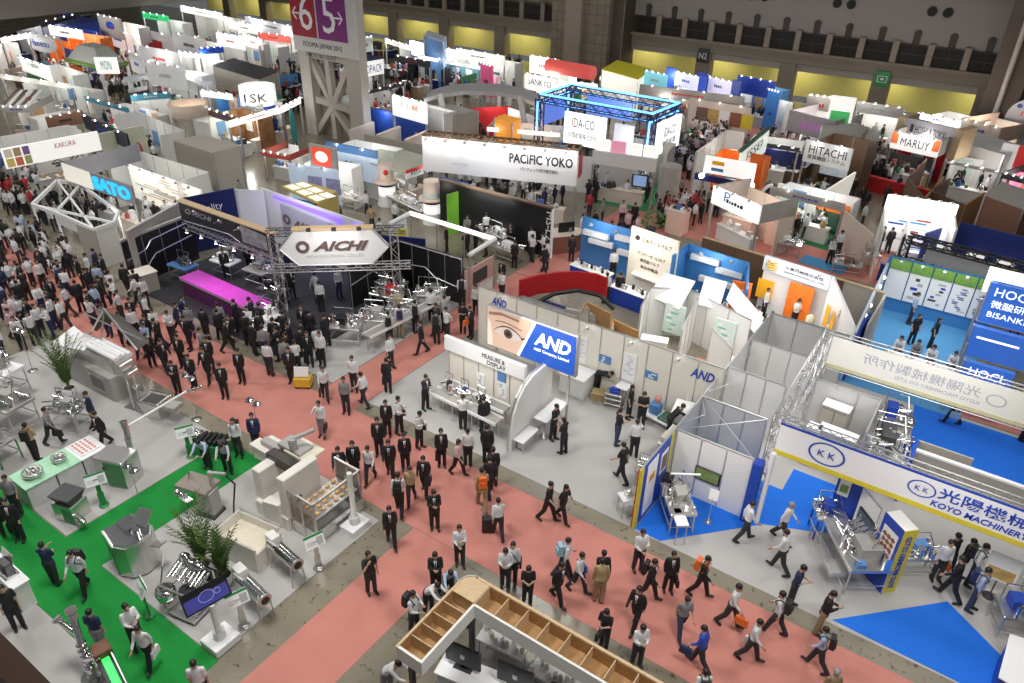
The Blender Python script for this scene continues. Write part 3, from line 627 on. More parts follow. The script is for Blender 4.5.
def eye(t, cx, cz, y):
    P = lambda u, v, d=0: (cx+u*1.22, y-d, cz+v*1.25)
    sk = mat('lid_shadow_skin', (.30, .17, .12), .5, emit=.1)
    up = [P(-.55+1.1*i/12, .26*math.sin(math.pi*i/12)**.8) for i in range(13)]; lo = [P(-.55+1.1*i/12, -.17*math.sin(math.pi*i/12)) for i in range(12, -1, -1)]
    f = t.p('eye_white', M().q(([lo[-1]]+lo[::-1][1:-1]+up[::-1]), .004), mat('eye_white_print', (.6, .52, .47), .4, emit=.2))
    m = M(); m.c(P(.0, .04, .006), P(0, .04, .0), .20, n=20); t.p('iris', m, mat('iris_print', (.12, .07, .04), .4, var=.5, scale=20), f)
    t.p('pupil', M().c(P(0, .04, .012), P(0, .04, .0), .09, n=16), BLACK, f)
    m = M()
    for i in range(12):
        a, b = Vector(up[i]), Vector(up[i+1]); w = Vector((0, 0, .03+.02*math.sin(math.pi*i/12))); m.q([a+Vector((0, -.008, 0)), b+Vector((0, -.008, 0)), b+w+Vector((0, -.008, 0)), a+w+Vector((0, -.008, 0))], .004)
    m.q([P(.5, .0, .01), P(.8, .14, .01), P(.5, .06, .01)], .004); t.p('lash_line', m, mat('lash_print', (.03, .018, .015), .5), f)
    m = M()
    for k in range(5): m.q([P(-.5+.2*k, .34+.05*math.sin(k*.8), .004), P(-.28+.2*k, .34+.05*math.sin(k*.8+.8), .004), P(-.28+.2*k, .38+.05*math.sin(k*.8+.8), .004), P(-.5+.2*k, .37+.05*math.sin(k*.8), .004)], .003)
    t.p('lid_fold', m, sk, f)
    m = M(); m.q([P(-.75, .5, .004), P(-.2, .62, .004), P(.4, .58, .004), P(.4, .65, .004), P(-.3, .70, .004), P(-.75, .60, .004)], .003); t.p('eyebrow', m, sk, f)
    m = M(); m.q([P(-.80, -.58, .003), P(-.60, -.58, .003), P(-.6, -.2, .003), P(-.68, .2, .003), P(-.80, .4, .003)], .002); t.p('nose_side', m, mat('pale_skin_print', (.75, .62, .54), .5, emit=.3), f)
eye(t, -14.05, 3.42, 20.585)
for x in (-14.8, -11.4): t.p('post', M().b(x-.04, 20.86, 0, x+.04, 20.94, 4.2), ALU)
# measuring stand in front of it
t = T('demonstration_stand', 'cream display wall with a curved white side panel and a headed fascia', 'booth', (-14.5, 20.3, 0), hall=True)
wall_run(t, (-16.85, 20.4), (-13.0, 20.4), 2.0, 5, CREAM)
t.p('fascia', M().bb(-16.95, 20.18, 1.95, -12.95, 20.36, 2.58), SIGNW)
text('MEASURE &', (-15.0, 20.175, 2.28), 1.1, .2, TXT, parent=t.e, off=t.off); text('DISPLAY', (-14.75, 20.175, 2.02), .9, .2, TXT, parent=t.e, off=t.off)
blue_n = t.p('notice', M().b(-14.35, 20.33, 1.35, -13.95, 20.37, 1.75), mat('mid_blue_print', (.1, .25, .55)))
for x in (-15.4, -14.3): n_ = t.p('notice', M().b(x, 20.34, .55, x+.4, 20.37, 1.3), SIGNW); blob_print(t, 'print', (x+.04, 20.34, .6), (1, 0, 0), .32, .65, [mat('grey_print', (.45, .47, .46))], int(x*7), n=6, parent=n_)
prof = [(18.3, 0), (18.36, .9), (18.5, 1.6), (18.8, 2.15), (19.2, 2.5), (19.7, 2.7), (20.9, 2.75), (21.1, 2.7), (21.1, 0)]
t.p('curved_side_panel', M().q([(-12.36, y, z) for y, z in prof[::-1]][::-1], .10), WHITE)
m = M()
for a, b in zip(prof[:7], prof[1:7]): m.c((-12.41, a[0], a[1]), (-12.41, b[0], b[1]), .045, n=8)
t.p('silver_edge', m, ALU)
for y, z, c in ((19.6, 1.9, TXTB), (20.5, 1.3, mat('mid_blue_print', (.1, .25, .55)))): t.p('blue_mark', M().b(-12.36, y, z, -12.345, y+.32, z+.3), c)
m = M()
for k in range(14): m.b(-12.36, 19.0+.5*(k % 3), .7+.12*k, -12.35, 19.35+.5*(k % 3), .74+.12*k)
t.p('small_print', m, mat('faint_print', (.6, .62, .66)))
def conveyor(x0, y0, x1, y1, h, label, name='conveyor'):
    t = T(name, label, 'machine', ((x0+x1)/2, (y0+y1)/2, .015), math.atan2(y1-y0, x1-x0)); L = math.hypot(x1-x0, y1-y0)/2
    t.p('belt', M().bb(-L, -.22, h-.06, L, .22, h), mat('grey_belt', (.32, .31, .28), .6)); t.p('side_rails', M().bb(-L, -.28, h-.09, L, -.22, h+.05).bb(-L, .22, h-.09, L, .28, h+.05), SIGNW)
    for k in range(4):
        for s in (-.2, .2): t.p('leg', M().c((-L+.2+k*(2*L-.4)/3, s, h-.08), (-L+.2+k*(2*L-.4)/3, s, 0), .025), ALU)
    return t
conveyor(-16.4, 18.75, -13.0, 18.6, .92, 'long white railed weighing conveyor before the cream display wall')
conveyor(-16.3, 19.5, -13.2, 19.4, .92, 'parallel rear conveyor closer to the cream display wall')
for i, (x, lb) in enumerate(((-15.8, 'black and blue checkweigher unit at the corner of the conveyors'), (-15.0, 'dark instrument stack at the middle of the conveyors'), (-14.2, 'dark instrument behind the man in white at the conveyors'))):
    fiddly('checkweigher', lb, x, 19.05, 0, .6, .35, 1.35, 40+i, 8, accent=BLACK if i != 1 else NAVY)
def table(x, y, rz, sx, sy, h, label, top=SIGNW, name='table', group=None):
    t = T(name, label, 'table', (x, y, .015), rz, group); t.p('tabletop', M().bb(-sx/2, -sy/2, h-.04, sx/2, sy/2, h, .01), top)
    for ax in (-1, 1):
        for ay in (-1, 1): t.p('leg', M().c((ax*(sx/2-.05), ay*(sy/2-.05), h-.04), (ax*(sx/2-.04), ay*(sy/2-.04), 0), .02), ALU)
    return t
def ped_table(x, y, rz, sx, sy, h, label):
    t = T('pedestal_table', label, 'table', (x, y, .015), rz); t.p('tabletop', M().bb(-sx/2, -sy/2, h-.05, sx/2, sy/2, h), SIGNW)
    for k in (-1, 1): t.p('pedestal', M().l((k*sx*.3, 0, 0), [(.2, 0), (.2, .03), (.05, .06), (.05, h-.05)], 12), ALU)
ped_table(-11.75, 20.3, math.pi/2, 1.6, .6, 1.0, 'white high table where two people in black stand')
one('paper_tray', 'white paper tray with a dark blue ring on the high table', 'tray', M().bb(-.25, -.2, 0, .25, .2, .03).l((0, 0, .03), [(.12, 0), (.12, .1), (.07, .1), (.07, .02)], 12), NAVY, None, (-11.75, 19.9, 1.016))
t = table(-12.0, 18.95, math.pi/2, 1.1, .45, .55, 'low white topped bench table beside the curved side panel', group=None)
t.p('equipment_box', M().bb(-.4, -.15, .1, .4, .15, .4), ALU)
t = T('reception_desk', 'white corner desk with small blue boxes under the billboard', 'desk', (-12.25, 23.35, .015), 0)
t.p('body', M().bb(-.65, -.55, 0, .5, .45, .92), WHITE); t.p('top', M().bb(-.68, -.58, .92, .53, .48, .96), SIGNW); t.p('base_edge', M().b(-.66, -.565, 0, .51, -.55, .08), GREYP)
for k in range(3): one('small_carton', 'row of small blue and white cartons on the white corner desk', 'box', M().bb(-.12, -.08, 0, .12, .08, .14), [TXTB, PAPER, TXTB][k], 'cartons on the white corner desk', (-12.6+.3*k, 23.2+.12*k, .976))
t = T('cardboard_box', 'open cardboard carton on the floor by the white corner desk', 'box', (-11.3, 23.4, .015), .3); t.p('carton', M().bb(-.3, -.25, 0, .3, .25, .32), mat('cardboard', (.46, .34, .17), .8)); t.p('flap', M().q([(-.3, -.25, .32), (.3, -.25, .32), (.3, -.42, .42), (-.3, -.42, .42)], .01), mat('cardboard', (.46, .34, .17)))
t = T('step_trolley', 'grey two-tier instrument trolley by the cream panel wall', 'trolley', (-10.55, 23.3, .015), .2)
for z in (.15, .4, .62): t.p('shelf', M().bb(-.35, -.25, z, .35, .25, z+.05), ALU)
for ax in (-.32, .32):
    for ay in (-.22, .22): t.p('leg', M().c((ax, ay, 0), (ax, ay, .62), .02), ALU)
t.p('scale', M().bb(-.2, -.15, .67, .2, .15, .8).e((0, 0, .83), (.16, .12, .06)), TXTB)
t = T('weighing_cart', 'white cart with a green tray and blue tank by the cream wall', 'trolley', (-8.35, 23.35, .015), -.15)
t.p('frame', M().bb(-.75, -.4, .28, .75, .4, .36).c((.7, .35, .3), (.7, .35, 1.6), .025), SIGNW); t.p('tray', M().bb(-.1, -.33, .36, .68, .33, .45), mat('dark_green_tray', (.06, .14, .09), .4)); t.p('tank', M().bb(-.6, -.2, .36, -.2, .2, .8), mat('mid_blue_print', (.1, .25, .55))); t.p('vessel', M().l((-.4, .1, .8), [(.1, 0), (.16, .2), (.12, .25)], 12), mat('red_white_cap', (.6, .25, .22), .5))
for ax in (-.65, .65):
    for ay in (-.3, .3): t.p('wheel', M().c((ax, ay-.03, .1), (ax, ay+.03, .1), .1, n=12), DARK)
t = T('white_bin', 'tilted white square hopper beside the person leaning over', 'machine', (-7.5, 23.2, .015), .2)
t.p('hopper', M().hexa([(-.2, -.2, .55), (.2, -.2, .55), (.2, .2, .55), (-.2, .2, .55), (-.45, -.4, 1.15), (.4, -.45, 1.15), (.45, .4, 1.3), (-.4, .4, 1.3)]), SIGNW); t.p('stand', M().c((0, 0, 0), (0, 0, .55), .06).bb(-.3, -.3, 0, .3, .3, .05), ALU)
ped_table(-10.3, 23.55, 0, .55, .5, .95, 'small white stand behind the woman at the cream wall')
t = table(-7.35, 21.7, math.pi/2, 1.4, .5, .9, 'side counter with beige boxes along the grey booth partition'); t.p('equipment', M().bb(-.6, -.2, .9, -.1, .2, 1.15).bb(0, -.2, .9, .5, .15, 1.05), mat('beige_case', (.55, .53, .45), .5))
fiddly('bench_scale', 'grey bench scale with a pan near the yellow edged poster wall', -7.4, 19.6, .2, .6, .5, 1.0, 51, 6)
t = table(-7.15, 18.0, .9, .75, .5, .8, 'small white table with an instrument outside the yellow edged wall'); t.p('instrument', M().bb(-.2, -.15, .8, .25, .15, 1.0).e((-.05, 0, 1.02), (.12, .12, .05)), STEEL); t.p('lower_shelf', M().b(-.33, -.2, .3, .33, .2, .33), ALU)
# ---------------------------------------------------------------- blue lettered banner booth
K = T('exhibition_booth', 'grey partition booth with a yellow and blue edged poster wall', 'booth', (-6.7, 17.6, 0), hall=True)
wall_run(K, (-6.7, 17.5), (-6.7, 30.4), 2.5, 13, GREYP, (-1, 0))
m = M().b(-6.74, 17.44, 0, -6.68, 17.5, 2.5).b(-6.675, 17.5, 0, -6.665, 17.68, 2.5).b(-6.675, 19.75, 0, -6.665, 20.0, 2.5); K.p('yellow_edge', m, YELL)
K.p('red_edge', M().b(-6.78, 17.44, 0, -6.74, 17.5, 2.5), RED)
K.p('blue_backing', M().b(-6.675, 17.68, 0, -6.66, 19.75, 2.5), BLUE)
K.p('poster', M().b(-6.66, 17.95, .2, -6.645, 18.75, 2.35), SIGNW); K.p('poster', M().b(-6.66, 19.05, 1.2, -6.645, 19.6, 2.1), SIGNW); K.p('poster_picture', M().b(-6.645, 19.12, 1.3, -6.635, 19.53, 1.95), mat('photo_brown', (.20, .12, .09), .5, var=.7, scale=6)); K.p('poster_picture', M().b(-6.645, 18.15, 1.5, -6.635, 18.55, 1.8), mat('photo_orange', (.7, .3, .06), .5, var=.6, scale=6))
wall_run(K, (-6.6, 20.1), (-3.95, 20.1), 2.5, 3, WHITE); K.p('blue_column', M().b(-3.92, 19.9, 0, -3.62, 20.3, 2.5), BLUE)
for y, x1, mm in ((22.5, -4.3, GREYP), (25.0, -4.4, WHITE), (30.4, -3.4, GREYP)): wall_run(K, (-6.65, y), (x1, y), 2.5, 3, mm)
wall_run(K, (-6.6, 27.6), (-4.2, 27.6), 2.5, 3, GREYP)
m = M()
for y in (20.6, 23, 25.5): K.p('roof_brace', M().path([(-6.66, y, 2.45), (-6.2, y+.9, 2.5), (-6.66, y+1.8, 2.45)], .015, 4), ALU)
m = M().path([(-3.95, 20.1, 2.5), (-6.66, 22.5, 2.52)], .018, 4).path([(-6.66, 20.1, 2.5), (-4.3, 22.5, 2.52)], .018, 4); K.p('roof_brace', m, ALU)
t = T('monitor', 'flat screen with a green picture on the white partition', 'screen', (-5.3, 20.05, 1.2), hall=True); t.p('case', M().bb(-5.75, 19.98, .95, -4.85, 20.07, 1.45), BLACK); t.p('display', M().b(-5.70, 19.97, 1.0, -4.9, 19.985, 1.41), mat('green_picture', (.15, .2, .06), .3, emit=.25, var=.8, scale=8))
fiddly('steel_filler', 'steel filling machine on a table with an orange tray in the blue floored corner', -5.75, 18.7, -.9, 1.6, .9, 1.25, 61, 20)
t = T('control_arm', 'white raised control arm above the orange tray machine', 'machine', (-6.2, 18.9, .016), 0); t.p('post', M().c((0, 0, 0), (0, 0, 1.6), .04), STEEL); t.p('arm', M().c((0, 0, 1.6), (.9, .3, 1.8), .035), SIGNW); t.p('head', M().bb(-.25, -.15, 1.2, .1, .15, 1.5), BLACK)
t = table(-5.35, 17.95, -.9, .8, .4, .88, 'narrow white table with papers at the edge of the blue carpet wedge'); t.p('paper_stack', M().bb(-.25, -.12, .88, .1, .12, .91), PAPER); t.p('orange_tray', M().bb(-.35, -.15, .88, -.1, .1, .93), ORANGE)
t = T('leaflet_stand', 'thin stand holding a pale leaflet before the white partition', 'sign', (-4.75, 19.2, .016), .1); t.p('pole', M().l((0, 0, 0), [(.13, 0), (.13, .02), (.012, .03), (.012, 1.1)], 10), ALU); t.p('leaflet', M().q([(-.15, -.02, 1.0), (.15, -.02, 1.0), (.15, .1, 1.35), (-.15, .1, 1.35)], .01), PAPER)
area((-5.2, 17.9, 4.4), 2.2, 50, aim=(-5.3, 20.1, .9)); area((-5.3, 25.5, 5.6), 3.5, 110, spread=140); area((-2.0, 23.0, 5.0), 2.5, 60, aim=(-2, 26.5, 2)); area((1.5, 18.2, 6.0), 3, 70, aim=(1.5, 20.3, 3.2)); area((.5, 24.5, 5.6), 3, 90, aim=(.5, 27.0, 3.3)); area((-11.5, 20.8, 4.6), 4, 60, aim=(-11.5, 23.9, 1.4)); area((-15, 17.8, 3.4), 2, 60, aim=(-15, 20.4, 1.2))
# gate of trusses with banner
t = T('truss_gate', 'square truss frame carrying the white banner with blue lettering', 'truss', (-3.4, 20.3, 0), hall=True)
for z in (3.0, 4.05): t.p('beam', M().truss((-3.55, 20.55, z), (6.5, 20.55, z), .3), ALU)
for z in (3.0, 4.05): t.p('beam', M().truss((-3.6, 20.5, z), (-3.75, 27.2, z), .3), ALU)
for z in (2.75, 3.95): t.p('beam', M().truss((-3.75, 27.25, z), (6.5, 27.25, z), .3), ALU)
t.p('column', M().truss((-3.6, 20.55, 0), (-3.6, 20.55, 4.2), .3), ALU); t.p('column', M().truss((-3.75, 27.2, 0), (-3.75, 27.2, 5.0), .3), ALU); t.p('column', M().truss((-3.66, 23.8, 3.0), (-3.66, 23.8, 4.05), .25), ALU)
m = M(); 
for k in range(6): m.path([(-3.6, 20.7+k*1.1, 3.0+(k % 2)*1.05), (-3.7, 21.8+k*1.1, 4.05-(k % 2)*1.05)], .02, 4)
t.p('side_lacing', m, ALU)
t.p('white_post', M().c((-3.42, 20.15, 0), (-3.42, 20.15, 3.0), .09, n=12), SIGNW)
b = t.p('banner', M().b(-3.45, 20.28, 2.93, 6.5, 20.32, 4.12), SIGNW)
t.p('blue_stripe', M().b(-3.45, 20.27, 4.06, 6.5, 20.30, 4.13), BLUE, b); t.p('yellow_stripe', M().b(-3.45, 20.27, 2.93, 6.5, 20.30, 3.10), YELL, b)
def kk(t, cx, cz, r, y, parent, flip=1):
    m = M(); ring(m, (cx, y, cz), r, r*1.12, (flip, 0, 0), (0, 0, 1), (0, -flip, 0), .008, 28, 1.35); t.p('oval_mark', m, TXTB, parent)
    text('K K', (cx-flip*r*.7, y, cz-r*.35), r*1.4, r*.65, TXTB, right=(flip, 0, 0), parent=parent, off=t.off)
kk(t, -1.95, 3.58, .36, 20.27, b); kk(t, .72, 3.62, .25, 20.27, b)
text('光陽機械製作所', (1.15, 20.275, 3.5), 4.0, .42, TXTB, parent=b, off=t.off, bold=.01); text('KOYO MACHINERY CO.,LTD.', (1.05, 20.275, 3.15), 3.6, .24, TXTB, parent=b, off=t.off, bold=.02, shear=.15)
b = t.p('rear_banner', M().b(-3.72, 27.06, 2.7, 6.5, 27.09, 4.0), mat('banner_back', (.80, .79, .74), .7, var=.03))
t.p('yellow_stripe', M().b(-3.72, 27.045, 2.7, 6.5, 27.065, 2.85), mat('pale_yellow', (.60, .57, .35), .7), b)
FB = mat('faint_blue_lettering', (.38, .40, .50), .7)
text('光陽機械製作所', (1.55, 27.05, 3.3), 3.9, .42, FB, right=(-1, 0, 0), parent=b, off=t.off); text('KOYO MACHINERY CO.,LTD.', (1.6, 27.05, 3.02), 2.8, .16, FB, right=(-1, 0, 0), parent=b, off=t.off)
m = M(); ring(m, (2.05, 27.05, 3.4), .2, .23, (1, 0, 0), (0, 0, 1), (0, -1, 0), .008, 24, 1.35); t.p('oval_mark', m, FB, b)
# storage behind the gate
t = T('storage_wall', 'grey tan storage partition between the two banners', 'partition', (-2, 26, 0), hall=True)
wall_run(t, (-3.6, 26.2), (-1.3, 26.2), 2.5, 3, GREYP); wall_run(t, (-1.3, 23.8), (-1.3, 26.2), 2.5, 2, GREYP, (1, 0))
for nm, lb, x, y, sx, sy, h, c in (('tall_cabinet', 'tan cupboard standing against the grey tan partition', -2.6, 25.8, .95, .5, 1.9, BEIGE), ('grey_cabinet', 'pale grey cabinet in front of the tan cupboard', -2.2, 24.6, 1.3, .5, 1.6, GREYP), ('white_cabinet', 'smaller grey cabinet with a blue edge next to the truss', -3.0, 24.4, .45, .5, 1.6, ALU)):
    t = T(nm, lb, 'cabinet', (x, y, .014), -.05); t.p('body', M().bb(-sx/2, -sy/2, 0, sx/2, sy/2, h), c); t.p('door_line', M().b(-.01, -sy/2-.01, .1, .01, -sy/2, h-.1).b(-sx/2+.03, -sy/2-.008, h-.12, sx/2-.03, -sy/2, h-.1), DARK); t.p('top_edge', M().b(-sx/2-.02, -sy/2-.02, h, sx/2+.02, sy/2+.02, h+.03), SIGNW)
one('carton', 'cream carton at the foot of the storage partition', 'box', M().bb(-.35, -.25, 0, .35, .25, .3), mat('cream_card', (.6, .55, .38), .8), None, (-1.6, 23.4, .014))
fiddly('blender_machine', 'tall grey steel machine cluster behind the banner at the blue carpet', -.55, 25.2, .2, 1.5, 1.9, 1.9, 71, 30, accent=DARK)
fiddly('blender_machine', 'smaller steel machine behind the tall grey machine cluster', -.7, 27.6, .2, 1.2, 1.0, 1.6, 72, 18, accent=BLUE)
fiddly('slicer_machine', 'blue framed slicing machine at the back of the blue gate floor', -1.4, 21.0, .5, 1.0, .8, 1.3, 73, 16, legmat=BLUE, accent=BLUE)
t = fiddly('batter_line', 'long stainless batter line with ribbed slopes beside the blue pylon', -.35, 19.9, -.95, 2.2, 1.3, 1.45, 74, 26)
m = M()
for k in range(6): m.q([(-.7+.2*k, -.5, .95), (-.56+.2*k, -.5, .95), (-.56+.2*k, .5, 1.7), (-.7+.2*k, .5, 1.7)], .03)
t.p('sloped_trays', m, CHROME); t.p('guard_rail', M().path([(-1.3, -.8, 0), (-1.3, -.8, .6), (1.3, -.85, .6), (1.3, -.85, 0)], .025), STEEL); t.p('blue_hopper', M().bb(.8, -.45, .95, 1.05, -.15, 1.25), mat('mid_blue_print', (.1, .25, .55))); t.p('outfeed', M().bb(.3, -1.1, .6, .9, -.6, .75), ALU)
# blue pylon with yellow lettered side
t = T('poster_pylon', 'blue pylon with a food photo and a yellow lettered side', 'pylon', (.5, 19.7, .01), hall=True)
A, Bq, Cq, Dq = (.70, 19.44), (1.03, 19.77), (.08, 19.98), (.42, 20.34)
t.p('block', M().pr([A, Bq, Dq, Cq], .01, 2.58), WHITE)
u = Vector((A[0]-Cq[0], A[1]-Cq[1], 0)).normalized(); n_ = Vector((u.y, -u.x, 0)); L = math.hypot(A[0]-Cq[0], A[1]-Cq[1])
P = lambda a, z, d=.0: Vector((Cq[0], Cq[1], z))+u*a+n_*d
bf = t.p('blue_side', M().q([P(0, .01, .015), P(L, .01, .015), P(L, 2.6, .015), P(0, 2.6, .015)], .014), BLUE)
ph = t.p('photo_sheet', M().q([P(.12, 1.35, .02), P(.72, 1.35, .02), P(.72, 2.25, .02), P(.12, 2.25, .02)], .005), PAPER, bf)
m = M()
for k in range(9): c = P(.24+.17*(k % 3), 1.58+.2*(k//3), .022); m.c(c, c+n_*.004, .085, n=10)
t.p('food_picture', m, mat('photo_meat', (.30, .10, .06), .5, var=.6, scale=9), bf)
v = Vector((Bq[0]-A[0], Bq[1]-A[1], 0)).normalized(); nv = Vector((v.y, -v.x, 0)); Lv = math.hypot(Bq[0]-A[0], Bq[1]-A[1])
Q = lambda a, z, d=0: Vector((A[0], A[1], z))+v*a+nv*d
yf = t.p('yellow_side', M().q([Q(0, .01, .015), Q(Lv, .01, .015), Q(Lv, 2.6, .015), Q(0, 2.6, .015)], .014), YELL)
text('KOYO MACHINERY CO.,LTD', Q(.36, .25, .017), 2.1, .22, TXTB, right=(0, 0, 1), up=-v, parent=yf, off=t.off, bold=.02)
t = T('screen_wall', 'short white wall with a flat screen behind the blue pylon', 'partition', (-.2, 20.5, .01), hall=True)
wall_run(t, (-.7, 20.9), (-.05, 20.2), 2.45, 1, WHITE, (-.02, -.02)); tv = t.p('screen', M().w((-.62, 20.74), (-.08, 20.16), 1.35, 1.85, .06), BLACK); t.p('display', M().w((-.6, 20.69), (-.1, 20.14), 1.4, 1.8, .05), mat('dim_screen', (.06, .09, .12), .2, emit=.1, var=.8), tv)
t = T('blue_partition', 'royal blue partition panel with a small white framed notice', 'partition', (-1.1, 21.2, .01), hall=True); t.p('panel', M().b(-1.5, 21.25, .01, -.55, 21.33, 2.3), BLUE); t.p('notice', M().b(-1.42, 21.2, 1.6, -1.08, 21.25, 2.2), PAPER); t.p('picture', M().b(-1.37, 21.19, 1.75, -1.13, 21.205, 2.05), mat('leaf_print', (.2, .35, .1), .5, var=.6))
fiddly('meat_slicer', 'blue and steel cutting machine to the right of the yellow lettered side', 1.3, 20.9, .6, 1.3, .7, 1.2, 81, 14, legmat=STEEL, accent=mat('mid_blue_print', (.1, .25, .55)))
t = T('poster_easel', 'poster stand with a food photo under the banner', 'sign', (3.45, 21.25, .012), 0); t.p('board', M().q([(-.42, -.06, .75), (.42, -.06, .75), (.42, .04, 1.7), (-.42, .04, 1.7)], .03), PAPER); t.p('food_picture', M().q([(-.36, -.062, .82), (.36, -.062, .82), (.36, .02, 1.45), (-.36, .02, 1.45)], .008), mat('photo_pastry', (.55, .36, .12), .5, var=.6, scale=7)); t.p('pole', M().l((0, .03, 0), [(.2, 0), (.2, .02), (.02, .04), (.02, .9)], 10), DARK)
t = T('counter', 'blue sided counter with a white top at the right edge', 'counter', (4.4, 18.2, .01), 0); t.p('body', M().pr([(-.5, .62), (.1, .75), (1.2, .2), (1.2, -1.4), (-.62, -1.0)], 0, 1.06), BLUE); t.p('top', M().pr([(-.54, .66), (.1, .79), (1.24, .22), (1.24, -1.44), (-.66, -1.03)], 1.06, 1.1), SIGNW)
fiddly('roller_machine', 'steel roller machine standing behind the blue sided counter', 4.15, 20.3, .4, 1.3, .9, 1.2, 82, 14, legmat=STEEL, accent=BLUE)
fiddly('roller_machine', 'small chrome machine at the right edge above the blue sided counter', 4.7, 21.7, .4, 1.1, .7, 1.1, 83, 12)
t = T('blue_crate_wall', 'blue and tan low partition at the far edge of the blue carpet', 'partition', (1.4, 25.0, .012), 0); t.p('blue_panel', M().b(-1.2, -.9, 0, -1.1, .4, 1.9), BLUE); t.p('tan_panel', M().b(-1.1, -.3, 0, 2.4, -.2, 1.9), BEIGE); t.p('return_panel', M().b(-1.15, .35, 0, .6, .42, 1.9), BEIGE); t.p('white_edge', M().b(-1.1, -.33, 1.85, 2.4, -.17, 1.93), SIGNW)
# ---------------------------------------------------------------- corner booth with hollow timber header
t = T('corner_header', 'white L-shaped booth header whose open top shows plywood compartments', 'booth', (-8, 10.3, 0), hall=True)
zt, zb = 3.0, 2.55
t.p('fascia', M().b(-8.34, 7.88, zb, -8.30, 10.25, zt).b(-7.62, 7.88, zb, -7.56, 9.90, zt).b(-8.30, 7.88, zb, -7.62, 7.94, zt), WHITE)
t.p('fascia', M().b(-8.05, 10.58, zb, -2.2, 10.64, zt).b(-7.56, 9.86, zb, -2.2, 9.92, zt), WHITE)
arc = [(-8.0-.34*math.cos(k*math.pi/12), 10.27+.37*math.sin(k*math.pi/12)) for k in range(7)]
t.p('corner_cap', M().pr(arc+[(-7.62, 10.64), (-7.62, 9.92), (-8.30, 9.92)], zt-.05, zt), WOODL)
m = M()
for a, b in zip(arc, arc[1:]): m.w(a, b, zb, zt, .04)
t.p('curved_corner', m, WHITE)
t.p('timber_base', M().b(-8.30, 7.94, zb, -7.62, 9.92, zb+.03), WOOD); t.p('timber_base', M().b(-7.62, 9.92, zb, -2.2, 10.58, zb+.03), WOOD)
t.p('timber_lining', M().b(-8.30, 7.94, zb, -8.28, 9.92, zt-.02).b(-7.64, 7.94, zb, -7.62, 9.92, zt-.02), WOOD); t.p('timber_lining', M().b(-7.6, 10.56, zb, -2.2, 10.58, zt-.02).b(-7.6, 9.92, zb, -2.2, 9.94, zt-.02), WOOD)
for k in range(6): t.p('divider', M().b(-8.3, 7.94+k*.40, zb, -7.62, 7.965+k*.40, zt-.02), WOODL)
for k in range(10): t.p('divider', M().b(-7.62+k*.60, 9.92, zb, -7.595+k*.60, 10.58, zt-.02), WOODL)
t.p('top_edge', M().b(-8.35, 7.87, zt, -8.29, 10.25, zt+.012).b(-8.0, 10.57, zt, -2.2, 10.65, zt+.012), WOODL)
for p in ((-8.1, 8.1), (-7.9, 10.2), (-2.6, 10.25)): t.p('column', M().b(p[0]-.06, p[1]-.06, 0, p[0]+.06, p[1]+.06, zb), DARK)
carpet('dark grey carpet inside the corner booth with the timber header', R4(-8.4, 7.0, -2, 11.2), .012, mat('charcoal_carpet', (.13, .125, .12), .9))
for k, (x, y, lb) in enumerate(((-7.6, 9.45, 'black monitor back nearest the end of the timber header'), (-6.2, 9.75, 'middle black monitor under the timber header'), (-4.8, 10.0, 'black monitor at the bottom edge under the timber header'))):
    t = T('monitor', lb, 'screen', (x, y, 1.04), .18, 'row of black monitors on the white counter'); t.p('case', M().bb(-.5, -.05, .15, .5, .03, .85), BLACK); t.p('stand', M().bb(-.12, .0, 0, .12, .1, .4).bb(-.25, -.12, 0, .25, .18, .02), DARK); t.p('port_plate', M().b(-.06, -.06, .4, .06, -.05, .55), mat('port_silver', (.5, .5, .5), .3, .6))
t = T('display_counter', 'white stepped counter carrying the row of black monitors', 'counter', (-6.4, 9.65, .013), .20); t.p('body', M().bb(-1.8, -.35, 0, 2.6, .28, 1.0), WHITE); t.p('top', M().bb(-1.85, -.4, 1.0, 2.65, .32, 1.03), SIGNW); t.p('side_step', M().bb(-.9, -.75, 0, 2.0, -.38, .75), BLACK)
for k, (x, y, lb) in enumerate(((-7.3, 10.95, 'cluttered bench of pale cups and fittings behind the left monitor'), (-5.6, 10.9, 'bench with white vessels behind the middle monitor'), (-4.2, 11.1, 'bench of white bottles at the bottom edge'))):
    t = T('sample_bench', lb, 'bench', (x, y-.2, .013), .1); t.p('bench_top', M().bb(-.7, -.25, .8, .7, .25, .85), mat('counter_grey', (.62, .62, .62)))
    for ax in (-.6, .6):
        for ay in (-.2, .2): t.p('leg', M().c((ax, ay, 0), (ax, ay, .8), .02), ALU)
    r = random.Random(k)
    for q in range(9): t.p('vessel', M().l((-.6+.15*q, (r.random()-.5)*.4, .85), [(.05, 0), (.07, .08), (.06, .16), (.03, .22)], 10), [SIGNW, CHROME, mat('cream_vessel', (.65, .62, .48))][q % 3])
t = T('wire_easel', 'thin metal easel behind the black monitors', 'stand', (-6.5, 11.2, .013), 0); t.p('rod', M().c((0, 0, 0), (0, 0, 1.5), .015).c((-.3, 0, 1.5), (.3, 0, 1.5), .012), ALU); t.p('foot', M().l((0, 0, 0), [(.18, 0), (.18, .02), (.01, .03)], 10), ALU)
# ================================================================ middle of the hall
VIOL = mat('violet_light', (.25, .15, .9), .4, emit=1.2, ecol=(.22, .12, .9)); MAG = mat('magenta_lamplit_top', (.55, .07, .50), .3, emit=.06, ecol=(.5, .06, .45), var=.25, scale=1.5)  # magenta lamp light put into the counter top's colour and faint emission
LETG = mat('grey_red_lettering', (.16, .10, .10), .4)
SILV = mat('silver_strip', (.72, .72, .74), .25, .7)
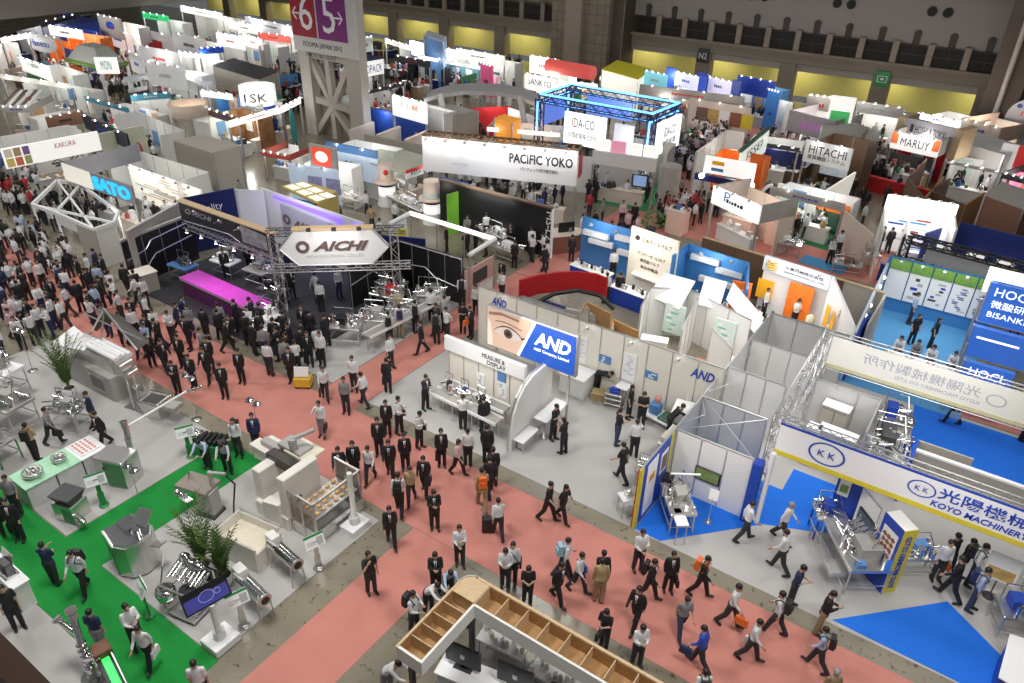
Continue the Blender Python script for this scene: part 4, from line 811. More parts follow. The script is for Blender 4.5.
# ---- dark equipment booth with the faceted sign
t = T('exhibition_booth', 'black walled booth with violet lit back wall and long black fascia', 'booth', (-31, 22, 0), hall=True)
t.p('side_wall', M().w((-36.0, 17.7), (-36.4, 22.0), 0, 2.5, .12), BLACK)
t.p('side_wall_outer', M().w((-36.15, 17.7), (-36.6, 22.0), 0, 2.6, .14), GREYP)
m = M()
for a, b in (((17.75, 1.5), (18.9, 1.7)), ((18.9, 1.7), (19.3, 2.1)), ((19.3, 2.1), (21.8, 2.3)), ((17.75, .7), (18.8, .8)), ((18.8, .8), (19.4, 1.3)), ((19.4, 1.3), (21.8, 1.5))):
    m.c((-35.93-.09*(a[0]-17.7), a[0], a[1]), (-35.93-.09*(b[0]-17.7), b[0], b[1]), .035, n=6)
t.p('silver_line', m, SILV)
m = M()
for y in (18.8, 19.9, 21.0): m.b(-36.05-.09*(y-17.7), y, 0, -35.92-.09*(y-17.7), y+.03, 2.5)
t.p('panel_joint', m, ALU)
f = t.p('black_fascia', M().b(-35.2, 20.75, 2.95, -27.9, 20.9, 4.0), mat('charcoal_fascia', (.03, .033, .04), .4)); t.p('timber_top', M().b(-35.3, 20.7, 4.0, -27.8, 21.1, 4.06), WOODL)
text('Q AICHI', (-34.7, 20.74, 3.45), 2.2, .32, mat('silver_lettering', (.45, .45, .47), .4), parent=f, off=t.off, shear=.3)
m = M().q([(-30.2, 20.73, 3.05), (-28.3, 20.73, 3.05), (-28.3, 20.73, 3.8), (-30.2, 20.73, 3.95)], .01)
pp = t.p('white_picture', m, mat('grey_white_picture', (.30, .32, .34), .5, var=.9, scale=3)); t.p('silver_line', M().c((-35, 20.72, 3.0), (-31.2, 20.72, 3.2), .03).c((-31.2, 20.72, 3.2), (-30.4, 20.72, 2.95), .03), SILV)
t.p('truss_beam', M().truss((-35.2, 20.85, 2.7), (-27.6, 20.85, 2.7), .3), ALU)
spots(t, [(x, 20.3, 2.75) for x in (-34.2, -33.0, -31.8, -30.4, -29)], (.2, -.3, -.6), .09)
spots(t, [(x, 20.2, 4.1) for x in (-34.5, -33, -31, -29.5)], (0, .4, -.4), .07)
w = t.p('back_wall', M().w((-35.6, 26.2), (-27.0, 25.9), 0, 3.2, .12), WHITE); t.p('slanted_panel', M().q([(-36.6, 25.0, 3.2), (-36.6, 25.0, 1.2), (-35.0, 25.9, .2), (-35.0, 25.95, 3.2)], .06), SIGNW)
m = M().q([(-34.2, 25.95, 2.95), (-34.2, 25.95, 3.1), (-28.6, 25.75, 3.1), (-28.9, 25.75, 2.85)][::-1], .03).q([(-28.9, 25.75, .6), (-28.6, 25.75, .6), (-28.6, 25.75, 3.0), (-28.9, 25.75, 3.0)], .03).q([(-33.0, 25.9, .35), (-28.9, 25.76, .35), (-28.9, 25.76, .6), (-32.5, 25.9, .6)], .03).q([(-28.0, 25.7, .6), (-27.6, 25.7, .6), (-27.0, 25.68, 3.1), (-27.6, 25.7, 3.1)], .03)
t.p('violet_tube', m, VIOL); gp = t.p('grey_plate', M().q([(-33.6, 25.88, 1.1), (-29.4, 25.75, 1.1), (-29.4, 25.75, 2.6), (-33.6, 25.88, 2.75)], .05), mat('grey_plate', (.42, .42, .45), .4))
text('AICHI', (-32.6, 25.8, 1.6), 2.4, .5, LETG, right=(1, -.03, 0), parent=gp, off=t.off, shear=.35, bold=.03); m = M(); ring(m, (-33.1, 25.81, 1.95), .16, .30, (1, 0, 0), (0, 0, 1), (0, -1, 0), .02, 20); t.p('ring_mark', m, LETG, gp)
t.p('dark_wing', M().w((-37.2, 22.3), (-36.4, 25.0), 0, 3.3, .1), NAVY); t.p('dark_wing', M().w((-27.0, 25.9), (-24.0, 27.3), 0, 2.6, .1), NAVY)
text('Quality', (-36.75, 22.5, 2.3), 1.6, .5, SIGNW, right=(.28, .96, 0), parent=t.e, off=t.off)
area((-31.5, 24.3, 3.6), 3, 60, (.75, .75, 1), aim=(-31.5, 26, 1.5))
for x in (-34, -30): point((x, 25.2, 2.9), 12, (.45, .35, 1), .2)
# faceted white sign on trusses
u = Vector((-22.71+25.25, 22.58-20.33, 0)).normalized(); n_ = Vector((u.y, -u.x, 0)); c0 = Vector((-24.25, 21.35, 0))
t = T('hanging_sign', 'large white hexagonal lit sign with grey lettering on trusses', 'sign', (-24.25, 21.35, 0), math.atan2(u.y, u.x))
hx = [(-1.65, 3.3), (1.65, 3.3), (2.45, 4.15), (1.75, 5.0), (-1.75, 5.0), (-2.45, 4.15)]
t.p('panel', M().q([(x, -.1, z) for x, z in hx], .2), SIGNW)
m = M()
for a, b in zip(hx, hx[1:]+hx[:1]): m.c((a[0], -.1, a[1]), (b[0], -.1, b[1]), .04, n=6)
t.p('rim', m, ALU); t.p('timber_top', M().b(-1.8, -.15, 5.0, 1.8, .25, 5.1), WOODL)
text('AICHI', (-.95, -.105, 4.0), 2.5, .48, LETG, parent=t.e, shear=.4, bold=.04, depth=.05); m = M(); ring(m, (-1.4, -.105, 4.22), .15, .30, (1, 0, 0), (0, 0, 1), (0, -1, 0), .04, 22); t.p('ring_mark', m, LETG)
text('AICHI ELECTRONIC CO.,LTD', (-1.3, -.105, 3.66), 2.6, .17, mat('pale_grey_lettering', (.5, .5, .5)), parent=t.e)
for x in (-1.0, 0.1, 1.2): t.p('flood_lamp', M().b(x-.1, -.55, 5.12, x+.1, -.4, 5.25).c((x, -.4, 5.15), (x, 0, 5.1), .02), BLACK)
for x in (-2.7, 2.7):
    t.p('truss_column', M().truss((x, .1, 0), (x, .1, 4.9), .35), ALU)
t.p('truss_beam', M().truss((-3.2, .1, 3.1), (3.4, .1, 3.1), .3), ALU); t.p('truss_beam', M().truss((-3.0, .3, 4.8), (3.2, .3, 4.8), .3), DARK)
area(c0+n_*1.6+Vector((0, 0, 5.3)), 2.5, 50, aim=c0+Vector((0, 0, 4.1)))
t = T('back_board', 'grey beige board standing behind the black side wall', 'panel', tuple(W(128, 226, 3.2))[:2]+(0,), hall=True); t.p('board', M().w(W(126, 232, 3.0), W(184, 200, 3.0), 0, 3.0, .1), BEIGE); t.p('top_edge', M().w(W(126, 232, 3.0), W(184, 200, 3.0), 3.0, 3.06, .16), GREYP)
# magenta counter and dark counters
t = T('display_counter', 'long counter with a magenta lit top in the dark booth', 'counter', (-30.2, 19.25, .015), -.02); t.p('body', M().bb(-2.9, -.55, 0, 2.9, .5, .95), mat('plum_panel', (.10, .02, .09), .4)); t.p('top', M().bb(-2.95, -.6, .95, 2.95, .55, 1.0), MAG)
t.p('front_strip', M().b(-2.9, -.62, .86, 2.9, -.58, .93), SILV)
for k in range(5): one('sample_stand', 'small black stand on the magenta lit counter', 'stand', M().pr([(-.12, -.05), (.12, -.05), (.05, .08), (-.14, .05)], 0, .12), BLACK, 'black stands on the magenta counter', (-32.2+1.05*k, 19.3, 1.02))
area((-30.2, 19.2, 3.0), 3, 26, (1, .5, .95), aim=(-30.2, 19.2, 0), spread=100)
def blackwall(label, segs, h, name='partition'):
    t = T(name, label, 'partition', (segs[0][0], segs[0][1], .014), hall=True)
    for i in range(0, len(segs)-1):
        p, q = segs[i], segs[i+1]; t.p('panel', M().w(p, q, .014, h, .1), BLACK); L = math.hypot(q[0]-p[0], q[1]-p[1]); k = max(2, int(L/1.0)); m = M()
        d = Vector((q[0]-p[0], q[1]-p[1])).normalized(); nn = Vector((d.y, -d.x))*.06
        for j in range(k+1): u_ = j/k; m.o(p[0]+(q[0]-p[0])*u_+nn.x, p[1]+(q[1]-p[1])*u_+nn.y, .014, .03, .03, h)
        t.p('joints', m, SILV); m = M()
        P = lambda u_, z: (p[0]+(q[0]-p[0])*u_+nn.x*1.3, p[1]+(q[1]-p[1])*u_+nn.y*1.3, z)
        m.path([P(0, 1.3), P(.45, 1.5), P(.6, 1.1), P(1, .9)], .035).path([P(0, h-.05), P(1, h-.05)], .03); t.p('silver_line', m, SILV)
    return t
blackwall('black partition with a bent silver line behind the filling line', [(-25.2, 26.4), (-21.0, 26.6)], 2.6)
blackwall('black partition returning beside the hexagonal sign', [(-25.2, 22.9), (-25.2, 26.4)], 2.6)
t = T('light_frame', 'white square tube light frame above the black partition', 'frame', (-23.8, 28.5, 0), hall=True)
t.p('tube', M().c((-26.8, 29.3, 2.75), (-20.9, 29.2, 2.75), .13, n=8), LIT); t.p('tube', M().c((-20.9, 29.2, 2.75), (-20.8, 26.9, 2.7), .12, n=8), SIGNW); t.p('tube', M().c((-26.8, 29.3, 2.75), (-26.6, 27.4, 2.75), .12, n=8), SIGNW)
t.p('base_wall', M().w((-26.6, 27.4), (-20.8, 26.85), 0, 2.0, .1), BEIGE); t.p('yellow_sign', M().w((-26.75, 28.9), (-26.65, 27.5), 1.2, 2.6, .05), SIGNW)
m = M().e((-26.6, 28.2, 1.9), (.04, .55, .3)); t.p('yellow_patch', m, YELL)
for p in ((-26.8, 29.3), (-20.9, 29.2), (-20.8, 26.9), (-22.9, 29.2), (-24.9, 29.3)): t.p('post', M().c((p[0], p[1], 0), (p[0], p[1], 2.7), .035), ALU)
t.p('cream_end_panel', M().w((-20.85, 26.6), (-20.85, 29.0), 0, 1.9, .08), mat('salmon_panel', (.62, .40, .34), .5)); t.p('framed_picture', M().b(-20.8, 27.2, .9, -20.78, 28.4, 1.6), DARK)
for k, (x, y, lb, a, c) in enumerate(((-23.0, 20.4, 'brass and steel filling machine at the front of the filling line', .5, BLACK), (-22.4, 21.8, 'stainless filling machine next in the filling line', .5, IRON), (-22.2, 23.4, 'steel filling machine with a cream bag in the filling line', .6, mat('cream_bag', (.5, .42, .25), .8)), (-22.0, 25.2, 'steel filling machine deepest in the corner of black partitions', .5, STEEL), (-24.3, 24.9, 'low steel conveyor against the black partition', .1, DARK), (-23.7, 23.9, 'small machine with a red cap before the black partition', .2, RED))):
    fiddly('filling_machine', lb, x, y, a, 1.5, 1.0, 1.3, 100+k, 20, accent=c, group='machines of the filling line')
conveyor(-21.5, 20.2, -21.1, 25.4, .95, 'long white edged outfeed conveyor along the side aisle')
for k, (x, y, lb) in enumerate(((-34.6, 19.9, 'dark machine with blue trays at the corner of the black wall'), (-33.3, 21.6, 'pale machine behind the magenta counter at its far end'), (-31.0, 21.9, 'grey flat machine behind the middle of the magenta counter'), (-28.6, 20.9, 'black machine at the near end of the magenta counter'), (-26.9, 19.0, 'white tray table beside the magenta counter'), (-26.2, 18.2, 'white instrument bench in front of the left truss column'))):
    fiddly('packing_machine', lb, x, y, .1, 1.5, .9, 1.2, 120+k, 14, accent=[DARK, SIGNW, IRON, BLACK, SIGNW, SIGNW][k], topmat=[mat('mid_blue_print', (.1, .25, .55)), SIGNW, IRON, DARK, SIGNW, SIGNW][k])
# cream corner desk by the pink aisle
t = T('reception_desk', 'pale corner desk at the end of the black side wall', 'desk', (-35.2, 17.9, .014), -.15); t.p('body', M().bb(-.5, -.6, 0, .5, .6, 1.0), BEIGE); t.p('top', M().bb(-.55, -.65, 1.0, .55, .65, 1.04), mat('warm_white', (.8, .76, .66)))
# ---- red arch stand
t = T('arched_stand', 'red curved fascia with a dark arched edge and a violet lit booth beneath', 'booth', (-15.4, 26.5, 0), hall=True)
pa = [(-16.9, 25.6), (-16.5, 26.6), (-15.9, 27.4), (-15.2, 28.0), (-14.4, 28.3), (-13.75, 28.2)]
for a, b in zip(pa, pa[1:]): t.p('red_fascia', M().w(a, b, 2.0, 3.0, .12), RED)
m = M(); pb = [(-16.6, 24.6, 1.3), (-16.1, 25.3, 2.0), (-15.4, 26.2, 2.5), (-14.6, 27.0, 2.6), (-13.7, 27.5, 2.4), (-12.9, 27.4, 2.0)]
m.path(pb, .10, 8); t.p('dark_arch', m, BLACK); t.p('grey_wall', M().w((-14.7, 26.2), (-13.2, 26.5), 0, 2.0, .1), GREYP)
t.p('display_case', M().bb(-16.0, 25.6, 0, -14.8, 26.3, 2.0), NAVY); t.p('violet_case_light', M().b(-15.9, 25.57, .5, -14.9, 25.6, 1.9), mat('blue_violet_glow', (.06, .05, .5), .3, emit=.8, var=.9, scale=5)); t.p('white_monitor', M().b(-15.5, 25.5, .9, -15.0, 25.56, 1.4), LIT)
# ---- plywood backs
for lb, p, q, r_ in (('brown plywood back panel meeting the cream wall below the red arch', (-13.9, 26.6), (-13.3, 24.2), 2.4), ('second plywood back panel beside the small white booths', (-12.2, 25.9), (-11.4, 24.2), 2.4)):
    t = T('plywood_panel', lb, 'panel', (p[0], p[1], 0), hall=True); t.p('board', M().w(p, q, 0, r_, .08).w(p, (p[0]+1.4, p[1]-.3), 0, r_, .08), WOOD)
    t.p('batten', M().w((p[0]+.06, p[1]), (q[0]+.06, q[1]), r_-.2, r_-.1, .06), WOODL)
# ---- small white booths behind the cream wall
t = T('exhibition_booth', 'row of small white booths with tilted grey header boards', 'booth', (-9.5, 27.5, 0), hall=True)
wall_run(t, (-12.1, 29.4), (-11.6, 27.4), 2.5, 2, WHITE, (1, 0)); wall_run(t, (-10.6, 30.4), (-7.2, 29.2), 2.5, 3, WHITE); wall_run(t, (-9.9, 29.8), (-9.3, 26.6), 2.5, 3, WHITE, (1, 0)); wall_run(t, (-8.3, 27.5), (-7.0, 26.4), 2.5, 1, WHITE)
wall_run(t, (-12.1, 29.4), (-10.6, 30.4), 2.5, 2, WHITE)
for P4 in ([(-12.2, 29.6, 2.0), (-10.5, 29.2, 2.0), (-10.3, 30.2, 3.1), (-12.1, 30.6, 2.9)], [(-9.9, 29.8, 2.2), (-8.9, 29.9, 2.2), (-8.9, 30.4, 3.4), (-9.9, 30.3, 3.4)], [(-8.6, 29.7, 2.9), (-6.9, 29.2, 1.9), (-6.9, 30.0, 2.4), (-8.6, 30.3, 3.5)]):
    t.p('header_board', M().q(P4, .05), SIGNW)
for k, x in enumerate((-11.2, -8.8)):
    ps = t.p('poster', M().b(x, 29.3, .6, x+1.0, 29.36, 2.1), mat('mint_poster', (.62, .74, .70), .5)); blob_print(t, 'print', (x+.1, 29.3, .7), (1, 0, 0), .8, 1.2, [mat('teal_print', (.2, .5, .45)), PAPER], 7+k, n=8, parent=ps)
carpet('salmon carpet piece inside the small white booths', R4(-9.2, 26.5, -7.2, 29.0), .008, PINK)
area((-9.5, 28, 5.2), 4, 120, spread=120)
for k, (x, y, lb) in enumerate(((-11.0, 28.0, 'white counter in the small white booth nearest the plywood'), (-7.9, 28.3, 'white counter in the small white booth beside the grey partition'))):
    t = T('display_counter', lb, 'counter', (x, y, .01), .3); t.p('body', M().bb(-.6, -.25, 0, .6, .25, .8), WHITE); t.p('top', M().bb(-.63, -.28, .8, .63, .28, .84), SIGNW)
# ---- blue display booth with tall white poster
BW = mat('sky_blue_wall', (.05, .22, .52), .5, var=.06)
t = T('exhibition_booth', 'light blue walled display booth with product shelves and lamps', 'booth', (-13.5, 34.7, 0), hall=True)
t.p('wall', M().w((-18.9, 34.9), (-15.3, 34.7), 0, 2.75, .1), BW); t.p('wall', M().w((-12.6, 34.9), (-9.2, 34.5), 0, 2.75, .1), BW); t.p('wall', M().w((-12.6, 33.0), (-12.6, 34.9), 0, 2.75, .1), BW); t.p('wall', M().w((-9.2, 34.5), (-8.2, 31.4), 0, 2.6, .1), BW)
for x, z, w in ((-18.6, 1.9, 1.6), (-18.2, 1.5, 1.5), (-16.6, 2.1, 1.1), (-16.4, 1.3, .9), (-12.2, 2.15, 1.5), (-11.6, 1.1, 1.9), (-10.8, 1.8, 1.4)): t.p('label_board', M().b(x, 34.4, z, x+w, 34.64, z+.28), mat('grey_white_picture2', (.62, .64, .66), .5, var=.3, scale=6))
spots(t, [(x, 34.2, 2.7) for x in (-18, -16.4, -11.6, -10.0)], (0, .4, -.3), .1)
for x in (-17.5, -11): point((x, 33.9, 2.6), 45, (.95, .98, 1), .2)
t = T('poster_wall', 'tall white poster wall with black Japanese lines in the blue booth', 'sign', (-14, 33.6, 0), hall=True)
t.p('panel', M().w((-15.35, 33.8), (-12.5, 33.35), 0, 3.4, .12), mat('warm_white', (.8, .76, .66)))
rt = Vector((2.85, -.45, 0)).normalized()
for tx, a, z, w, h in (('日本ボールバルブ', .75, 2.75, 1.8, .26), ('サニタリーボールバルブ', .55, 2.0, 1.7, .2), ('高性能バルブ', .75, 1.65, 1.2, .2), ('食品用製品', .8, 1.3, 1.1, .18)):
    text(tx, Vector((-15.35, 33.73, z))+rt*a, w, h, TXT, right=rt, parent=t.e, off=t.off)
m = M().c(Vector((-15.0, 33.66, 2.9))+rt*.1, Vector((-15.0, 33.64, 2.9))+rt*.1, .14, n=14); t.p('round_mark', m, TXT); t.p('shelf', M().w((-14.9, 33.5), (-12.7, 33.15), .9, .98, .4), mat('warm_white', (.8, .76, .66)))
area((-14.5, 32.4, 3.4), 2.5, 90, (1, .9, .8), aim=(-14, 33.6, 1.8))
for k, (x, y, sx, c, lb) in enumerate(((-16.9, 32.6, 2.4, TXTB, 'blue fronted counter crowded with valves before the tall poster'), (-10.6, 33.0, 2.6, SIGNW, 'white counter of pipe fittings before the right blue wall'), (-14.0, 31.6, 2.2, TXTB, 'blue counter with a black monitor below the tall poster'))):
    t = T('display_counter', lb, 'counter', (x, y, .0), -.1); t.p('body', M().bb(-sx/2, -.35, 0, sx/2, .35, .9), c if c is not SIGNW else BEIGE); t.p('top', M().bb(-sx/2-.03, -.38, .9, sx/2+.03, .38, .94), SIGNW); r = random.Random(k)
    for q in range(9): t2 = t.p('valve', M().l((-sx/2+.2+q*(sx-.4)/8, (r.random()-.5)*.4, .94), [(.06, 0), (.1, .08), (.05, .16), (.09, .22), (.02, .26)], 8), [CHROME, BLACK, STEEL][q % 3])
# ---- orange booth
t = T('exhibition_booth', 'white booth with orange panels and a pale blue grey header with a golden disc', 'booth', (-6, 34, 0), hall=True)
t.p('header', M().w((-8.6, 34.9), (-5.3, 34.4), 2.45, 3.2, .14), mat('pale_blue_header', (.62, .68, .76), .5)); t.p('back_wall', M().w((-8.6, 35.2), (-5.2, 35.0), 0, 2.5, .1), SIGNW)
t.p('sloped_wing', M().q([(-5.3, 34.4, 0), (-3.0, 32.3, 0), (-3.0, 32.3, 1.2), (-5.3, 34.4, 3.2)], .12), SIGNW)
m = M()
for k in range(4): m.e((-8.15, 34.72, 2.62+.13*k), (.34-.03*abs(k-1.5), .06, .055), 14, 5)
t.p('golden_disc', m, mat('gold_print', (.75, .45, .08), .4)); rt = Vector((3.3, -.5, 0)).normalized()
text('三恵印刷株式会社', Vector((-7.5, 34.64, 2.85)), 1.9, .16, TXT, right=rt, parent=t.e, off=t.off); text('SANKEI PRINTING CO., LTD.', Vector((-7.5, 34.64, 2.66)), 2.0, .08, TXT, right=rt, parent=t.e, off=t.off)
t.p('orange_panel', M().w((-7.1, 34.6), (-5.9, 34.45), .1, 2.3, .08), ORANGE); t.p('orange_panel', M().w((-9.3, 32.6), (-8.4, 32.8), 0, 2.5, .1), ORANGE); t.p('orange_screen', M().w((-8.7, 34.95), (-7.9, 34.88), .9, 1.9, .08), mat('amber_panel', (.85, .40, .02), .5, emit=.2)); t.p('yellow_sign', M().q([(-5.1, 33.9, .9), (-4.6, 33.45, .9), (-4.55, 33.4, 1.7), (-5.1, 33.9, 2.0)], .04), mat('amber_panel', (.85, .40, .02)))
pc = t.p('blue_picture', M().w((-9.1, 32.58), (-8.6, 32.69), 1.3, 1.75, .09), CYAN); text('印刷', (-9.1, 32.5, 2.0), .5, .2, PAPER, right=(.97, .2, 0), parent=t.e, off=t.off)
spots(t, [(x, 34.0, 3.3) for x in (-8, -6.8, -5.8)], (0, .4, -.4), .08); area((-7, 32.8, 3.3), 3, 110, (1, .93, .85), aim=(-7, 34.4, 1.2))
t = T('display_counter', 'white bench counter with an orange end in the orange booth', 'counter', (-7.8, 32.3, 0), -.25); t.p('body', M().bb(-.9, -.3, 0, .9, .3, .8), WHITE); t.p('top', M().bb(-.95, -.34, .8, .95, .34, .84), SIGNW); t.p('orange_end', M().b(-.91, -.31, .1, -.3, -.3, .7), ORANGE)
t = T('round_mascot_stand', 'tall pale cut-out display beside the orange panel', 'stand', (-5.6, 33.5, 0), 0); t.p('body', M().l((0, 0, 0), [(.18, 0), (.2, .1), (.16, .8), (.22, 1.1), (.2, 1.35), (.05, 1.45)], 12), mat('cream_card', (.6, .55, .38)))
# brown boards behind it
t = T('board_partition', 'row of dark brown board backs behind the blue and orange booths', 'partition', (-8, 36.3, 0), hall=True)
for k in range(5):
    a = -12.5+1.9*k; t.p('board', M().w((a, 36.75-.22*k), (a+1.86, 36.55-.22*k), 0, 2.5, .1), WOODD if k < 4 else BEIGE)
t.p('top_rail', M().w((-12.5, 36.75), (-3.1, 35.6), 2.5, 2.56, .12), WOODL); t.p('board', M().w((-3.0, 35.5), (-3.0, 32.0), 0, 2.5, .1), BEIGE)
# ---- light blue room with posters (right)
t = T('exhibition_booth', 'sky blue carpeted room with a row of white product posters and grass tops', 'booth', (-1, 37, 0), hall=True)
t.p('carpet_tile', M().b(-3.6, 30.9, .0, 1.4, 39.4, .02), mat('sky_blue_floor', (.07, .27, .53), .8, var=.05)); t.p('back_wall', M().b(-3.7, 39.4, 0, 1.5, 39.5, 2.9), mat('blue_dado', (.05, .22, .5), .5))
t.p('side_wall', M().w((-3.65, 39.4), (-3.3, 31.0), 0, 2.5, .12), mat('pale_side_wall', (.55, .62, .70), .5))
for k in range(5):
    x = -3.5+k*.98; ps = t.p('poster', M().b(x, 39.3, .75, x+.92, 39.36, 2.35), PAPER); g = t.p('grass_top', M().b(x, 39.28, 2.3, x+.92, 39.34, 2.85), mat('grass_print', (.22, .42, .08), .6, var=.7, scale=14))
    m = M()
    for j in range(8): m.c((x+.1+.1*j, 39.26, 2.35), (x+.06+.11*j, 39.24, 2.6+.15*((j*7) % 3)), .03, .0, n=4)
    t.p('grass_blades', m, mat('grass_print', (.22, .42, .08)), g)
    if k: blob_print(t, 'print', (x+.1, 39.3, .9), (1, 0, 0), .72, 1.25, [mat('grey_print', (.45, .47, .46)), DARK, TXTB], 20+k, n=[0, 5, 7, 14, 16][k], parent=ps)
spots(t, [(-3.05+k*.98, 38.9, 2.9) for k in range(5)], (0, .4, -.3), .09)
for k in range(6): t.p('wall_bulb', M().e((-3.55+.04*k, 38.4-1.2*k, 2.1-.0*k), .10, 8, 5), LITB)
t.p('blue_edge', M().w((-3.25, 31.0), (-3.2, 33.4), 0, 2.4, .1), BLUE)
area((-1, 36.5, 4.2), 4, 110, spread=130)
t = T('exhibition_booth', 'stacked blue lightbox signs at the right edge with white lettering', 'sign', (1.7, 34, 0), hall=True)
BL2 = mat('blue_lightbox', (.03, .13, .5), .3, emit=.55, ecol=(.04, .14, .55), var=.3, scale=.7); TOPW = mat('warm_lit', (.9, .9, .8), .5, emit=.9)
rt = Vector((1.0, .0, 0)); 
def lbox(y0, z0, z1, x0, x1, lines, tl=()):
    b = t.p('lightbox', M().bb(x0, y0, z0, x1, y0+.25, z1), BL2); t.p('frame', M().b(x0-.05, y0-.01, z0-.06, x1, y0+.27, z0).b(x0-.06, y0-.01, z0, x0, y0+.27, z1), ALU)
    for tx, zz, w, h, mm in lines: text(tx, (x0+.25, y0-.005, zz), w, h, mm, parent=b, off=t.off)
lbox(36.0, 2.2, 4.1, .85, 3.2, (('HOCL', 3.5, 1.5, .4, LIT), ('微酸研', 2.95, 1.3, .36, LIT), ('BISANKEN', 2.5, 1.9, .26, LIT)))
lbox(35.6, .6, 2.1, .8, 3.2, ())
t.p('white_bar', M().b(1.05, 35.58, 1.55, 2.7, 35.62, 1.64), LIT)
lbox(31.2, 1.2, 2.5, .85, 2.6, (('HOCL', 1.95, 1.3, .36, LIT), ('微酸研', 1.4, 1.1, .36, LIT)))
t.p('warm_header', M().bb(.6, 37.2, 3.1, 3.2, 38.4, 3.9), TOPW)
for a in ((.7, 36.1), (.7, 31.3)): t.p('frame_post', M().c((a[0], a[1], 0), (a[0], a[1], 3.2), .06), ALU)
t = T('serving_counter', 'low white counter behind the rear banner where people sit', 'counter', (-.2, 33.2, 0), 0); t.p('body', M().bb(-1.9, -.3, 0, 2.0, .3, .8), BLUE); t.p('top', M().bb(-1.95, -.35, .8, 2.05, .35, .84), SIGNW)
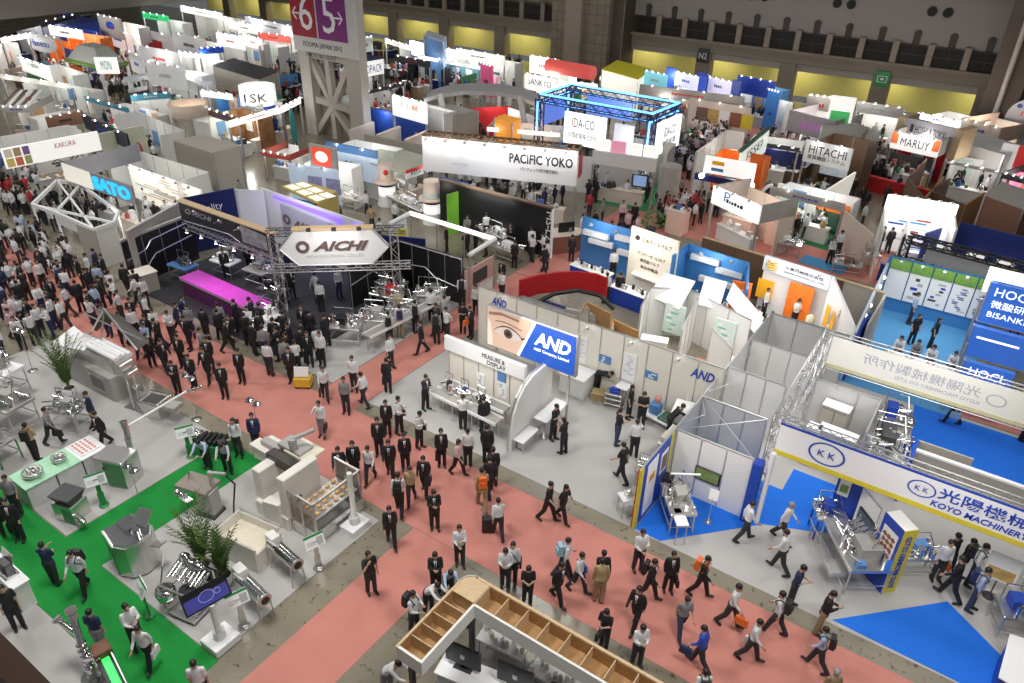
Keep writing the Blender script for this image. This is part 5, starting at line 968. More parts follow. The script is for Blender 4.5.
# ================================================================ far booths
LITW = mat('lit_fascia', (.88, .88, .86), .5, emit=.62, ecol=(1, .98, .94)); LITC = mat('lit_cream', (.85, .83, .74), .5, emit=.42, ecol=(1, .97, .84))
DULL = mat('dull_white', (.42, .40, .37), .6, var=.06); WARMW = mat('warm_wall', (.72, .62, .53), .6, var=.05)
GOODS = [SIGNW, STEEL, DARK, CHROME, mat('goods_red', (.45, .08, .06)), mat('goods_blue', (.06, .14, .4)), mat('goods_green', (.08, .3, .12)), mat('goods_tan', (.5, .36, .2))]
def stall(label, pl, pr, zt=3.6, hz=.9, depth=4.0, face=None, wall=None, txt=None, tm=None, tz=.55, tw=.7, sides='LR', counter=True, light=110, seed=0, group=None, name='exhibition_booth', cat='booth', col=(1, .97, .92), floor=None, spot=4, back=True, th=.12, carpetm=None):
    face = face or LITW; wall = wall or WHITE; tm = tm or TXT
    p, q = W(*pl, zt), W(*pr, zt); d = q-p; L = d.length; a = math.atan2(d.y, d.x); r = random.Random(seed*31+int(pl[0]))
    t = T(name, label, cat, (p.x, p.y, 0), a, group); t.L = L; t.zt = zt; t.a = a
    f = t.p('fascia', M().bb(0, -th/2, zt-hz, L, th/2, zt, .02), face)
    if txt:
        if isinstance(txt, str): txt = [(txt, tz, tw)]
        z = zt-.12*hz
        for s_, h_, w_ in txt:
            z -= h_*hz; text(s_, (L*(1-w_)/2, -th/2-.004, z), L*w_, h_*hz*.82, tm, parent=f)
    elif hz > .45 and sides is not None and spot:
        rr = random.Random(int(pl[0]*7+pl[1])); m = M(); x = L*.32
        while x < L*.62: w_ = .08+.16*rr.random(); m.b(x, -th/2-.012, zt-hz*.6, x+w_, -th/2, zt-hz*.6+min(.34, hz*.2)*(.7+.3*rr.random())); x += w_+.06
        t.p('print', m, rr.choice([TXT, TXTB, mat('grey_print', (.45, .47, .46)), TXTR]), f)
    if pl[1] < 105 or seed % 3: sides = ''
    if pl[1] < 105: depth = min(depth, 3.2)
    if sides:
        if 'L' in sides: t.p('side_fascia', M().b(0, th/2, zt-hz, .1, depth, zt), DULL if face in (LITW, LITC) else face)  # unlit sides of lit fascias: missing lamp light put into a duller colour
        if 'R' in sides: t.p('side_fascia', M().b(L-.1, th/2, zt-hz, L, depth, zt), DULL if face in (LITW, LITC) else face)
    for x in (.08, L-.08): t.p('post', M().b(x-.06, -.05, 0, x+.06, .07, zt-hz), ALU)
    if back:
        bz = zt-(1.1 if pl[1] < 105 else .5); t.p('back_wall', M().b(0, depth-.1, 0, L, depth, bz), wall)
        t.p('side_wall', M().b(0, depth*.55, 0, .08, depth, bz), wall); t.p('side_wall', M().b(L-.08, depth*.55, 0, L, depth, bz), wall)
        m = M()
        for k in range(int(L/1.5)+1): m.b(min(k*1.5, L-.03), depth-.13, 0, min(k*1.5, L-.03)+.03, depth-.1, bz)
        t.p('wall_posts', m, ALU)
        for k in range(max(1, int(L/2))):
            x = .4+k*2*(L-.8)/max(2, L); po = t.p('poster', M().b(x, depth-.15, 1.0, min(x+.9, L-.1), depth-.12, 2.1), r.choice([PAPER, mat('poster_blue', (.15, .3, .55)), mat('poster_warm', (.6, .35, .2)), mat('mint_poster', (.62, .74, .70))]))
    if counter:
        n = max(1, int(L/2.6))
        for k in range(n):
            x0 = .3+k*(L-.6)/n; x1 = x0+(L-.6)/n-.5
            cb = t.p('counter', M().bb(x0, .5, 0, x1, 1.1, .92).b(x0-.04, .46, .92, x1+.04, 1.14, .97), r.choice([WHITE, GREYP, WARMW]))
            for j in range(4):
                x = x0+.2+r.random()*(x1-x0-.4); y = .6+r.random()*.35; s = .1+.12*r.random(); zz = .97
                m = M().bb(x-s, y-s*.7, zz, x+s, y+s*.7, zz+s*2.2) if r.random() < .6 else M().l((x, y, zz), [(s*.8, 0), (s, s), (s*.5, s*2), (s*.3, s*2.3)], 8)
                t.p('sample', m, r.choice(GOODS), cb)
    if spot:
        for k in range(spot):
            x = L*(k+.5)/spot; h = t.p('spotlight', M().c((x, -.42, zt+.12), (x, -.25, zt+.05), .09, .07, n=8).c((x, -.3, zt+.1), (x, 0, zt), .015, n=4), ALU); t.p('lamp_lens', M().e((x, -.22, zt+.04), (.11, .08, .08), 8, 4), LITB, h)
    if spot and face in (LITW, LITC, SIGNW):
        for k in range(min(spot, 4)):
            c = p+Matrix.Rotation(a, 3, 'Z') @ Vector((L*(k+.5)/min(spot, 4), -.45, 0)); point((c.x, c.y, zt-.12), 5.5*max(1, hz), r=.08)
    if carpetm: t.p('floor_covering', M().b(0, -.2, 0, L, depth, .02), carpetm)
    if light:
        c = Matrix.Rotation(a, 4, 'Z') @ Vector((L/2, depth*.45, 0)); point((p.x+c.x, p.y+c.y, zt-.5), light*.8, col, .3)
    return t
def slabq(name, label, cat, pts, m, th=.1, group=None):
    "panel through photograph points (px, py, z)"
    P = [W(*p) for p in pts]; t = T(name, label, cat, (P[0].x, P[0].y, 0), hall=True, group=group); t.p('panel', M().q(P, th), m); return t
def boxroom(label, pa, pb, pc, z, m, top=None, name='closed_room', cat='booth', z0=0):
    "closed box: roof corners left, front, right as photograph points at height z"
    a, b, c = W(*pa, z), W(*pb, z), W(*pc, z); d = a+(c-b)
    t = T(name, label, cat, (b.x, b.y, z0), hall=True)
    t.p('walls', M().pr([(v.x, v.y) for v in (a, b, c, d)], z0, z), m); t.p('roof', M().pr([(v.x+(v.x-b.x)*.01, v.y+(v.y-b.y)*.01) for v in (a, b, c, d)], z, z+.08), top or m)
    for v in (a, b, c): t.p('corner_post', M().c((v.x, v.y, z0), (v.x, v.y, z+.09), .06, n=6), ALU)
    return t
# ---- pillar carrying the hall numbers
PILM = mat('pillar_concrete', (.50, .46, .41), .7, var=.08, scale=.6)
Yp = 43.5
def onY(px, py, Y): d = FWD+RGT*((px-512)/FOC)+UPV*((341.5-py)/FOC); return Vector((d.x*Y/d.y, Y, CAM_H+d.z*Y/d.y))
x0, x1 = onY(292, 10, Yp).x, onY(355, 10, Yp).x; zs = onY(330, 55, Yp).z
props(M().b(x0+.1, Yp+.05, 0, x0+1.3, Yp+.9, 20).b(x1-1.6, Yp+.05, 0, x1-.05, Yp+.9, 20).obj('column_hall', PILM), kind='structure')
m = M(); zt_ = zs-.3; xl, xr = x0+.9, x1-1.3; nx = (xl+xr)/2-.1; nz = zt_*.40
for a, b in (((xl, zt_), (nx, nz)), ((xr, zt_), (nx, nz)), ((nx-.2, zt_), (nx, nz)), ((nx, nz), (xl, 0)), ((nx, nz), (nx, 0)), ((nx, nz), (xr, 0)), ((xl, nz+.4), (xr, nz)), ((xl, zt_), (xr, zt_))):
    m.c((a[0], Yp+.5, a[1]), (b[0], Yp+.5, b[1]), .36, n=4)
struct('column_bracing', m, PILM); struct('column_core', M().b(x0+1.2, Yp+.75, 0, x1-1.4, Yp+.9, zs*.36), CONC)
t = T('hall_sign', 'hall number sign with white 6 on red and white 5 on purple', 'sign', (x0, Yp, zs), hall=True)
bp = t.p('panel', M().b(x0-.1, Yp-.12, zs, x1+.05, Yp, 20), mat('sign_off_white', (.62, .60, .58), .5))
zc = onY(330, 40, Yp).z; zt2 = 15.5; xm = onY(318.5, 30, Yp).x; xa = onY(294, 30, Yp).x; xb = onY(348, 30, Yp).x
t.p('red_field', M().b(xa, Yp-.16, zc, xm-.1, Yp-.12, zt2), mat('crimson', (.36, .015, .035), .4)); t.p('purple_field', M().b(xm+.1, Yp-.16, zc, xb, Yp-.12, zt2), mat('purple', (.22, .02, .20), .4))
text('6', (xm-1.9, Yp-.165, zc+.5), 1.5, 2.7, SIGNW, parent=t.e, off=t.off); text('5', (xm+.75, Yp-.165, zc+.5), 1.4, 2.7, SIGNW, parent=t.e, off=t.off)
text('←', (xa+.2, Yp-.165, zc+1.2), 1.0, 1.0, SIGNW, parent=t.e, off=t.off); text('→', (xb-1.3, Yp-.165, zc+1.2), 1.0, 1.0, SIGNW, parent=t.e, off=t.off)
text('FOOMA JAPAN 2015', (xa+1.1, Yp-.125, zc-.85), 4.4, .5, TXT, parent=t.e, off=t.off); text('TOKYO BIG SIGHT', (xa+1.2, Yp-.125, zc-1.5), 3.6, .32, TXT, parent=t.e, off=t.off)
# ---- left side
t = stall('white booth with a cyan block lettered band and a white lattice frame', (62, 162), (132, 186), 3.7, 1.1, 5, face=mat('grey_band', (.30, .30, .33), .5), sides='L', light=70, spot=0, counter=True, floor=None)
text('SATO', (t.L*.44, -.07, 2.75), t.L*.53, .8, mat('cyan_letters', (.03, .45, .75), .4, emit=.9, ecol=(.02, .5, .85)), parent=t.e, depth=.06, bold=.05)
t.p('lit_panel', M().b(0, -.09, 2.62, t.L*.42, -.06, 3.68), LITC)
hx = [W(x, y, 2.3) for x, y in ((32, 204), (57, 180), (80, 184), (118, 211), (114, 222), (94, 229), (55, 212))]
t = T('lattice_frame', 'white hexagonal open ceiling frame beside the cyan lettered booth', 'frame', (hx[5].x, hx[5].y, 0), hall=True); m = M()
for a, b in zip(hx, hx[1:]+hx[:1]): t.p('beam', M().w(a, b, 2.15, 2.35, .14), SIGNW)
for a, b in ((hx[1], hx[5]), (hx[2], hx[6]), (hx[0], hx[4])): t.p('beam', M().w(a, b, 2.2, 2.32, .1), SIGNW)
t.p('white_wall', M().w(hx[5], hx[4], 0, 2.15, .08), WHITE); t.p('white_wall', M().w(hx[5], hx[6], 1.6, 2.15, .08), WHITE)
for a in hx: t.p('post', M().c((a.x, a.y, 0), (a.x, a.y, 2.2), .07), SIGNW)
a, b = W(76, 222, 2.4), W(94, 229, 2.4); t.p('cream_wall', M().w(a, b, 0, 2.3, .1), DULL); point(((a.x+b.x)/2-1, (a.y+b.y)/2+2, 2), 60)
t = stall('bright cream picture wall leaning beside the tan box room', (128, 164), (201, 190), 3.0, 2.2, 2.5, face=LITC, sides='', counter=False, light=0, spot=6, back=False)
mm = [mat('cream_print', (.8, .6, .4)), mat('faint_print', (.6, .62, .66))]
blob_print(t, 'print', (.4, -.07, 1.3), (1, 0, 0), t.L*.9, 1.5, mm, 3, n=9)
boxroom('closed tan box room with a pitched lid', (174, 142), (212, 154), (240, 147), 3.4, BEIGE)
carpet('green carpet behind the cyan lettered booth', [W(95, 168), W(128, 178), W(120, 160), W(100, 158)], .01, GCARP)
t = stall('long white banner booth with food pictures and small red lettering', (0, 149), (97, 131), 3.6, 1.3, 5, sides='', light=70, seed=2, spot=0)
text('KAKURA', (t.L*.52, -.07, 3.0), t.L*.22, .34, TXTR, parent=t.e)
for k, c in enumerate(((.8, .65, .2), (.75, .2, .12), (.45, .5, .2), (.85, .8, .6), (.5, .35, .2), (.3, .15, .4))): t.p('food_tile', M().b(.1+t.L*.09*(k % 3), -.09, 2.38+.6*(k//3), .05+t.L*.085*(1+k % 3), -.06, 2.92+.6*(k//3)), mat('food_tile_%d' % k, c, .5, emit=.15))
t.p('end_wall', M().b(t.L, -.05, 0, t.L+3.2, .1, 3.4), mat('pale_green_wall', (.72, .74, .58))); t.p('scaffold', M().truss((t.L*.5, .8, 2.0), (t.L, .8, 2.0), .6, .05), BLACK)
stall('long navy panel booth with a red round mark at its end', (82, 113), (127, 134), 3.6, 1.1, 4, face=mat('ink_blue', (.015, .02, .05), .4), sides='', light=90, seed=3).p('red_mark', M().c((9.5, -.08, 3.0), (9.5, -.05, 3.0), .45, n=14), RED)
stall('booth with a pale blue edged roof behind the navy panel', (85, 96), (128, 108), 3.4, .35, 5, face=mat('teal_edge', (.06, .25, .35)), light=150, seed=4)
stall('brown timber walled stand with white goods', (45, 117), (82, 110), 2.8, 1.0, 3, face=mat('red_brown_board', (.26, .13, .08)), light=40, seed=5)
t = stall('white tent booth with brown striped roof at the left edge', (0, 106), (30, 106), 3.0, .5, 4, face=DULL, light=60, seed=6)
for k in range(6): t.p('roof_stripe', M().q([(t.L*k/6, 0, 3.0), (t.L*(k+.55)/6, 0, 3.0), (t.L*(k+.55)/6, 3, 3.6), (t.L*k/6, 3, 3.6)], .05), [WOODD, SIGNW][k % 2])
t = stall('bright white booth with a scalloped lit name board at the far left', (19, 56), (48, 66), 4.2, 1.3, 6, light=200, txt='FUJISEIKI', tz=.4, tw=.4, seed=7, sides='L')
stall('bright white walled booth left of the grey tent', (0, 74), (70, 84), 3.4, .4, 6, light=180, seed=8, face=LITC)
# grey pyramid tent with green rim
P = [W(66, 60, 3.4), W(100, 68, 3.4), W(127, 64, 3.4), W(98, 55, 3.4)]; ctr = sum(P, Vector())/4; Tp = [ctr+(p-ctr)*.5+Vector((0, 0, 1.5)) for p in P]
t = T('tent_roof', 'grey tent roof with a green rim and white name plate', 'tent', (ctr.x, ctr.y, 0), hall=True); m = M()
for i in range(4): j = (i+1) % 4; m.q([P[i], P[j], Tp[j], Tp[i]], .08)
m.q(Tp, .08); t.p('canopy', m, mat('tent_grey', (.40, .40, .37), .7)); m = M()
for i in range(4): m.c(P[i], P[(i+1) % 4], .2, n=6)
t.p('green_rim', m, mat('olive_green', (.14, .24, .05))); 
for p in P: t.p('post', M().c((p.x, p.y, 0), (p.x, p.y, 3.4), .15), SIGNW)
a, b = W(95, 62, 4.4), W(117, 62, 4.4); d = (b-a).normalized(); t.p('name_plate', M().w(a, b, 3.4, 4.8, .3), LITW); text('MON', a+Vector((d.y, -d.x, 0))*.2+d*.5+Vector((0, 0, -.65)), (b-a).length-1.0, .8, mat('sea_green', (.1, .4, .3)), right=d, parent=t.e, off=t.off)
point((ctr.x, ctr.y, 3), 150)
t = stall('orange walled booth with a white oval name board', (28, 33), (60, 38), 4.0, .3, 5, face=DULL, wall=ORANGE, light=250, seed=9); t.p('oval_board', M().e((t.L*.45, -.3, 3.2), (t.L*.48, .15, 1.0), 18, 8), SIGNW); text('Hanesu', (t.L*.12, -.5, 2.9), t.L*.6, .7, TXTB, parent=t.e)
stall('orange booth under a blue roof and long white lightbox', (48, 25), (82, 30), 5.0, 1.0, 5, wall=ORANGE, light=300, seed=10)
boxroom('dark blue roofed hall stand behind the white lightbox', (55, 22), (97, 33), (104, 22), 4.0, BLUE)
t = stall('grey sign board with a small blue oval mark', (97, 14), (121, 19), 5.6, 2.2, 3, face=DULL, light=120, seed=11); t.p('mark', M().e((t.L/2, -.1, 4.7), (.9, .05, .4), 14, 6), TXTB)
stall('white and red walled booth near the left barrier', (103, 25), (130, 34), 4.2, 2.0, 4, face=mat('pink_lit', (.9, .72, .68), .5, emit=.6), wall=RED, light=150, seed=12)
stall('far booth under the left barrier with a bright ceiling strip', (0, 38), (28, 33), 4.2, .5, 6, light=250, seed=13)
stall('far dark booth under the left barrier with a cyan screen', (40, 22), (75, 14), 4.5, .6, 5, face=DARK, light=150, seed=14)
# scalloped grey booths
for k, (pl, pr, lb) in enumerate((((140, 28), (172, 36), 'grey walled booth with scalloped lamps, left of the far grey row'), ((172, 32), (205, 39), 'grey walled booth with scalloped lamps, right of the far grey row'), ((139, 45), (178, 52), 'greenish grey booth with two bright wall lamps'), ((128, 50), (142, 56), 'small pale booth beside the grey tent roof'))):
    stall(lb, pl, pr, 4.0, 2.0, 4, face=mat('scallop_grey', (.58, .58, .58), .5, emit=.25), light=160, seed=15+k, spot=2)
t = stall('grey front panel booth with a sweeping silver canopy below', (145, 61), (184, 67), 4.6, 2.0, 6, face=mat('scallop_grey', (.58, .58, .58)), light=260, seed=20)
cp = [W(x, y, 3.0) for x, y in ((128, 80), (140, 77), (160, 75), (180, 75), (195, 78), (207, 84))]
t = T('curved_canopy', 'sweeping silver canopy on white posts', 'canopy', (cp[2].x, cp[2].y, 0), hall=True)
for a, b in zip(cp, cp[1:]): t.p('canopy_segment', M().w(a, b, 2.8, 3.2, .9), mat('canopy_silver', (.66, .68, .72), .4))
for a in cp: t.p('post', M().c((a.x, a.y, 0), (a.x, a.y, 2.9), .1), SIGNW)
stall('white lattice gate booth under the canopy', (178, 51), (200, 54), 4.6, .4, 5, light=250, seed=22, face=SIGNW)
stall('booth framed by a blue square arch', (198, 48), (223, 46), 4.8, .6, 4, face=BLUE, light=220, seed=23)
stall('row of brightly lit white display tops near the left of the pillar', (216, 32), (244, 37), 4.2, 1.4, 4, light=200, seed=24, spot=4)
stall('low pink lit booth beside the white display tops', (243, 34), (262, 39), 3.8, 1.2, 4, light=150, seed=25, face=mat('pink_lit', (.9, .72, .68)))
stall('long far booth with a bright white ceiling band', (180, 5), (222, 13), 5, .8, 6, light=300, seed=26)
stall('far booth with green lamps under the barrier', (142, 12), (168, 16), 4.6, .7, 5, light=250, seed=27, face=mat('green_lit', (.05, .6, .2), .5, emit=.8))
stall('far white booth with green figures before the back wall', (228, 20), (262, 27), 4.0, 1.0, 5, light=250, seed=28)
stall('far white booth with a blue roof edge beside the pillar', (245, 16), (296, 27), 4.4, 1.2, 6, light=250, seed=29, face=mat('pale_blue_header', (.62, .68, .76)))
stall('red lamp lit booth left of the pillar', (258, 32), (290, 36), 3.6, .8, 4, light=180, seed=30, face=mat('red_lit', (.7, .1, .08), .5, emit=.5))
boxroom('long dark grey roof slab of a booth left of the pillar', (213, 66), (258, 80), (278, 72), 3.4, BEIGE, DARK)
ct = W(188, 105, 3.4); t = T('ring_canopy', 'round cream ring canopy on slim poles above the tan box room', 'canopy', (ct.x, ct.y, 0)); t.p('ring', M().l((0, 0, 2.6), [(1.4, 0), (1.5, 1.0), (1.38, 1.0), (1.3, .1)], 24), mat('cream_ring', (.66, .54, .44), .5))
for k in range(5): t.p('pole', M().c((1.4*math.cos(k*1.26), 1.4*math.sin(k*1.26), 0), (1.4*math.cos(k*1.26), 1.4*math.sin(k*1.26), 2.7), .07), ALU)
for x, y in ((-.8, -.8), (1.0, -.5)): t.p('table', M().bb(x-.8, y-.5, .8, x+.8, y+.5, .9).c((x, y, 0), (x, y, .8), .1), WARMW)
point((ct.x, ct.y, 3.2), 60, (1, .85, .7))
stall('brown food booth with orange and yellow pictures beside the ring canopy', (208, 108), (238, 117), 3.2, .6, 3, face=WOODD, wall=mat('food_brown', (.3, .14, .06), .5, var=.9, scale=1.5), light=70, seed=31)
stall('booth with yellow balls and a blue dado behind the ring canopy', (200, 90), (232, 94), 3.2, .5, 3, wall=mat('blue_dado', (.05, .22, .5)), light=160, seed=32)
stall('small red and white stand with a blue strip roof', (130, 95), (170, 92), 3.4, .5, 4, face=mat('teal_edge', (.06, .25, .35)), light=80, seed=33)
c = W(258, 96, 3.0); t = T('round_booth', 'white drum shaped sign with dark letters and a blue base ring', 'booth', (c.x, c.y, 0), .8); t.p('drum', M().l((0, 0, 2.4), [(1.5, 0), (1.5, 1.5), (1.35, 1.5), (1.35, .2)], 22), LITW); t.p('base_ring', M().l((0, 0, 2.1), [(1.6, 0), (1.6, .3), (1.4, .3)], 22), BLUE); text('1SK', (-.95, -1.55, 2.8), 1.9, .7, TXT, parent=t.e)
for k in range(6): t.p('post', M().c((1.3*math.cos(k), 1.3*math.sin(k), 0), (1.3*math.cos(k), 1.3*math.sin(k), 2.1), .1), SIGNW)
t = stall('greenish lit glass booth with a bright white roof edge left of the pillar', (228, 121), (282, 106), 3.2, .5, 4, light=200, seed=34, col=(.95, 1, .85))
stall('short return of the bright white roof edge beside the pillar', (282, 106), (300, 97), 3.2, .5, 3, light=60, seed=35)
stall('low red stand with a blue tree shaped display', (262, 150), (290, 155), 2.2, .4, 2.5, face=mat('goods_red', (.45, .08, .06)), light=40, seed=36)
t = T('tree_display', 'spiky dark blue tree shaped display left of the pillar', 'display', tuple(W(272, 146))); m = M(); r = random.Random(4)
for k in range(26): a = r.random()*6.28; m.c((0, 0, .8+r.random()), (math.cos(a)*.9, math.sin(a)*.9, 1.6+1.5*r.random()), .14, .0, n=5)
t.p('branches', m, mat('deep_blue', (.01, .04, .25))); t.p('stem', M().c((0, 0, 0), (0, 0, 1.8), .12), DARK)
t = T('oval_banner', 'upright teal oval banner left of the pillar', 'banner', tuple(W(296, 150))); t.p('sail', M().e((0, 0, 1.9), (.35, .06, 1.5), 14, 8), mat('teal', (.03, .25, .25))); t.p('stem', M().c((0, 0, 0), (0, 0, .6), .05), SIGNW)
# yellow roofed stand
P = [W(x, y, 2.6) for x, y in ((281, 186), (303, 181), (337, 191), (318, 203))]; t = T('timber_roof_stand', 'yellow timber roofed stand with bright square lights behind the violet wall', 'booth', (P[3].x, P[3].y, 0), hall=True)
t.p('roof_frame', M().q(P[::-1] if (P[1]-P[0]).cross(P[2]-P[0]).z < 0 else P, .12), mat('yellow_timber', (.55, .42, .12))); U = lambda u, v: P[0]+(P[1]-P[0])*u+(P[3]-P[0])*v+Vector((0, 0, .03))
for i in range(2):
    for j in range(3): a, b = .08+.47*i, .05+.32*j; t.p('light_square', M().q([U(a, b), U(a+.38, b), U(a+.38, b+.24), U(a, b+.24)][::-1], .03), LITC)
t.p('wall', M().w(P[3], P[2], 0, 2.5, .1), mat('yellow_timber', (.55, .42, .12)))
# ---- centre
t = stall('pale blue booth with white posters and a curved header', (288, 163), (338, 170), 3.2, 2.4, 3, face=mat('pale_blue_lit', (.60, .72, .88), .5, emit=.2), light=150, seed=40, sides='', spot=2, counter=False)
for k in range(2): t.p('poster_print', M().b(1.4+1.3*k, -.09, 1.6, 2.4+1.3*k, -.06, 2.6), mat('violet_print', (.4, .4, .7), .5, var=.5))
t.p('blue_footing', M().b(0, -.1, .3, t.L, -.06, .9), CYAN); t2 = stall('pale blue booth return with a blue topped header right of the red sign', (326, 142), (377, 152), 3.4, 2.2, 3, face=mat('pale_blue_lit', (.60, .72, .88)), light=120, seed=41, sides='', spot=2, counter=False); t2.p('blue_top', M().b(0, -.08, 2.95, t2.L, .1, 3.45), mat('mid_blue_print', (.1, .25, .55)))
a, b = W(309, 143, 4.4), W(336, 148, 4.4); d = (b-a).normalized(); t = T('hanging_sign', 'red sign with a white round mark over the pale blue booth', 'sign', (a.x, a.y, 0), math.atan2(d.y, d.x)); L = (b-a).length; t.p('grey_board', M().bb(0, -.1, 2.9, L, .1, 4.4), DULL); t.p('red_panel', M().b(L*.12, -.13, 3.1, L*.82, -.1, 4.25), mat('scarlet_lit', (.8, .08, .03), .4, emit=.5)); t.p('round_mark', M().e((L*.47, -.14, 3.7), (.5, .05, .35), 16, 8), LITW); t.p('post', M().c((L*.6, .0, 0), (L*.6, 0, 2.9), .2, n=12), SIGNW)
t = stall('booth with a deep blue back wall and cream counters right of the pillar', (364, 107), (427, 117), 3.0, .25, .6, face=BLUE, sides='', counter=False, light=0, seed=42, spot=0, back=False); t.p('blue_wall', M().b(0, .1, 0, t.L, .2, 2.9), mat('deep_royal', (.01, .06, .36))); 
for k in range(3): t.p('cream_partition', M().bb(.8+k*2.6, -3.2, 0, 1.1+k*2.6, -.2, 2.0), WARMW); t.p('cream_counter', M().bb(.8+k*2.6, -3.3, 1.0, 2.0+k*2.6, -2.9, 1.1), WARMW)
for x in (2, 7): c = t.e.matrix_world; pt = Matrix.Rotation(t.a, 4, 'Z') @ Vector((x, -.5, 0)); point((W(364, 107, 3).x+pt.x, W(364, 107, 3).y+pt.y, 2.6), 40, (.8, .9, 1), .15)
t = stall('bright white sign wall with orange and blue pictures above the blue wall', (392, 94), (427, 103), 4.6, 1.6, 3, light=100, seed=43, txt='オリオン機械', tz=.4, tw=.5, tm=mat('goods_orange', (.8, .3, .1)), counter=False)
stall('row of grey partition backs below the deep blue wall', (364, 134), (424, 145), 2.6, 2.5, .3, face=BEIGE, sides='', counter=False, light=0, seed=44, spot=0, back=False)
t = stall('pale roofed booth with red striped fascia lettering', (405, 172), (439, 161), 2.6, .5, 4, face=SIGNW, light=30, seed=45, txt='KITANAKA', sides='', spot=1); t.p('red_stripe', M().b(0, -.1, 2.5, t.L, -.05, 2.72), TXTR); t.p('roof', M().b(-.2, .1, 2.5, t.L+.2, 5.0, 2.6), mat('pale_green_roof', (.5, .52, .42)))
boxroom('grey flat roofed box beside the white lamp lit fascia', (425, 108), (455, 116), (478, 112), 3.2, DULL)
def portrait(px, py, lb, dot=None):
    c = W(px, py); t = T('portrait_column', lb, 'column', (c.x, c.y, 0), 0, 'columns with portrait drums'); t.p('base', M().l((0, 0, 0), [(.7, 0), (.55, .7)], 16), SIGNW); t.p('lit_drum', M().l((0, 0, .7), [(.58, 0), (.58, .65), (.5, .65)], 20), LITW); t.p('dark_band', M().l((0, 0, 1.35), [(.6, 0), (.6, .22)], 20), NAVY); t.p('disc', M().l((0, 0, 1.57), [(.85, 0), (.85, .1), (.55, .12)], 22), mat('cream_ring', (.66, .54, .44)))
    d = t.p('portrait_drum', M().l((0, 0, 1.67), [(.55, 0), (.52, 1.1), (.48, 1.1)], 20), mat('portrait_print', (.62, .50, .43), .5, emit=.12, var=.5, scale=1.6))
    if dot: t.p('red_dot', M().e((.34, -.38, 2.35), (.17, .17, .2), 12, 6), TXTR, d)
    else: t.p('green_label', M().l((0, 0, 1.75), [(.56, 0), (.56, .3)], 20), mat('mint_poster', (.62, .74, .70)), d)
    point((c.x+.6, c.y-1.4, 2.4), 14, (1, .9, .8), .2)
portrait(388, 204, 'drum column with a red dotted portrait, left of the pair', 1); portrait(433, 222, 'drum column with a face portrait, right of the pair')
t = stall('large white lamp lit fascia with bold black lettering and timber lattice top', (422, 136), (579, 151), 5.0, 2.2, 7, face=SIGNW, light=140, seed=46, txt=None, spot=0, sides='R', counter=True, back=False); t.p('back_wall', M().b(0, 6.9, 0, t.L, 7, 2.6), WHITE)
text('PACIFIC YOKO', (t.L*.57, -.07, 3.9), t.L*.40, .62, TXT, parent=t.e, bold=.03); text('パシフィック洋行株式会社', (t.L*.64, -.07, 3.45), t.L*.24, .24, TXT, parent=t.e); text('PACIFIC YOKO', (t.L*.2, -.07, 3.4), t.L*.1, .12, mat('pale_grey_lettering', (.5, .5, .5)), parent=t.e)
t.p('timber_lattice', M().b(0, .0, 5.0, t.L, .12, 5.12).b(0, .9, 5.0, t.L, 1.02, 5.12), WOODD)
for k in range(24): t.p('lattice_bar', M().b(k*t.L/23-.06, .1, 5.02, k*t.L/23+.06, .95, 5.1), WOOD)
for k in range(8):
    x = t.L*(k+.5)/8; h = t.p('spotlight', M().c((x, -.9, 5.1), (x, 0, 5.05), .03, n=5).c((x, -1.0, 5.12), (x, -.8, 5.0), .12, .1, n=8), ALU); t.p('lamp_lens', M().e((x, -.85, 4.97), (.1, .1, .05), 8, 4), LITB, h)
    c = t.e.location+Matrix.Rotation(t.a, 3, 'Z') @ Vector((x, -.42, 4.72)); point(tuple(c), 30, r=.08)
t.p('red_end', M().b(t.L, .3, 3.2, t.L+.06, 1.4, 4.6), TXTR)
# black walled booth
t = T('exhibition_booth', 'long black walled booth with a vertical white lettered end panel', 'booth', (-25, 37, 0), hall=True)
a, b = W(440, 180, 3.0), W(553, 209, 3.0); t.p('wall', M().w(a, b, 0, 3.0, .14), BLACK); t.p('top_edge', M().w(a, b, 3.0, 3.1, .3), WOODD)
c = W(553, 209, 3.0); e_ = W(541, 205, 3.0); d = (b-a).normalized()
text('MS-L2X', b+Vector((d.y, -d.x, 0))*.1-d*.35+Vector((0, 0, -.2)), 2.2, .45, SIGNW, right=(0, 0, -1), up=d, parent=t.e, off=t.off)
a2 = W(400, 195, 2.6); t.p('colour_panel', M().w(W(447, 195, 2.6), W(462, 190, 2.6), 0, 2.6, .1), mat('lime', (.2, .5, .05), .5, emit=.1)); t.p('colour_panel', M().w(W(462, 190, 2.6), W(480, 196, 2.6), 0, 2.6, .1), mat('bright_blue', (.03, .2, .6), .5, emit=.1)); t.p('colour_panel', M().w(W(480, 196, 2.4), W(498, 203, 2.4), .6, 2.4, .1), mat('pale_pink_panel', (.6, .38, .5), .5, emit=.1))
t.p('blue_wall', M().w(W(440, 178, 3.0), W(470, 186, 3.0), .2, 3.1, .1), mat('deep_royal', (.01, .06, .36)))
t.p('white_edge', M().c((b.x, b.y, 0), (b.x, b.y, 3.0), .09, n=8), SIGNW); area((-25, 34, 3.4), 3, 60, aim=(-25, 37, 1))
t = T('curved_counter', 'brown curved counter with black monitors beside the black wall', 'counter', tuple(W(560, 250)), .9); t.p('body', M().pr([(-1.2, -.5), (.8, -.6), (1.6, 0), (.8, .6), (-1.2, .5)], 0, 1.1), mat('brown_counter', (.28, .13, .08))); t.p('top', M().pr([(-1.3, -.6), (.8, -.7), (1.7, 0), (.8, .7), (-1.3, .6)], 1.1, 1.16), WARMW); t.p('monitor', M().bb(-.2, -.1, 1.16, .8, 0, 1.75), BLACK)
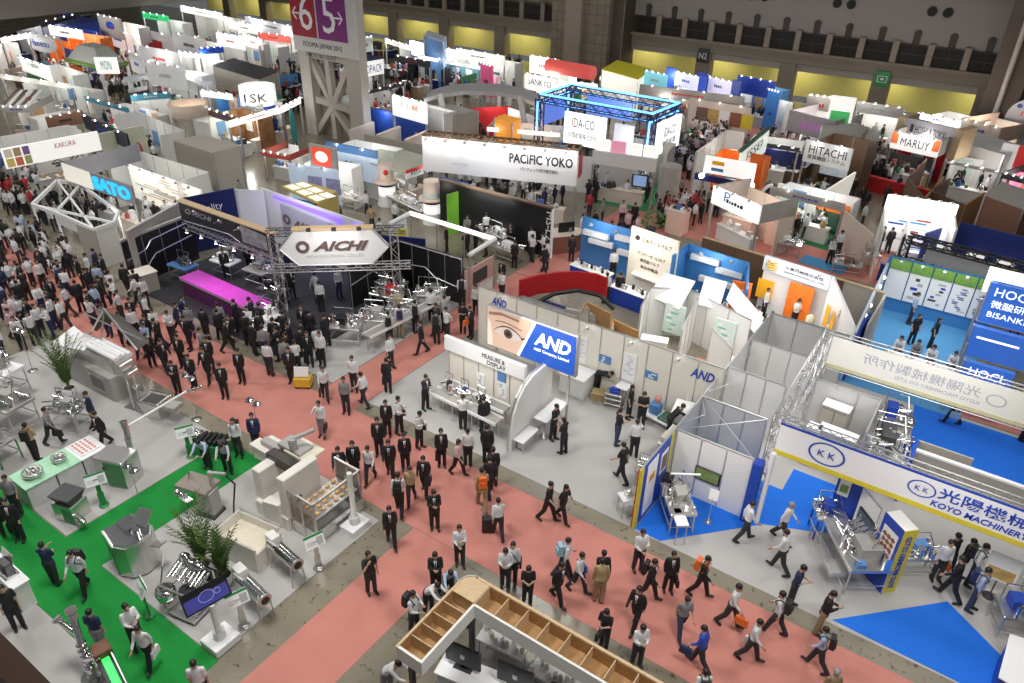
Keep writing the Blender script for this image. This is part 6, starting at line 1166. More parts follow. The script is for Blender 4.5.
# long dark fascia between columns and black booth
for k, (pl, pr, lb) in enumerate((((382, 186), (414, 204), 'long low machine table behind the violet wall, upper part'), ((390, 205), (425, 222), 'long low machine table behind the violet wall, lower part'), ((492, 255), (520, 265), 'low instrument bench before the black wall'), ((478, 238), (508, 250), 'small tables of white instruments before the black wall'))):
    p, q = W(*pl), W(*pr); d = q-p
    fiddly('bench_machine', lb, (p.x+q.x)/2, (p.y+q.y)/2, math.atan2(d.y, d.x), d.length, .8, 1.1, 140+k, 18, accent=SIGNW)
for k, (px, py, lb) in enumerate(((352, 200, 'brown boxes cluster behind the timber roofed stand'), (470, 175, 'white demonstration counter under the lamp lit fascia, left'), (505, 182, 'white demonstration counter under the lamp lit fascia, middle'), (540, 195, 'white demonstration counter under the lamp lit fascia, right'))):
    c = W(px, py+8); fiddly('bench_machine', lb, c.x, c.y, .1, 2.0, .9, 1.1, 150+k, 12, accent=SIGNW, topmat=WARMW)
# blue neon truss booth
q4 = [W(x, y, 5.0) for x, y in ((540, 98), (652, 118), (679, 107), (571, 88))]; NEON = mat('neon_blue', (.25, .6, 1.0), .4, emit=2.2, ecol=(.15, .5, 1.0))
t = T('neon_truss_booth', 'square blue neon truss ring hung with lit white signs', 'truss', (q4[0].x, q4[0].y, 0), hall=True)
for i in range(4):
    a, b = q4[i], q4[(i+1) % 4]; t.p('beam', M().truss(a, b, .5, .05), NAVY)
    t.p('neon_tube', M().c(a+Vector((0, 0, .3)), b+Vector((0, 0, .3)), .09, n=6), NEON); t.p('neon_tube', M().c(a-Vector((0, 0, .3)), b-Vector((0, 0, .3)), .07, n=6), NEON)
    t.p('corner_post', M().truss(a-Vector((0, 0, 5)), a, .5, .05), NAVY); t.p('neon_post', M().c((a.x, a.y-.3, 2.4), (a.x, a.y-.3, 4.8), .07, n=6), NEON)
def hang(a, b, z0, z1, m, lines, name='lit_sign', tm=TXT):
    d = (b-a).normalized(); n_ = Vector((d.y, -d.x, 0)); a = a+n_*.35; b = b+n_*.35; L = (b-a).length; s_ = t.p(name, M().w(a, b, z0, z1, .2), m)
    for tx, u, z, w, h in lines: text(tx, Vector((a.x, a.y, 0))+n_*.11+d*(L*u)+Vector((0, 0, z0+(z1-z0)*z)), L*w, (z1-z0)*h, tm, right=d, parent=s_, off=t.off)
f = lambda i, u: q4[i]+(q4[(i+1) % 4]-q4[i])*u
hang(f(0, .27), f(0, .64), 2.2, 4.5, LIT, (('IDA-CO', .2, .55, .55, .3), ('中間産業株式会社', .12, .2, .7, .2)))
hang(f(1, .1), f(1, .95), 2.3, 4.6, LIT, (('IDA-CO', .25, .5, .5, .3), ('中間産業', .2, .2, .6, .2)))
hang(f(2, .42), f(2, .85), 3.2, 4.7, mat('blue_glow_sign', (.12, .2, .6), .4, emit=.5), (('IDA-CO', .2, .3, .6, .4),))
hang(f(3, .05), f(3, .75), 2.7, 4.5, mat('blue_glow_sign', (.12, .2, .6)), (('IDA-CO', .2, .3, .6, .4),))
hang(f(0, .72), f(0, .88), 2.3, 4.3, mat('pale_lit', (.75, .75, .85), .5, emit=.4), ())
cq = sum(q4, Vector())/4; point((cq.x, cq.y, 4.2), 260, (.85, .92, 1), .5)
t = stall('white pavilion with rounded lit tops and pink panel under the neon truss', (593, 150), (657, 159), 3.6, .9, 6, face=WHITE, wall=DULL, light=220, seed=50, spot=0, carpetm=mat('booth_green', (.04, .22, .08), .9))
for k, c in enumerate((LITW, mat('pink_panel', (.85, .35, .5), .5, emit=.4), LITW, LITW)): w_ = t.L*.23; t.p('top_sign', M().bb(.1+k*t.L*.25, .1, 3.6, .1+k*t.L*.25+w_, .3, 4.35, .2), c)
t.p('screen', M().b(t.L*.66, -.2, 1.6, t.L*.92, -.1, 2.5), DARK); t.p('display', M().b(t.L*.69, -.22, 1.7, t.L*.89, -.2, 2.4), SCREEN); t.p('round_column', M().c((t.L+.9, .4, 0), (t.L+.9, .4, 3.2), .7, n=18), DULL); t.p('front_wall', M().b(0, 1.8, 0, t.L*.62, 1.9, 2.7), GREYP)
one('roll_banner_stack', 'white and blue striped roll banner column beside the neon truss booth', 'banner', M().bb(-.5, -.5, 0, .5, .5, 2.3), mat('stripe_blue_white', (.40, .45, .62), .5, var=.7, scale=3), None, tuple(W(604, 212)))
# curved grey roofs and orange block
rp = [W(x, y, 4.2) for x, y in ((424, 99), (440, 94), (465, 91), (495, 92), (520, 96), (538, 104))]
t = T('curved_roof', 'broad grey curved roof on slanted legs right of the pillar', 'canopy', (rp[2].x, rp[2].y, 0), hall=True)
for a, b in zip(rp, rp[1:]): d = (rp[5]-rp[0]).normalized(); n_ = Vector((-d.y, d.x, 0))*3.2; t.p('roof_segment', M().q([a, b, b+n_, a+n_], .3), mat('roof_grey', (.48, .47, .47), .5))
for i in (1, 4): t.p('slanted_leg', M().c(rp[i], (rp[i].x+1.5, rp[i].y-.6, 0), .25, n=6), GREYP)
t.p('red_wall', M().w((rp[1].x, rp[1].y+2.5), (rp[3].x, rp[3].y+2.5), 0, 2.6, .1), RED); t.p('white_wall', M().w((rp[3].x, rp[3].y+2.0), (rp[5].x, rp[5].y+1.5), 0, 2.6, .1), SIGNW); point((rp[3].x, rp[3].y+.5, 3.2), 160)
stall('low booth with white lit bars and an orange block behind the lamp lit fascia', (487, 127), (560, 133), 3.0, .3, 4, light=120, seed=51, col=(1, .8, .6), face=LITW)
boxroom('bright orange block with grey emblem behind the lamp lit fascia', (495, 119), (512, 124), (521, 120), 3.6, mat('orange_lit', (.9, .35, .04), .5, emit=.35))
t = stall('boxed white name board with blue lettering beside the pillar', (360, 63), (383, 59), 4.6, 1.3, 4, face=LITW, txt='TOPACK', tm=TXTB, tz=.7, tw=.85, light=90, seed=52, spot=0); t.p('dark_roof', M().b(-.3, .1, 4.6, t.L+.3, 5, 4.7), NAVY)
stall('dark shelved stand under the blue lettered name board', (362, 92), (404, 82), 3.0, .3, 4, face=DARK, light=80, seed=53)
stall('long white far booth with a glowing front beneath the back wall', (410, 40), (456, 50), 4.0, 1.5, 4, light=300, seed=54, face=LITW, sides='L')
stall('booth with a continuous bright ceiling strip right of the pillar', (385, 38), (411, 46), 4.0, .5, 5, light=250, seed=55)
stall('dark screen wall booth behind the crowd right of the pillar', (395, 55), (430, 61), 3.6, .6, 4, wall=BLACK, face=DARK, light=100, seed=56)
stall('long bright strip roofed booth with coloured screens', (418, 55), (480, 66), 3.4, .35, 4, wall=mat('coloured_screens', (.15, .3, .35), .5, emit=.15, var=.9, scale=.6), light=220, seed=57)
boxroom('small blue roofed box on top of the far white booth', (424, 36), (443, 42), (446, 37), 5.2, mat('mid_blue_print', (.1, .25, .55)), mat('pale_blue_header', (.62, .68, .76)))
stall('white booths right of the glowing far front', (456, 48), (505, 56), 3.8, 1.0, 4, light=280, seed=58, face=LITC)
stall('pale booth with a green edged screen right of the pillar top', (357, 38), (372, 36), 4.4, 1.6, 3, light=150, seed=59, face=mat('mint_poster', (.62, .74, .70)))
stall('tall pink poster stand in the far crowd', (481, 62), (493, 66), 4.0, 3.0, 1, light=60, seed=60, face=mat('hot_pink', (.75, .10, .28), .5, emit=.25), counter=False)
t = stall('white glowing booth with spaced dark lettering and a red drum above', (525, 73), (556, 79), 4.2, 1.4, 5, light=300, seed=61, txt='SANKYO', tz=.5, tw=.75, col=(.97, 1, .9)); t.p('red_drum', M().c((1.5, 1.5, 4.9), (6.5, 1.5, 4.9), .6, n=14), mat('red_lit', (.7, .1, .08)))
stall('low white glowing counters left of the stone tower', (556, 80), (598, 84), 3.0, .6, 4, light=200, seed=62, face=LITC)
stall('far white sign boxes before the recess left of the stone tower', (530, 55), (560, 60), 5.0, 1.6, 3, light=180, seed=63)
# ---- right
boxroom('yellow roofed white booth at the foot of the stone tower', (602, 70), (638, 80), (652, 70), 3.4, LITC, mat('yellow_roof', (.62, .55, .03), .5, emit=.12))
stall('white booth fronts under the yellow roof', (600, 76), (645, 84), 2.6, .4, 3, light=220, seed=65, col=(1, 1, .8))
for k, (pl, pr, lb) in enumerate((((676, 71), (700, 77), 'far lightbox booth between blue posts, left'), ((708, 76), (733, 82), 'far lightbox booth between blue posts, right'))):
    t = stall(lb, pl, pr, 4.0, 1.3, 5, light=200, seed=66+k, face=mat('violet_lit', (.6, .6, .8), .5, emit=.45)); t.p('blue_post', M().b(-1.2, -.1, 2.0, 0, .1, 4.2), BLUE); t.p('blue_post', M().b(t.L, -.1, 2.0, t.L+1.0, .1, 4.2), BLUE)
t = stall('blue headed booth with three lamps before the yellow recess', (738, 75), (776, 82), 4.4, 1.5, 5, light=160, seed=68, face=BLUE, wall=CYAN)
stall('far cyan and blue booth beside the yellow roof', (645, 70), (668, 75), 4.0, 1.4, 4, light=150, seed=69, face=mat('cyan_lit', (.2, .6, .7), .5, emit=.4))
stall('tall blue poster column booth under the right pier', (769, 89), (781, 92), 4.2, 3.5, 2, light=80, seed=70, face=mat('bright_blue', (.03, .2, .6)), counter=False)
t = stall('warm white wall of framed pictures behind the crowd', (690, 98), (752, 108), 3.0, 2.6, .4, face=WARMW, light=0, seed=71, sides='', back=False, counter=False, spot=3)
for k in range(5): t.p('picture', M().b(.8+k*t.L*.18, -.1, 1.2, 1.9+k*t.L*.18, -.06, 2.4), [mat('photo_brown', (.20, .12, .09)), mat('photo_pastry', (.55, .36, .12)), PAPER, mat('photo_meat', (.30, .10, .06)), YELL][k])
c = W(720, 106, 3); point((c.x, c.y-2.5, 3.4), 160, (1, .85, .75))
stall('pale booth block behind the wall of framed pictures', (640, 84), (745, 97), 3.6, .9, 5, light=260, seed=72, face=DULL, col=(1, .9, .9))
stall('low roofed booth with a red brown roof by the neon truss', (640, 97), (690, 100), 3.0, .4, 4, light=120, seed=73, face=WARMW, wall=mat('red_brown_board', (.26, .13, .08)))
t = stall('orange and white booth with a long lit name board and a blue band', (706, 155), (757, 164), 4.0, 1.1, 4, light=110, seed=74, wall=ORANGE, col=(1, .75, .55), spot=0); t.p('blue_band', M().b(-.5, -.15, 2.35, t.L+.1, .1, 2.75), NAVY); t.p('orange_mark', M().b(.5, -.1, 3.5, 1.3, -.06, 3.75), mat('amber_panel', (.85, .40, .02))); t.p('blue_mark', M().b(.5, -.1, 3.1, 1.3, -.06, 3.3), CYAN)
for x in (0, t.L): t.p('lamp_ball', M().e((x, -.3, 2.7), .18, 10, 6), LITB)
t = stall('tilted white name board with a small blue letter mark', (714, 185), (762, 206), 3.4, 1.1, 3, light=90, seed=75, wall=WARMW, col=(1, .8, .7), spot=3); text('P', (t.L*.27, -.07, 2.75), .5, .6, CYAN, parent=t.e)
for k, (x, y, w_, lb) in enumerate(((733, 238, 28, 'salmon pink lit counter block left of the brown board backs'), (772, 243, 18, 'salmon pink lit counter block with a small figure stand'), (672, 232, 16, 'salmon pink panel stand beside the wicker chairs'))):
    a, b = W(x-w_/2, y), W(x+w_/2, y+w_*.3); t = T('display_block', lb, 'counter', (a.x, a.y, 0), math.atan2((b-a).y, (b-a).x)); L = (b-a).length; t.p('block', M().bb(0, 0, 0, L, 1.0, 1.5), mat('salmon_lit', (.75, .50, .40), .5, emit=.12)); t.p('top', M().bb(-.05, -.05, 1.5, L+.05, 1.05, 1.56), WARMW)
    for j in range(4): t.p('sample', M().bb(.2+j*L/4.5, .3, 1.56, .5+j*L/4.5, .6, 1.7+.1*(j % 2)), GOODS[(j*3+k) % 8])
for k in range(3):
    c = W(672+8*k, 214-2*k); fiddly('display_rack', ['wire rack of small goods on the salmon pink floor, left', 'wire rack of small goods on the salmon pink floor, middle', 'wire rack of small goods on the salmon pink floor, right'][k], c.x, c.y, .4, 1.2, .8, 1.0, 170+k, 12, accent=mat('salmon_panel', (.62, .40, .34)))
t = T('potted_shrub', 'green potted shrub behind the tall white poster wall', 'plant', tuple(W(650, 235))); m = M(); r = random.Random(9)
for k in range(70): a, e_ = r.random()*6.28, r.random()*1.4; p = Vector((math.cos(a)*math.cos(e_)*.7, math.sin(a)*math.cos(e_)*.7, .7+math.sin(e_)*.8)); m.q([p, p+Vector((.16, .05, .02)), p+Vector((.14, .16, .12)), p+Vector((0, .1, .1))], .01)
t.p('leaves', m, LEAF); t.p('pot', M().l((0, 0, 0), [(.25, 0), (.35, .5), (.3, .5)], 12), DARK)
t = stall('green framed white name board slanting toward the back wall', (741, 152), (769, 129), 4.2, 1.6, 3, light=80, seed=76, txt='ISSEI', tz=.45, tw=.55, face=mat('green_white_lit', (.82, .9, .82), .5, emit=.5), sides='', spot=0); t.p('dark_top', M().b(-.2, -.1, 4.2, t.L+.2, .15, 4.35), mat('dark_green_tray', (.06, .14, .09)))
stall('dark scaffold booth with white goods behind the green framed board', (745, 140), (800, 148), 3.0, .3, 4, face=DARK, light=140, seed=77)
t = stall('grey walled booth with purple lettering before the yellow recess', (790, 110), (836, 121), 3.8, 1.6, 4, face=mat('dull_mauve', (.40, .36, .38), .5), light=200, seed=78, txt='azbil', tm=mat('purple_letters', (.45, .12, .45), .4, emit=.3), tz=.6, tw=.42, spot=0)
t = stall('tall square lightbox with a green landscape picture', (832, 95), (857, 98), 5.4, 2.6, 1, face=LITW, light=60, seed=79, counter=False, sides='', spot=0, back=False); t.p('green_picture', M().b(.2, -.1, 2.95, t.L-.2, -.06, 4.3), mat('green_lit2', (.08, .5, .15), .5, emit=.4, var=.7, scale=.5))
stall('white fabric wrapped booth left of the green lightbox', (808, 94), (834, 97), 4.2, 1.6, 5, light=150, seed=80, face=mat('fabric_white', (.72, .66, .58), .7))
stall('brightly lit truss booth right of the green lightbox', (858, 101), (905, 108), 3.8, .9, 5, light=350, seed=81, face=ALU)
boxroom('grey flat fronted box above the white name board', (822, 127), (861, 137), (868, 128), 3.4, DULL)
stall('glowing peaked white booth under the green lightbox', (822, 120), (862, 130), 3.0, .8, 3, light=250, seed=82, face=LITC)
t = stall('white name board with large dark lettering over brown and white stands', (807, 139), (854, 149), 4.2, 1.5, 5, face=SIGNW, wall=WOODD, light=160, seed=83, txt=[('HITACHI', .45, .8), ('産業機器システム', .25, .8)], spot=2); t.p('white_low_wall', M().bb(-.3, -2.6, 0, t.L*.8, -2.4, 1.6), LITC); t.p('slanted_wall', M().q([(t.L*.75, -2.6, 0), (t.L+.4, -.2, 0), (t.L+.6, -.2, 2.8), (t.L*.85, -2.6, 1.6)], .15), LITC)
t = stall('red and white booth with a glowing white name board', (894, 131), (942, 141), 4.0, 1.2, 4, wall=mat('bright_red', (.60, .02, .02)), face=LITW, txt='MARUY', tz=.6, tw=.6, light=160, seed=84); 
for u_ in (-.0, .86): t.p('orange_corner', M().b(t.L*u_, -.1, 3.2, t.L*(u_+.14), -.06, 4.0), mat('orange_red_lit', (.85, .2, .06), .5, emit=.4))
t.p('red_counter', M().bb(-2, -2.2, 0, t.L+1, -1.8, 1.1), mat('bright_red', (.60, .02, .02)))
t = stall('grey upper wall with small black lettering and timber ends', (906, 117), (957, 129), 4.6, 1.8, 1, face=mat('mauve_grey', (.42, .40, .43), .5), light=0, seed=85, sides='', back=False, counter=False, spot=0, txt='■ HOSHI & TOKAI', tz=.4, tw=.7); t.p('timber_end', M().bb(-.5, -.1, 2.5, 0, 2.0, 4.6), WOODL); t.p('timber_end', M().bb(t.L, -.1, 2.5, t.L+.5, 2, 4.6), WOODL)
stall('far right booth with a bright strip and a green roof', (918, 112), (962, 122), 3.4, .5, 5, light=300, seed=86)
stall('warm lit pink brown booth at the right end of the back wall', (962, 118), (1002, 128), 3.4, 1.2, 5, light=250, seed=87, col=(1, .75, .6), face=WARMW)
c = W(1013, 155); t = T('round_topped_tower', 'pale blue grey tower with a rounded top and small dark letters', 'booth', (c.x, c.y, 0), -.2); m = M().q([(-1.6, 0, 0), (1.6, 0, 0)]+[(1.6*math.cos(k*math.pi/10), 0, 3.0+1.6*math.sin(k*math.pi/10)) for k in range(11)], 1.2); t.p('shell', m, mat('tower_blue_grey', (.50, .54, .60), .4)); text('JBP', (-.6, -.02, 3.2), 1.2, .4, TXTR, parent=t.e); text('●ハ□●', (-1.0, -.02, 3.8), 2.0, .35, TXTB, parent=t.e)
boxroom('grey roofed grey walled booth below the round topped tower', (957, 142), (1004, 156), (1020, 146), 3.0, GREYP)
t = stall('white and red walled stand at the far right edge', (1004, 142), (1034, 148), 3.8, 3.4, 1, face=SIGNW, light=50, seed=88, sides='', back=False, counter=False, spot=0); t.p('red_panel', M().b(t.L*.55, -.12, 0, t.L, -.06, 3.8), mat('bright_red', (.60, .02, .02)))
stall('grey floored demonstration booth with white laptops', (945, 160), (1005, 172), 2.8, .2, 4, light=140, seed=89, face=DULL, counter=True)
stall('magenta and white booth at the right edge', (1003, 172), (1034, 180), 2.8, .4, 3, face=DARK, wall=mat('pink_panel', (.85, .35, .5)), light=90, seed=90)
for lb, pts in (('brown board backed room beside the demonstration booth', ((908, 178), (925, 198), (944, 176))), ('second brown board backed room beside the demonstration booth', ((930, 190), (965, 205), (985, 192)))):
    a, b, c = (W(x, y, 2.5) for x, y in pts); t = T('plywood_room', lb, 'booth', (b.x, b.y, 0), hall=True); t.p('board', M().w(a, b, 0, 2.5, .1), WOODD); t.p('board', M().w(b, c, 0, 2.5, .1), WOOD); t.p('back_board', M().w(a, a+(c-b), 0, 2.5, .1), WOODD)
boxroom('long grey rounded box roof above brown boards at the right', (985, 196), (1024, 210), (1040, 196), 3.2, mat('red_brown_board', (.26, .13, .08)), DULL)
t = T('truss_gantry', 'black truss frame holding a long grey screen panel at the right', 'truss', (-2.5, 42, 0), hall=True); a, b = W(908, 238, 3.4), W(1040, 272, 3.4)
a.z = b.z = 3.4; t.p('beam', M().truss(a, b, .4, .05), BLACK); a2, b2 = a.copy(), b.copy(); a2.z = b2.z = 2.2; t.p('beam', M().truss(a2, b2, .35, .04), BLACK); t.p('grey_panel', M().w(a+Vector((1.0, 0, 0)), b, 2.3, 3.2, .1), mat('grey_screen', (.46, .47, .47), .5))
for v in (a, b): t.p('column', M().truss((v.x, v.y, 0), (v.x, v.y, 3.5), .35, .05), BLACK)
t = T('exhibition_booth', 'navy partitioned booth with white notice plates behind the black truss', 'booth', (0, 46, 0), hall=True); a, b = W(968, 198, 2.8), W(1040, 216, 2.8); a = Vector((-1.4, 47.2, 0)); b = Vector((4.5, 46.6, 0)); t.p('navy_wall', M().w(a, b, 0, 2.8, .1), mat('navy_lit', (.02, .05, .28), .5))
for k in range(3): t.p('notice', M().b(-.6+1.5*k, 46.6, 1.0, .3+1.5*k, 46.75, 1.35), LITW)
t.p('small_wall', M().w((-2.8, 45.6), (-2.2, 47.0), 0, 2.3, .08), mat('navy_lit', (.02, .05, .28)))
t = T('navy_partition', 'navy partition panel with a striped banner below the black truss', 'partition', (-.6, 40.2, 0), hall=True); t.p('panel', M().b(-1.0, 40.4, 0, 1.2, 40.5, 1.9), mat('navy_lit', (.02, .05, .28))); t.p('striped_banner', M().b(-1.5, 40.2, 0, -1.05, 40.3, 1.9), mat('violet_print', (.4, .4, .7)))
t = T('plywood_room', 'small timber backed store left of the navy partition', 'booth', (-3.0, 40.3, 0), hall=True); t.p('board', M().b(-3.8, 40.2, 0, -1.6, 40.3, 2.3), WOOD); t.p('board', M().b(-3.8, 41.2, 0, -1.6, 41.3, 2.3), WOODD); t.p('board', M().b(-2.8, 40.2, 0, -2.7, 41.3, 2.3), WOOD)
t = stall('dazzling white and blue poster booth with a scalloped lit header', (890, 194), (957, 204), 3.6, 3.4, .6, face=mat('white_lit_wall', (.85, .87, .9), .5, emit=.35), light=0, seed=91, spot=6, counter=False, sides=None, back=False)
t.p('header', M().bb(-.1, -.25, 2.7, t.L+.1, -.05, 3.6), LIT); blob_print(t, 'print', (.3, -.07, .4), (1, 0, 0), t.L*.9, 2.2, [TXTB, CYAN, mat('goods_red', (.45, .08, .06)), PAPER], 5, n=12)
t.p('left_wall', M().b(-.1, -4.2, 0, 0, 0, 2.8), WHITE); t.p('right_wall', M().b(t.L, -2.6, 0, t.L+.1, 0, 3.0), WHITE); t.p('partition', M().b(t.L*.36, -3.6, 0, t.L*.36+.1, -.1, 2.5), WHITE)
ps = t.p('poster', M().b(0, -3.8, 1.0, .03, -2.9, 2.2), CYAN); t.p('poster', M().b(0, -2.4, .8, .03, -.8, 2.3), PAPER)
t.p('navy_counter', M().bb(.3, -4.4, 0, 2.4, -4.0, 1.0), mat('navy_lit', (.02, .05, .28))); t.p('yellow_drum', M().c((.6, -4.2, 1.0), (1.3, -4.2, 1.0), .35, n=12), mat('lemon', (.8, .65, .03), .5)); t.p('goods_counter', M().bb(t.L*.45, -1.6, 0, t.L*.9, -1.1, .9), SIGNW)
c = Matrix.Rotation(t.a, 3, 'Z') @ Vector((t.L*.4, -1.8, 0)); point((t.e.location.x+c.x, t.e.location.y+c.y, 3.2), 190)
t = stall('round arched white booth with a mint screen and an orange green wall', (771, 186), (846, 204), 3.0, .5, 3.2, face=DULL, wall=SIGNW, light=170, seed=92, spot=2, carpetm=mat('booth_green', (.04, .22, .08)))
t.p('mint_screen', M().b(.6, -.02, 1.2, t.L*.42, .05, 2.4), mat('mint_lit', (.5, .85, .65), .5, emit=.35)); t.p('orange_wall', M().b(t.L*.48, 2.6, 1.4, t.L*.92, 2.7, 2.0), ORANGE); t.p('green_wall', M().b(t.L*.48, 2.58, .2, t.L*.92, 2.68, 1.4), mat('dark_green_tray', (.06, .14, .09)))
m = M(); ar = [(-.6+.9*(1-math.cos(k*math.pi/12))-.3, .2, 3.0*math.sin(k*math.pi/12)) for k in range(7)]; m.path(ar, .12, 6); t.p('arch_tube', m, SIGNW); t.p('right_wing', M().q([(t.L, 0, 0), (t.L+2.4, -.6, 0), (t.L+2.0, -.5, 1.8), (t.L, 0, 2.6)], .1), WARMW)
t = T('presentation_screen', 'grey flat screen on a stand in front of the white slanted wall', 'screen', tuple(W(829, 190)), -.1); t.p('screen', M().bb(-1.1, -.06, 1.0, 1.1, .06, 2.2), DARK); t.p('display', M().b(-1.0, -.08, 1.1, 1.0, -.06, 2.1), mat('pale_display', (.4, .45, .5), .4, emit=.3, var=.6)); t.p('stand', M().c((0, 0, 0), (0, 0, 1.0), .08).bb(-.5, -.3, 0, .5, .3, .05), DARK)
one('carpet', 'sky blue carpet strip on the pale platform behind the brown boards', 'carpet', M().pr([(v.x, v.y) for v in (W(797, 262), W(842, 275), W(848, 268), W(806, 255))], .02, .04), SKYC)
fiddly('flower_stand', 'white flower covered stand behind the brown boards', W(787, 255).x, W(787, 255).y, .2, 1.4, .9, 1.1, 180, 20, accent=SIGNW)
fiddly('flower_stand', 'low brown stand at the end of the brown boards', W(845, 272).x, W(845, 272).y, .2, 1.6, .9, .8, 181, 12, accent=WOODD)
fiddly('chain_stand', 'chrome item stand on the pink carpet right of the brown boards', W(868, 268).x, W(868, 268).y, .5, .9, .7, 1.2, 182, 12)

# small stands scattered between the far booths
r = random.Random(21)
for k in range(90):
    if k < 62: px, py = r.uniform(0, 480), r.uniform(22, 120)
    else: px, py = r.uniform(560, 1000), r.uniform(85, 190)
    c = W(px, py)
    if c.y > 76: continue
    w_ = .8+r.random()*.9; h_ = .9+r.random()*.3; zone = 'on the far left floor' if k < 62 else 'on the far right floor'
    cn, cm_ = r.choice((('white', WHITE), ('dark', DARK), ('tan', GOODS[7]), ('blue', NAVY), ('brown', WOODD)))
    t = T('display_stand', f'small {cn} display stand between the booths {zone}', 'stand', (c.x, c.y, .0), r.choice((0, .0, 1.57)), f'small {cn} display stands {zone}')
    t.p('plinth', M().bb(-w_, -.35, 0, w_, .35, h_), cm_); t.p('top', M().bb(-w_-.04, -.39, h_, w_+.04, .39, h_+.05), SIGNW)
    for j in range(3): x = -w_*.7+j*w_*.6; s_ = .1+.12*r.random(); t.p('sample', M().bb(x-s_, -.2, h_+.05, x+s_, .2, h_+.05+.15+.4*r.random()), r.choice(GOODS))
    if k % 2: t.p('panel', M().bb(-w_, .3, h_, w_, .38, h_+.9+.5*r.random()), r.choice((DARK, NAVY, WHITE, GOODS[4], GOODS[6], CYAN, ORANGE)))
# ================================================================ people
def remesh(m, vox, sm=2, name='m'):
    me = bpy.data.meshes.new(name); me.from_pydata(m.v, [], m.f); ob = bpy.data.objects.new(name, me); C.objects.link(ob)
    md = ob.modifiers.new('r', 'REMESH'); md.mode = 'VOXEL'; md.voxel_size = vox; md.use_smooth_shade = True
    s = ob.modifiers.new('s', 'SMOOTH'); s.iterations = sm; s.factor = .5
    dg = bpy.context.evaluated_depsgraph_get(); out = bpy.data.meshes.new_from_object(ob.evaluated_get(dg)); out.name = name
    bpy.data.objects.remove(ob); bpy.data.meshes.remove(me); return out
SKIN = mat('skin', (.52, .33, .23), .55, var=.05); EYEM = mat('eye_dark', (.03, .02, .02), .3); LIPM = mat('lip', (.36, .16, .13), .5)
POSES = dict(   # lean, legs ((thigh, knee), ...) left then right, arms (swing, outward, elbow) left then right, head pitch
    wA=(4, ((20, 5), (-13, 20)), ((-18, 8, 18), (18, 8, 28)), 4), wB=(5, ((-13, 22), (20, 5)), ((18, 8, 30), (-18, 8, 16)), 8),
    st=(1, ((3, 2), (-2, 3)), ((3, 10, 12), (-3, 10, 14)), 2), ph=(3, ((2, 2), (-3, 4)), ((14, 6, 92), (16, 6, 98)), 22),
    cl=(1, ((3, 2), (-3, 4)), ((4, 10, 14), (48, 20, 128)), 0), ln=(38, ((6, 8), (-4, 4)), ((52, 8, 40), (64, 8, 36)), 20),
    fo=(0, ((4, 2), (-4, 3)), ((30, 4, 100), (14, 8, 60)), 4), ba=(3, ((2, 2), (-3, 4)), ((-30, 6, 10), (-30, 6, 14)), 6),
    si=(8, ((88, 88), (84, 84)), ((34, 8, 70), (38, 8, 66)), 12), bd=(75, ((4, 10), (-4, 6)), ((78, 8, 20), (86, 8, 24)), 10))
def joints(pose):
    lean, legs, arms, hp = POSES[pose]; R = math.radians; J = {}
    pz = Vector((0, 0, 0)); la = R(lean); sp = Vector((math.sin(la), 0, math.cos(la))); fw = Vector((math.cos(la), 0, -math.sin(la)))
    J['pel'] = pz; J['waist'] = pz+sp*.16; J['chest'] = pz+sp*.36; J['neck'] = pz+sp*.53; J['sp'] = sp; J['fw'] = fw
    ha = la*.55+R(hp)*.5; hs = Vector((math.sin(ha), 0, math.cos(ha))); J['hs'] = hs; J['hf'] = Vector((math.cos(ha), 0, -math.sin(ha))); J['head'] = J['neck']+hs*.15+J['hf']*.02
    lo = 0
    for i, s in ((0, 1), (1, -1)):
        th, kn = map(R, legs[i]); h = pz+Vector((0, s*.088, -.03)); k = h+Vector((math.sin(th), s*.015, -math.cos(th)))*.42; a2 = th-kn; a = k+Vector((math.sin(a2), s*.01, -math.cos(a2)))*.41
        ft = max(-.6, min(.25, a2*.8)); t_ = a+Vector((.15*math.cos(ft), s*.02, .15*math.sin(ft)-.05))
        J['hip%d' % i], J['knee%d' % i], J['ank%d' % i], J['toe%d' % i] = h, k, a, t_; lo = min(lo, a.z-.085, t_.z-.035)
        sw, ou, el = map(R, arms[i]); sh = pz+sp*.465+Vector((0, s*.158, 0)); d = Vector((math.sin(sw), s*math.sin(ou), -math.cos(sw)*math.cos(ou))).normalized(); e = sh+d*.28
        inn = .62 if el > 1 else .03; f = Vector((math.sin(sw+el), -s*inn, -math.cos(sw+el))).normalized(); w = e+f*.25
        J['sho%d' % i], J['elb%d' % i], J['wri%d' % i], J['hd%d' % i] = sh, e, w, f
    for k_, v in J.items():
        if k_ not in ('sp', 'fw', 'hs', 'hf', 'hd0', 'hd1'): J[k_] = v-Vector((0, 0, lo))
    return J
def limb(m, a, b, r0, r1, n=10): m.c(a, b, r0, r1, n).e(a, r0, n, 6).e(b, r1, n, 6)
def torso(m, J, k, hem, neck=True):
    S, F = J['sp'], J['fw']; Y = Vector((0, 1, 0)); pts = [(hem, .125*k, .165*k), (.0, .122*k, .165*k), (.16, .108*k, .15*k), (.32, .118*k, .165*k), (.42, .108*k, .158*k), (.485, .08*k, .118*k), (.545, .052, .058)]
    n = 16; vs = []; P0 = J['pel']
    for u, rx, ry in pts: vs += [P0+S*u+F*(rx*math.cos(2*math.pi*i/n)+.01)+Y*(ry*math.sin(2*math.pi*i/n)) for i in range(n)]
    q = len(pts); m.add(vs, [(j*n+i, j*n+(i+1) % n, (j+1)*n+(i+1) % n, (j+1)*n+i) for j in range(q-1) for i in range(n)]+[tuple(range(n-1, -1, -1)), tuple(range((q-1)*n, q*n))])
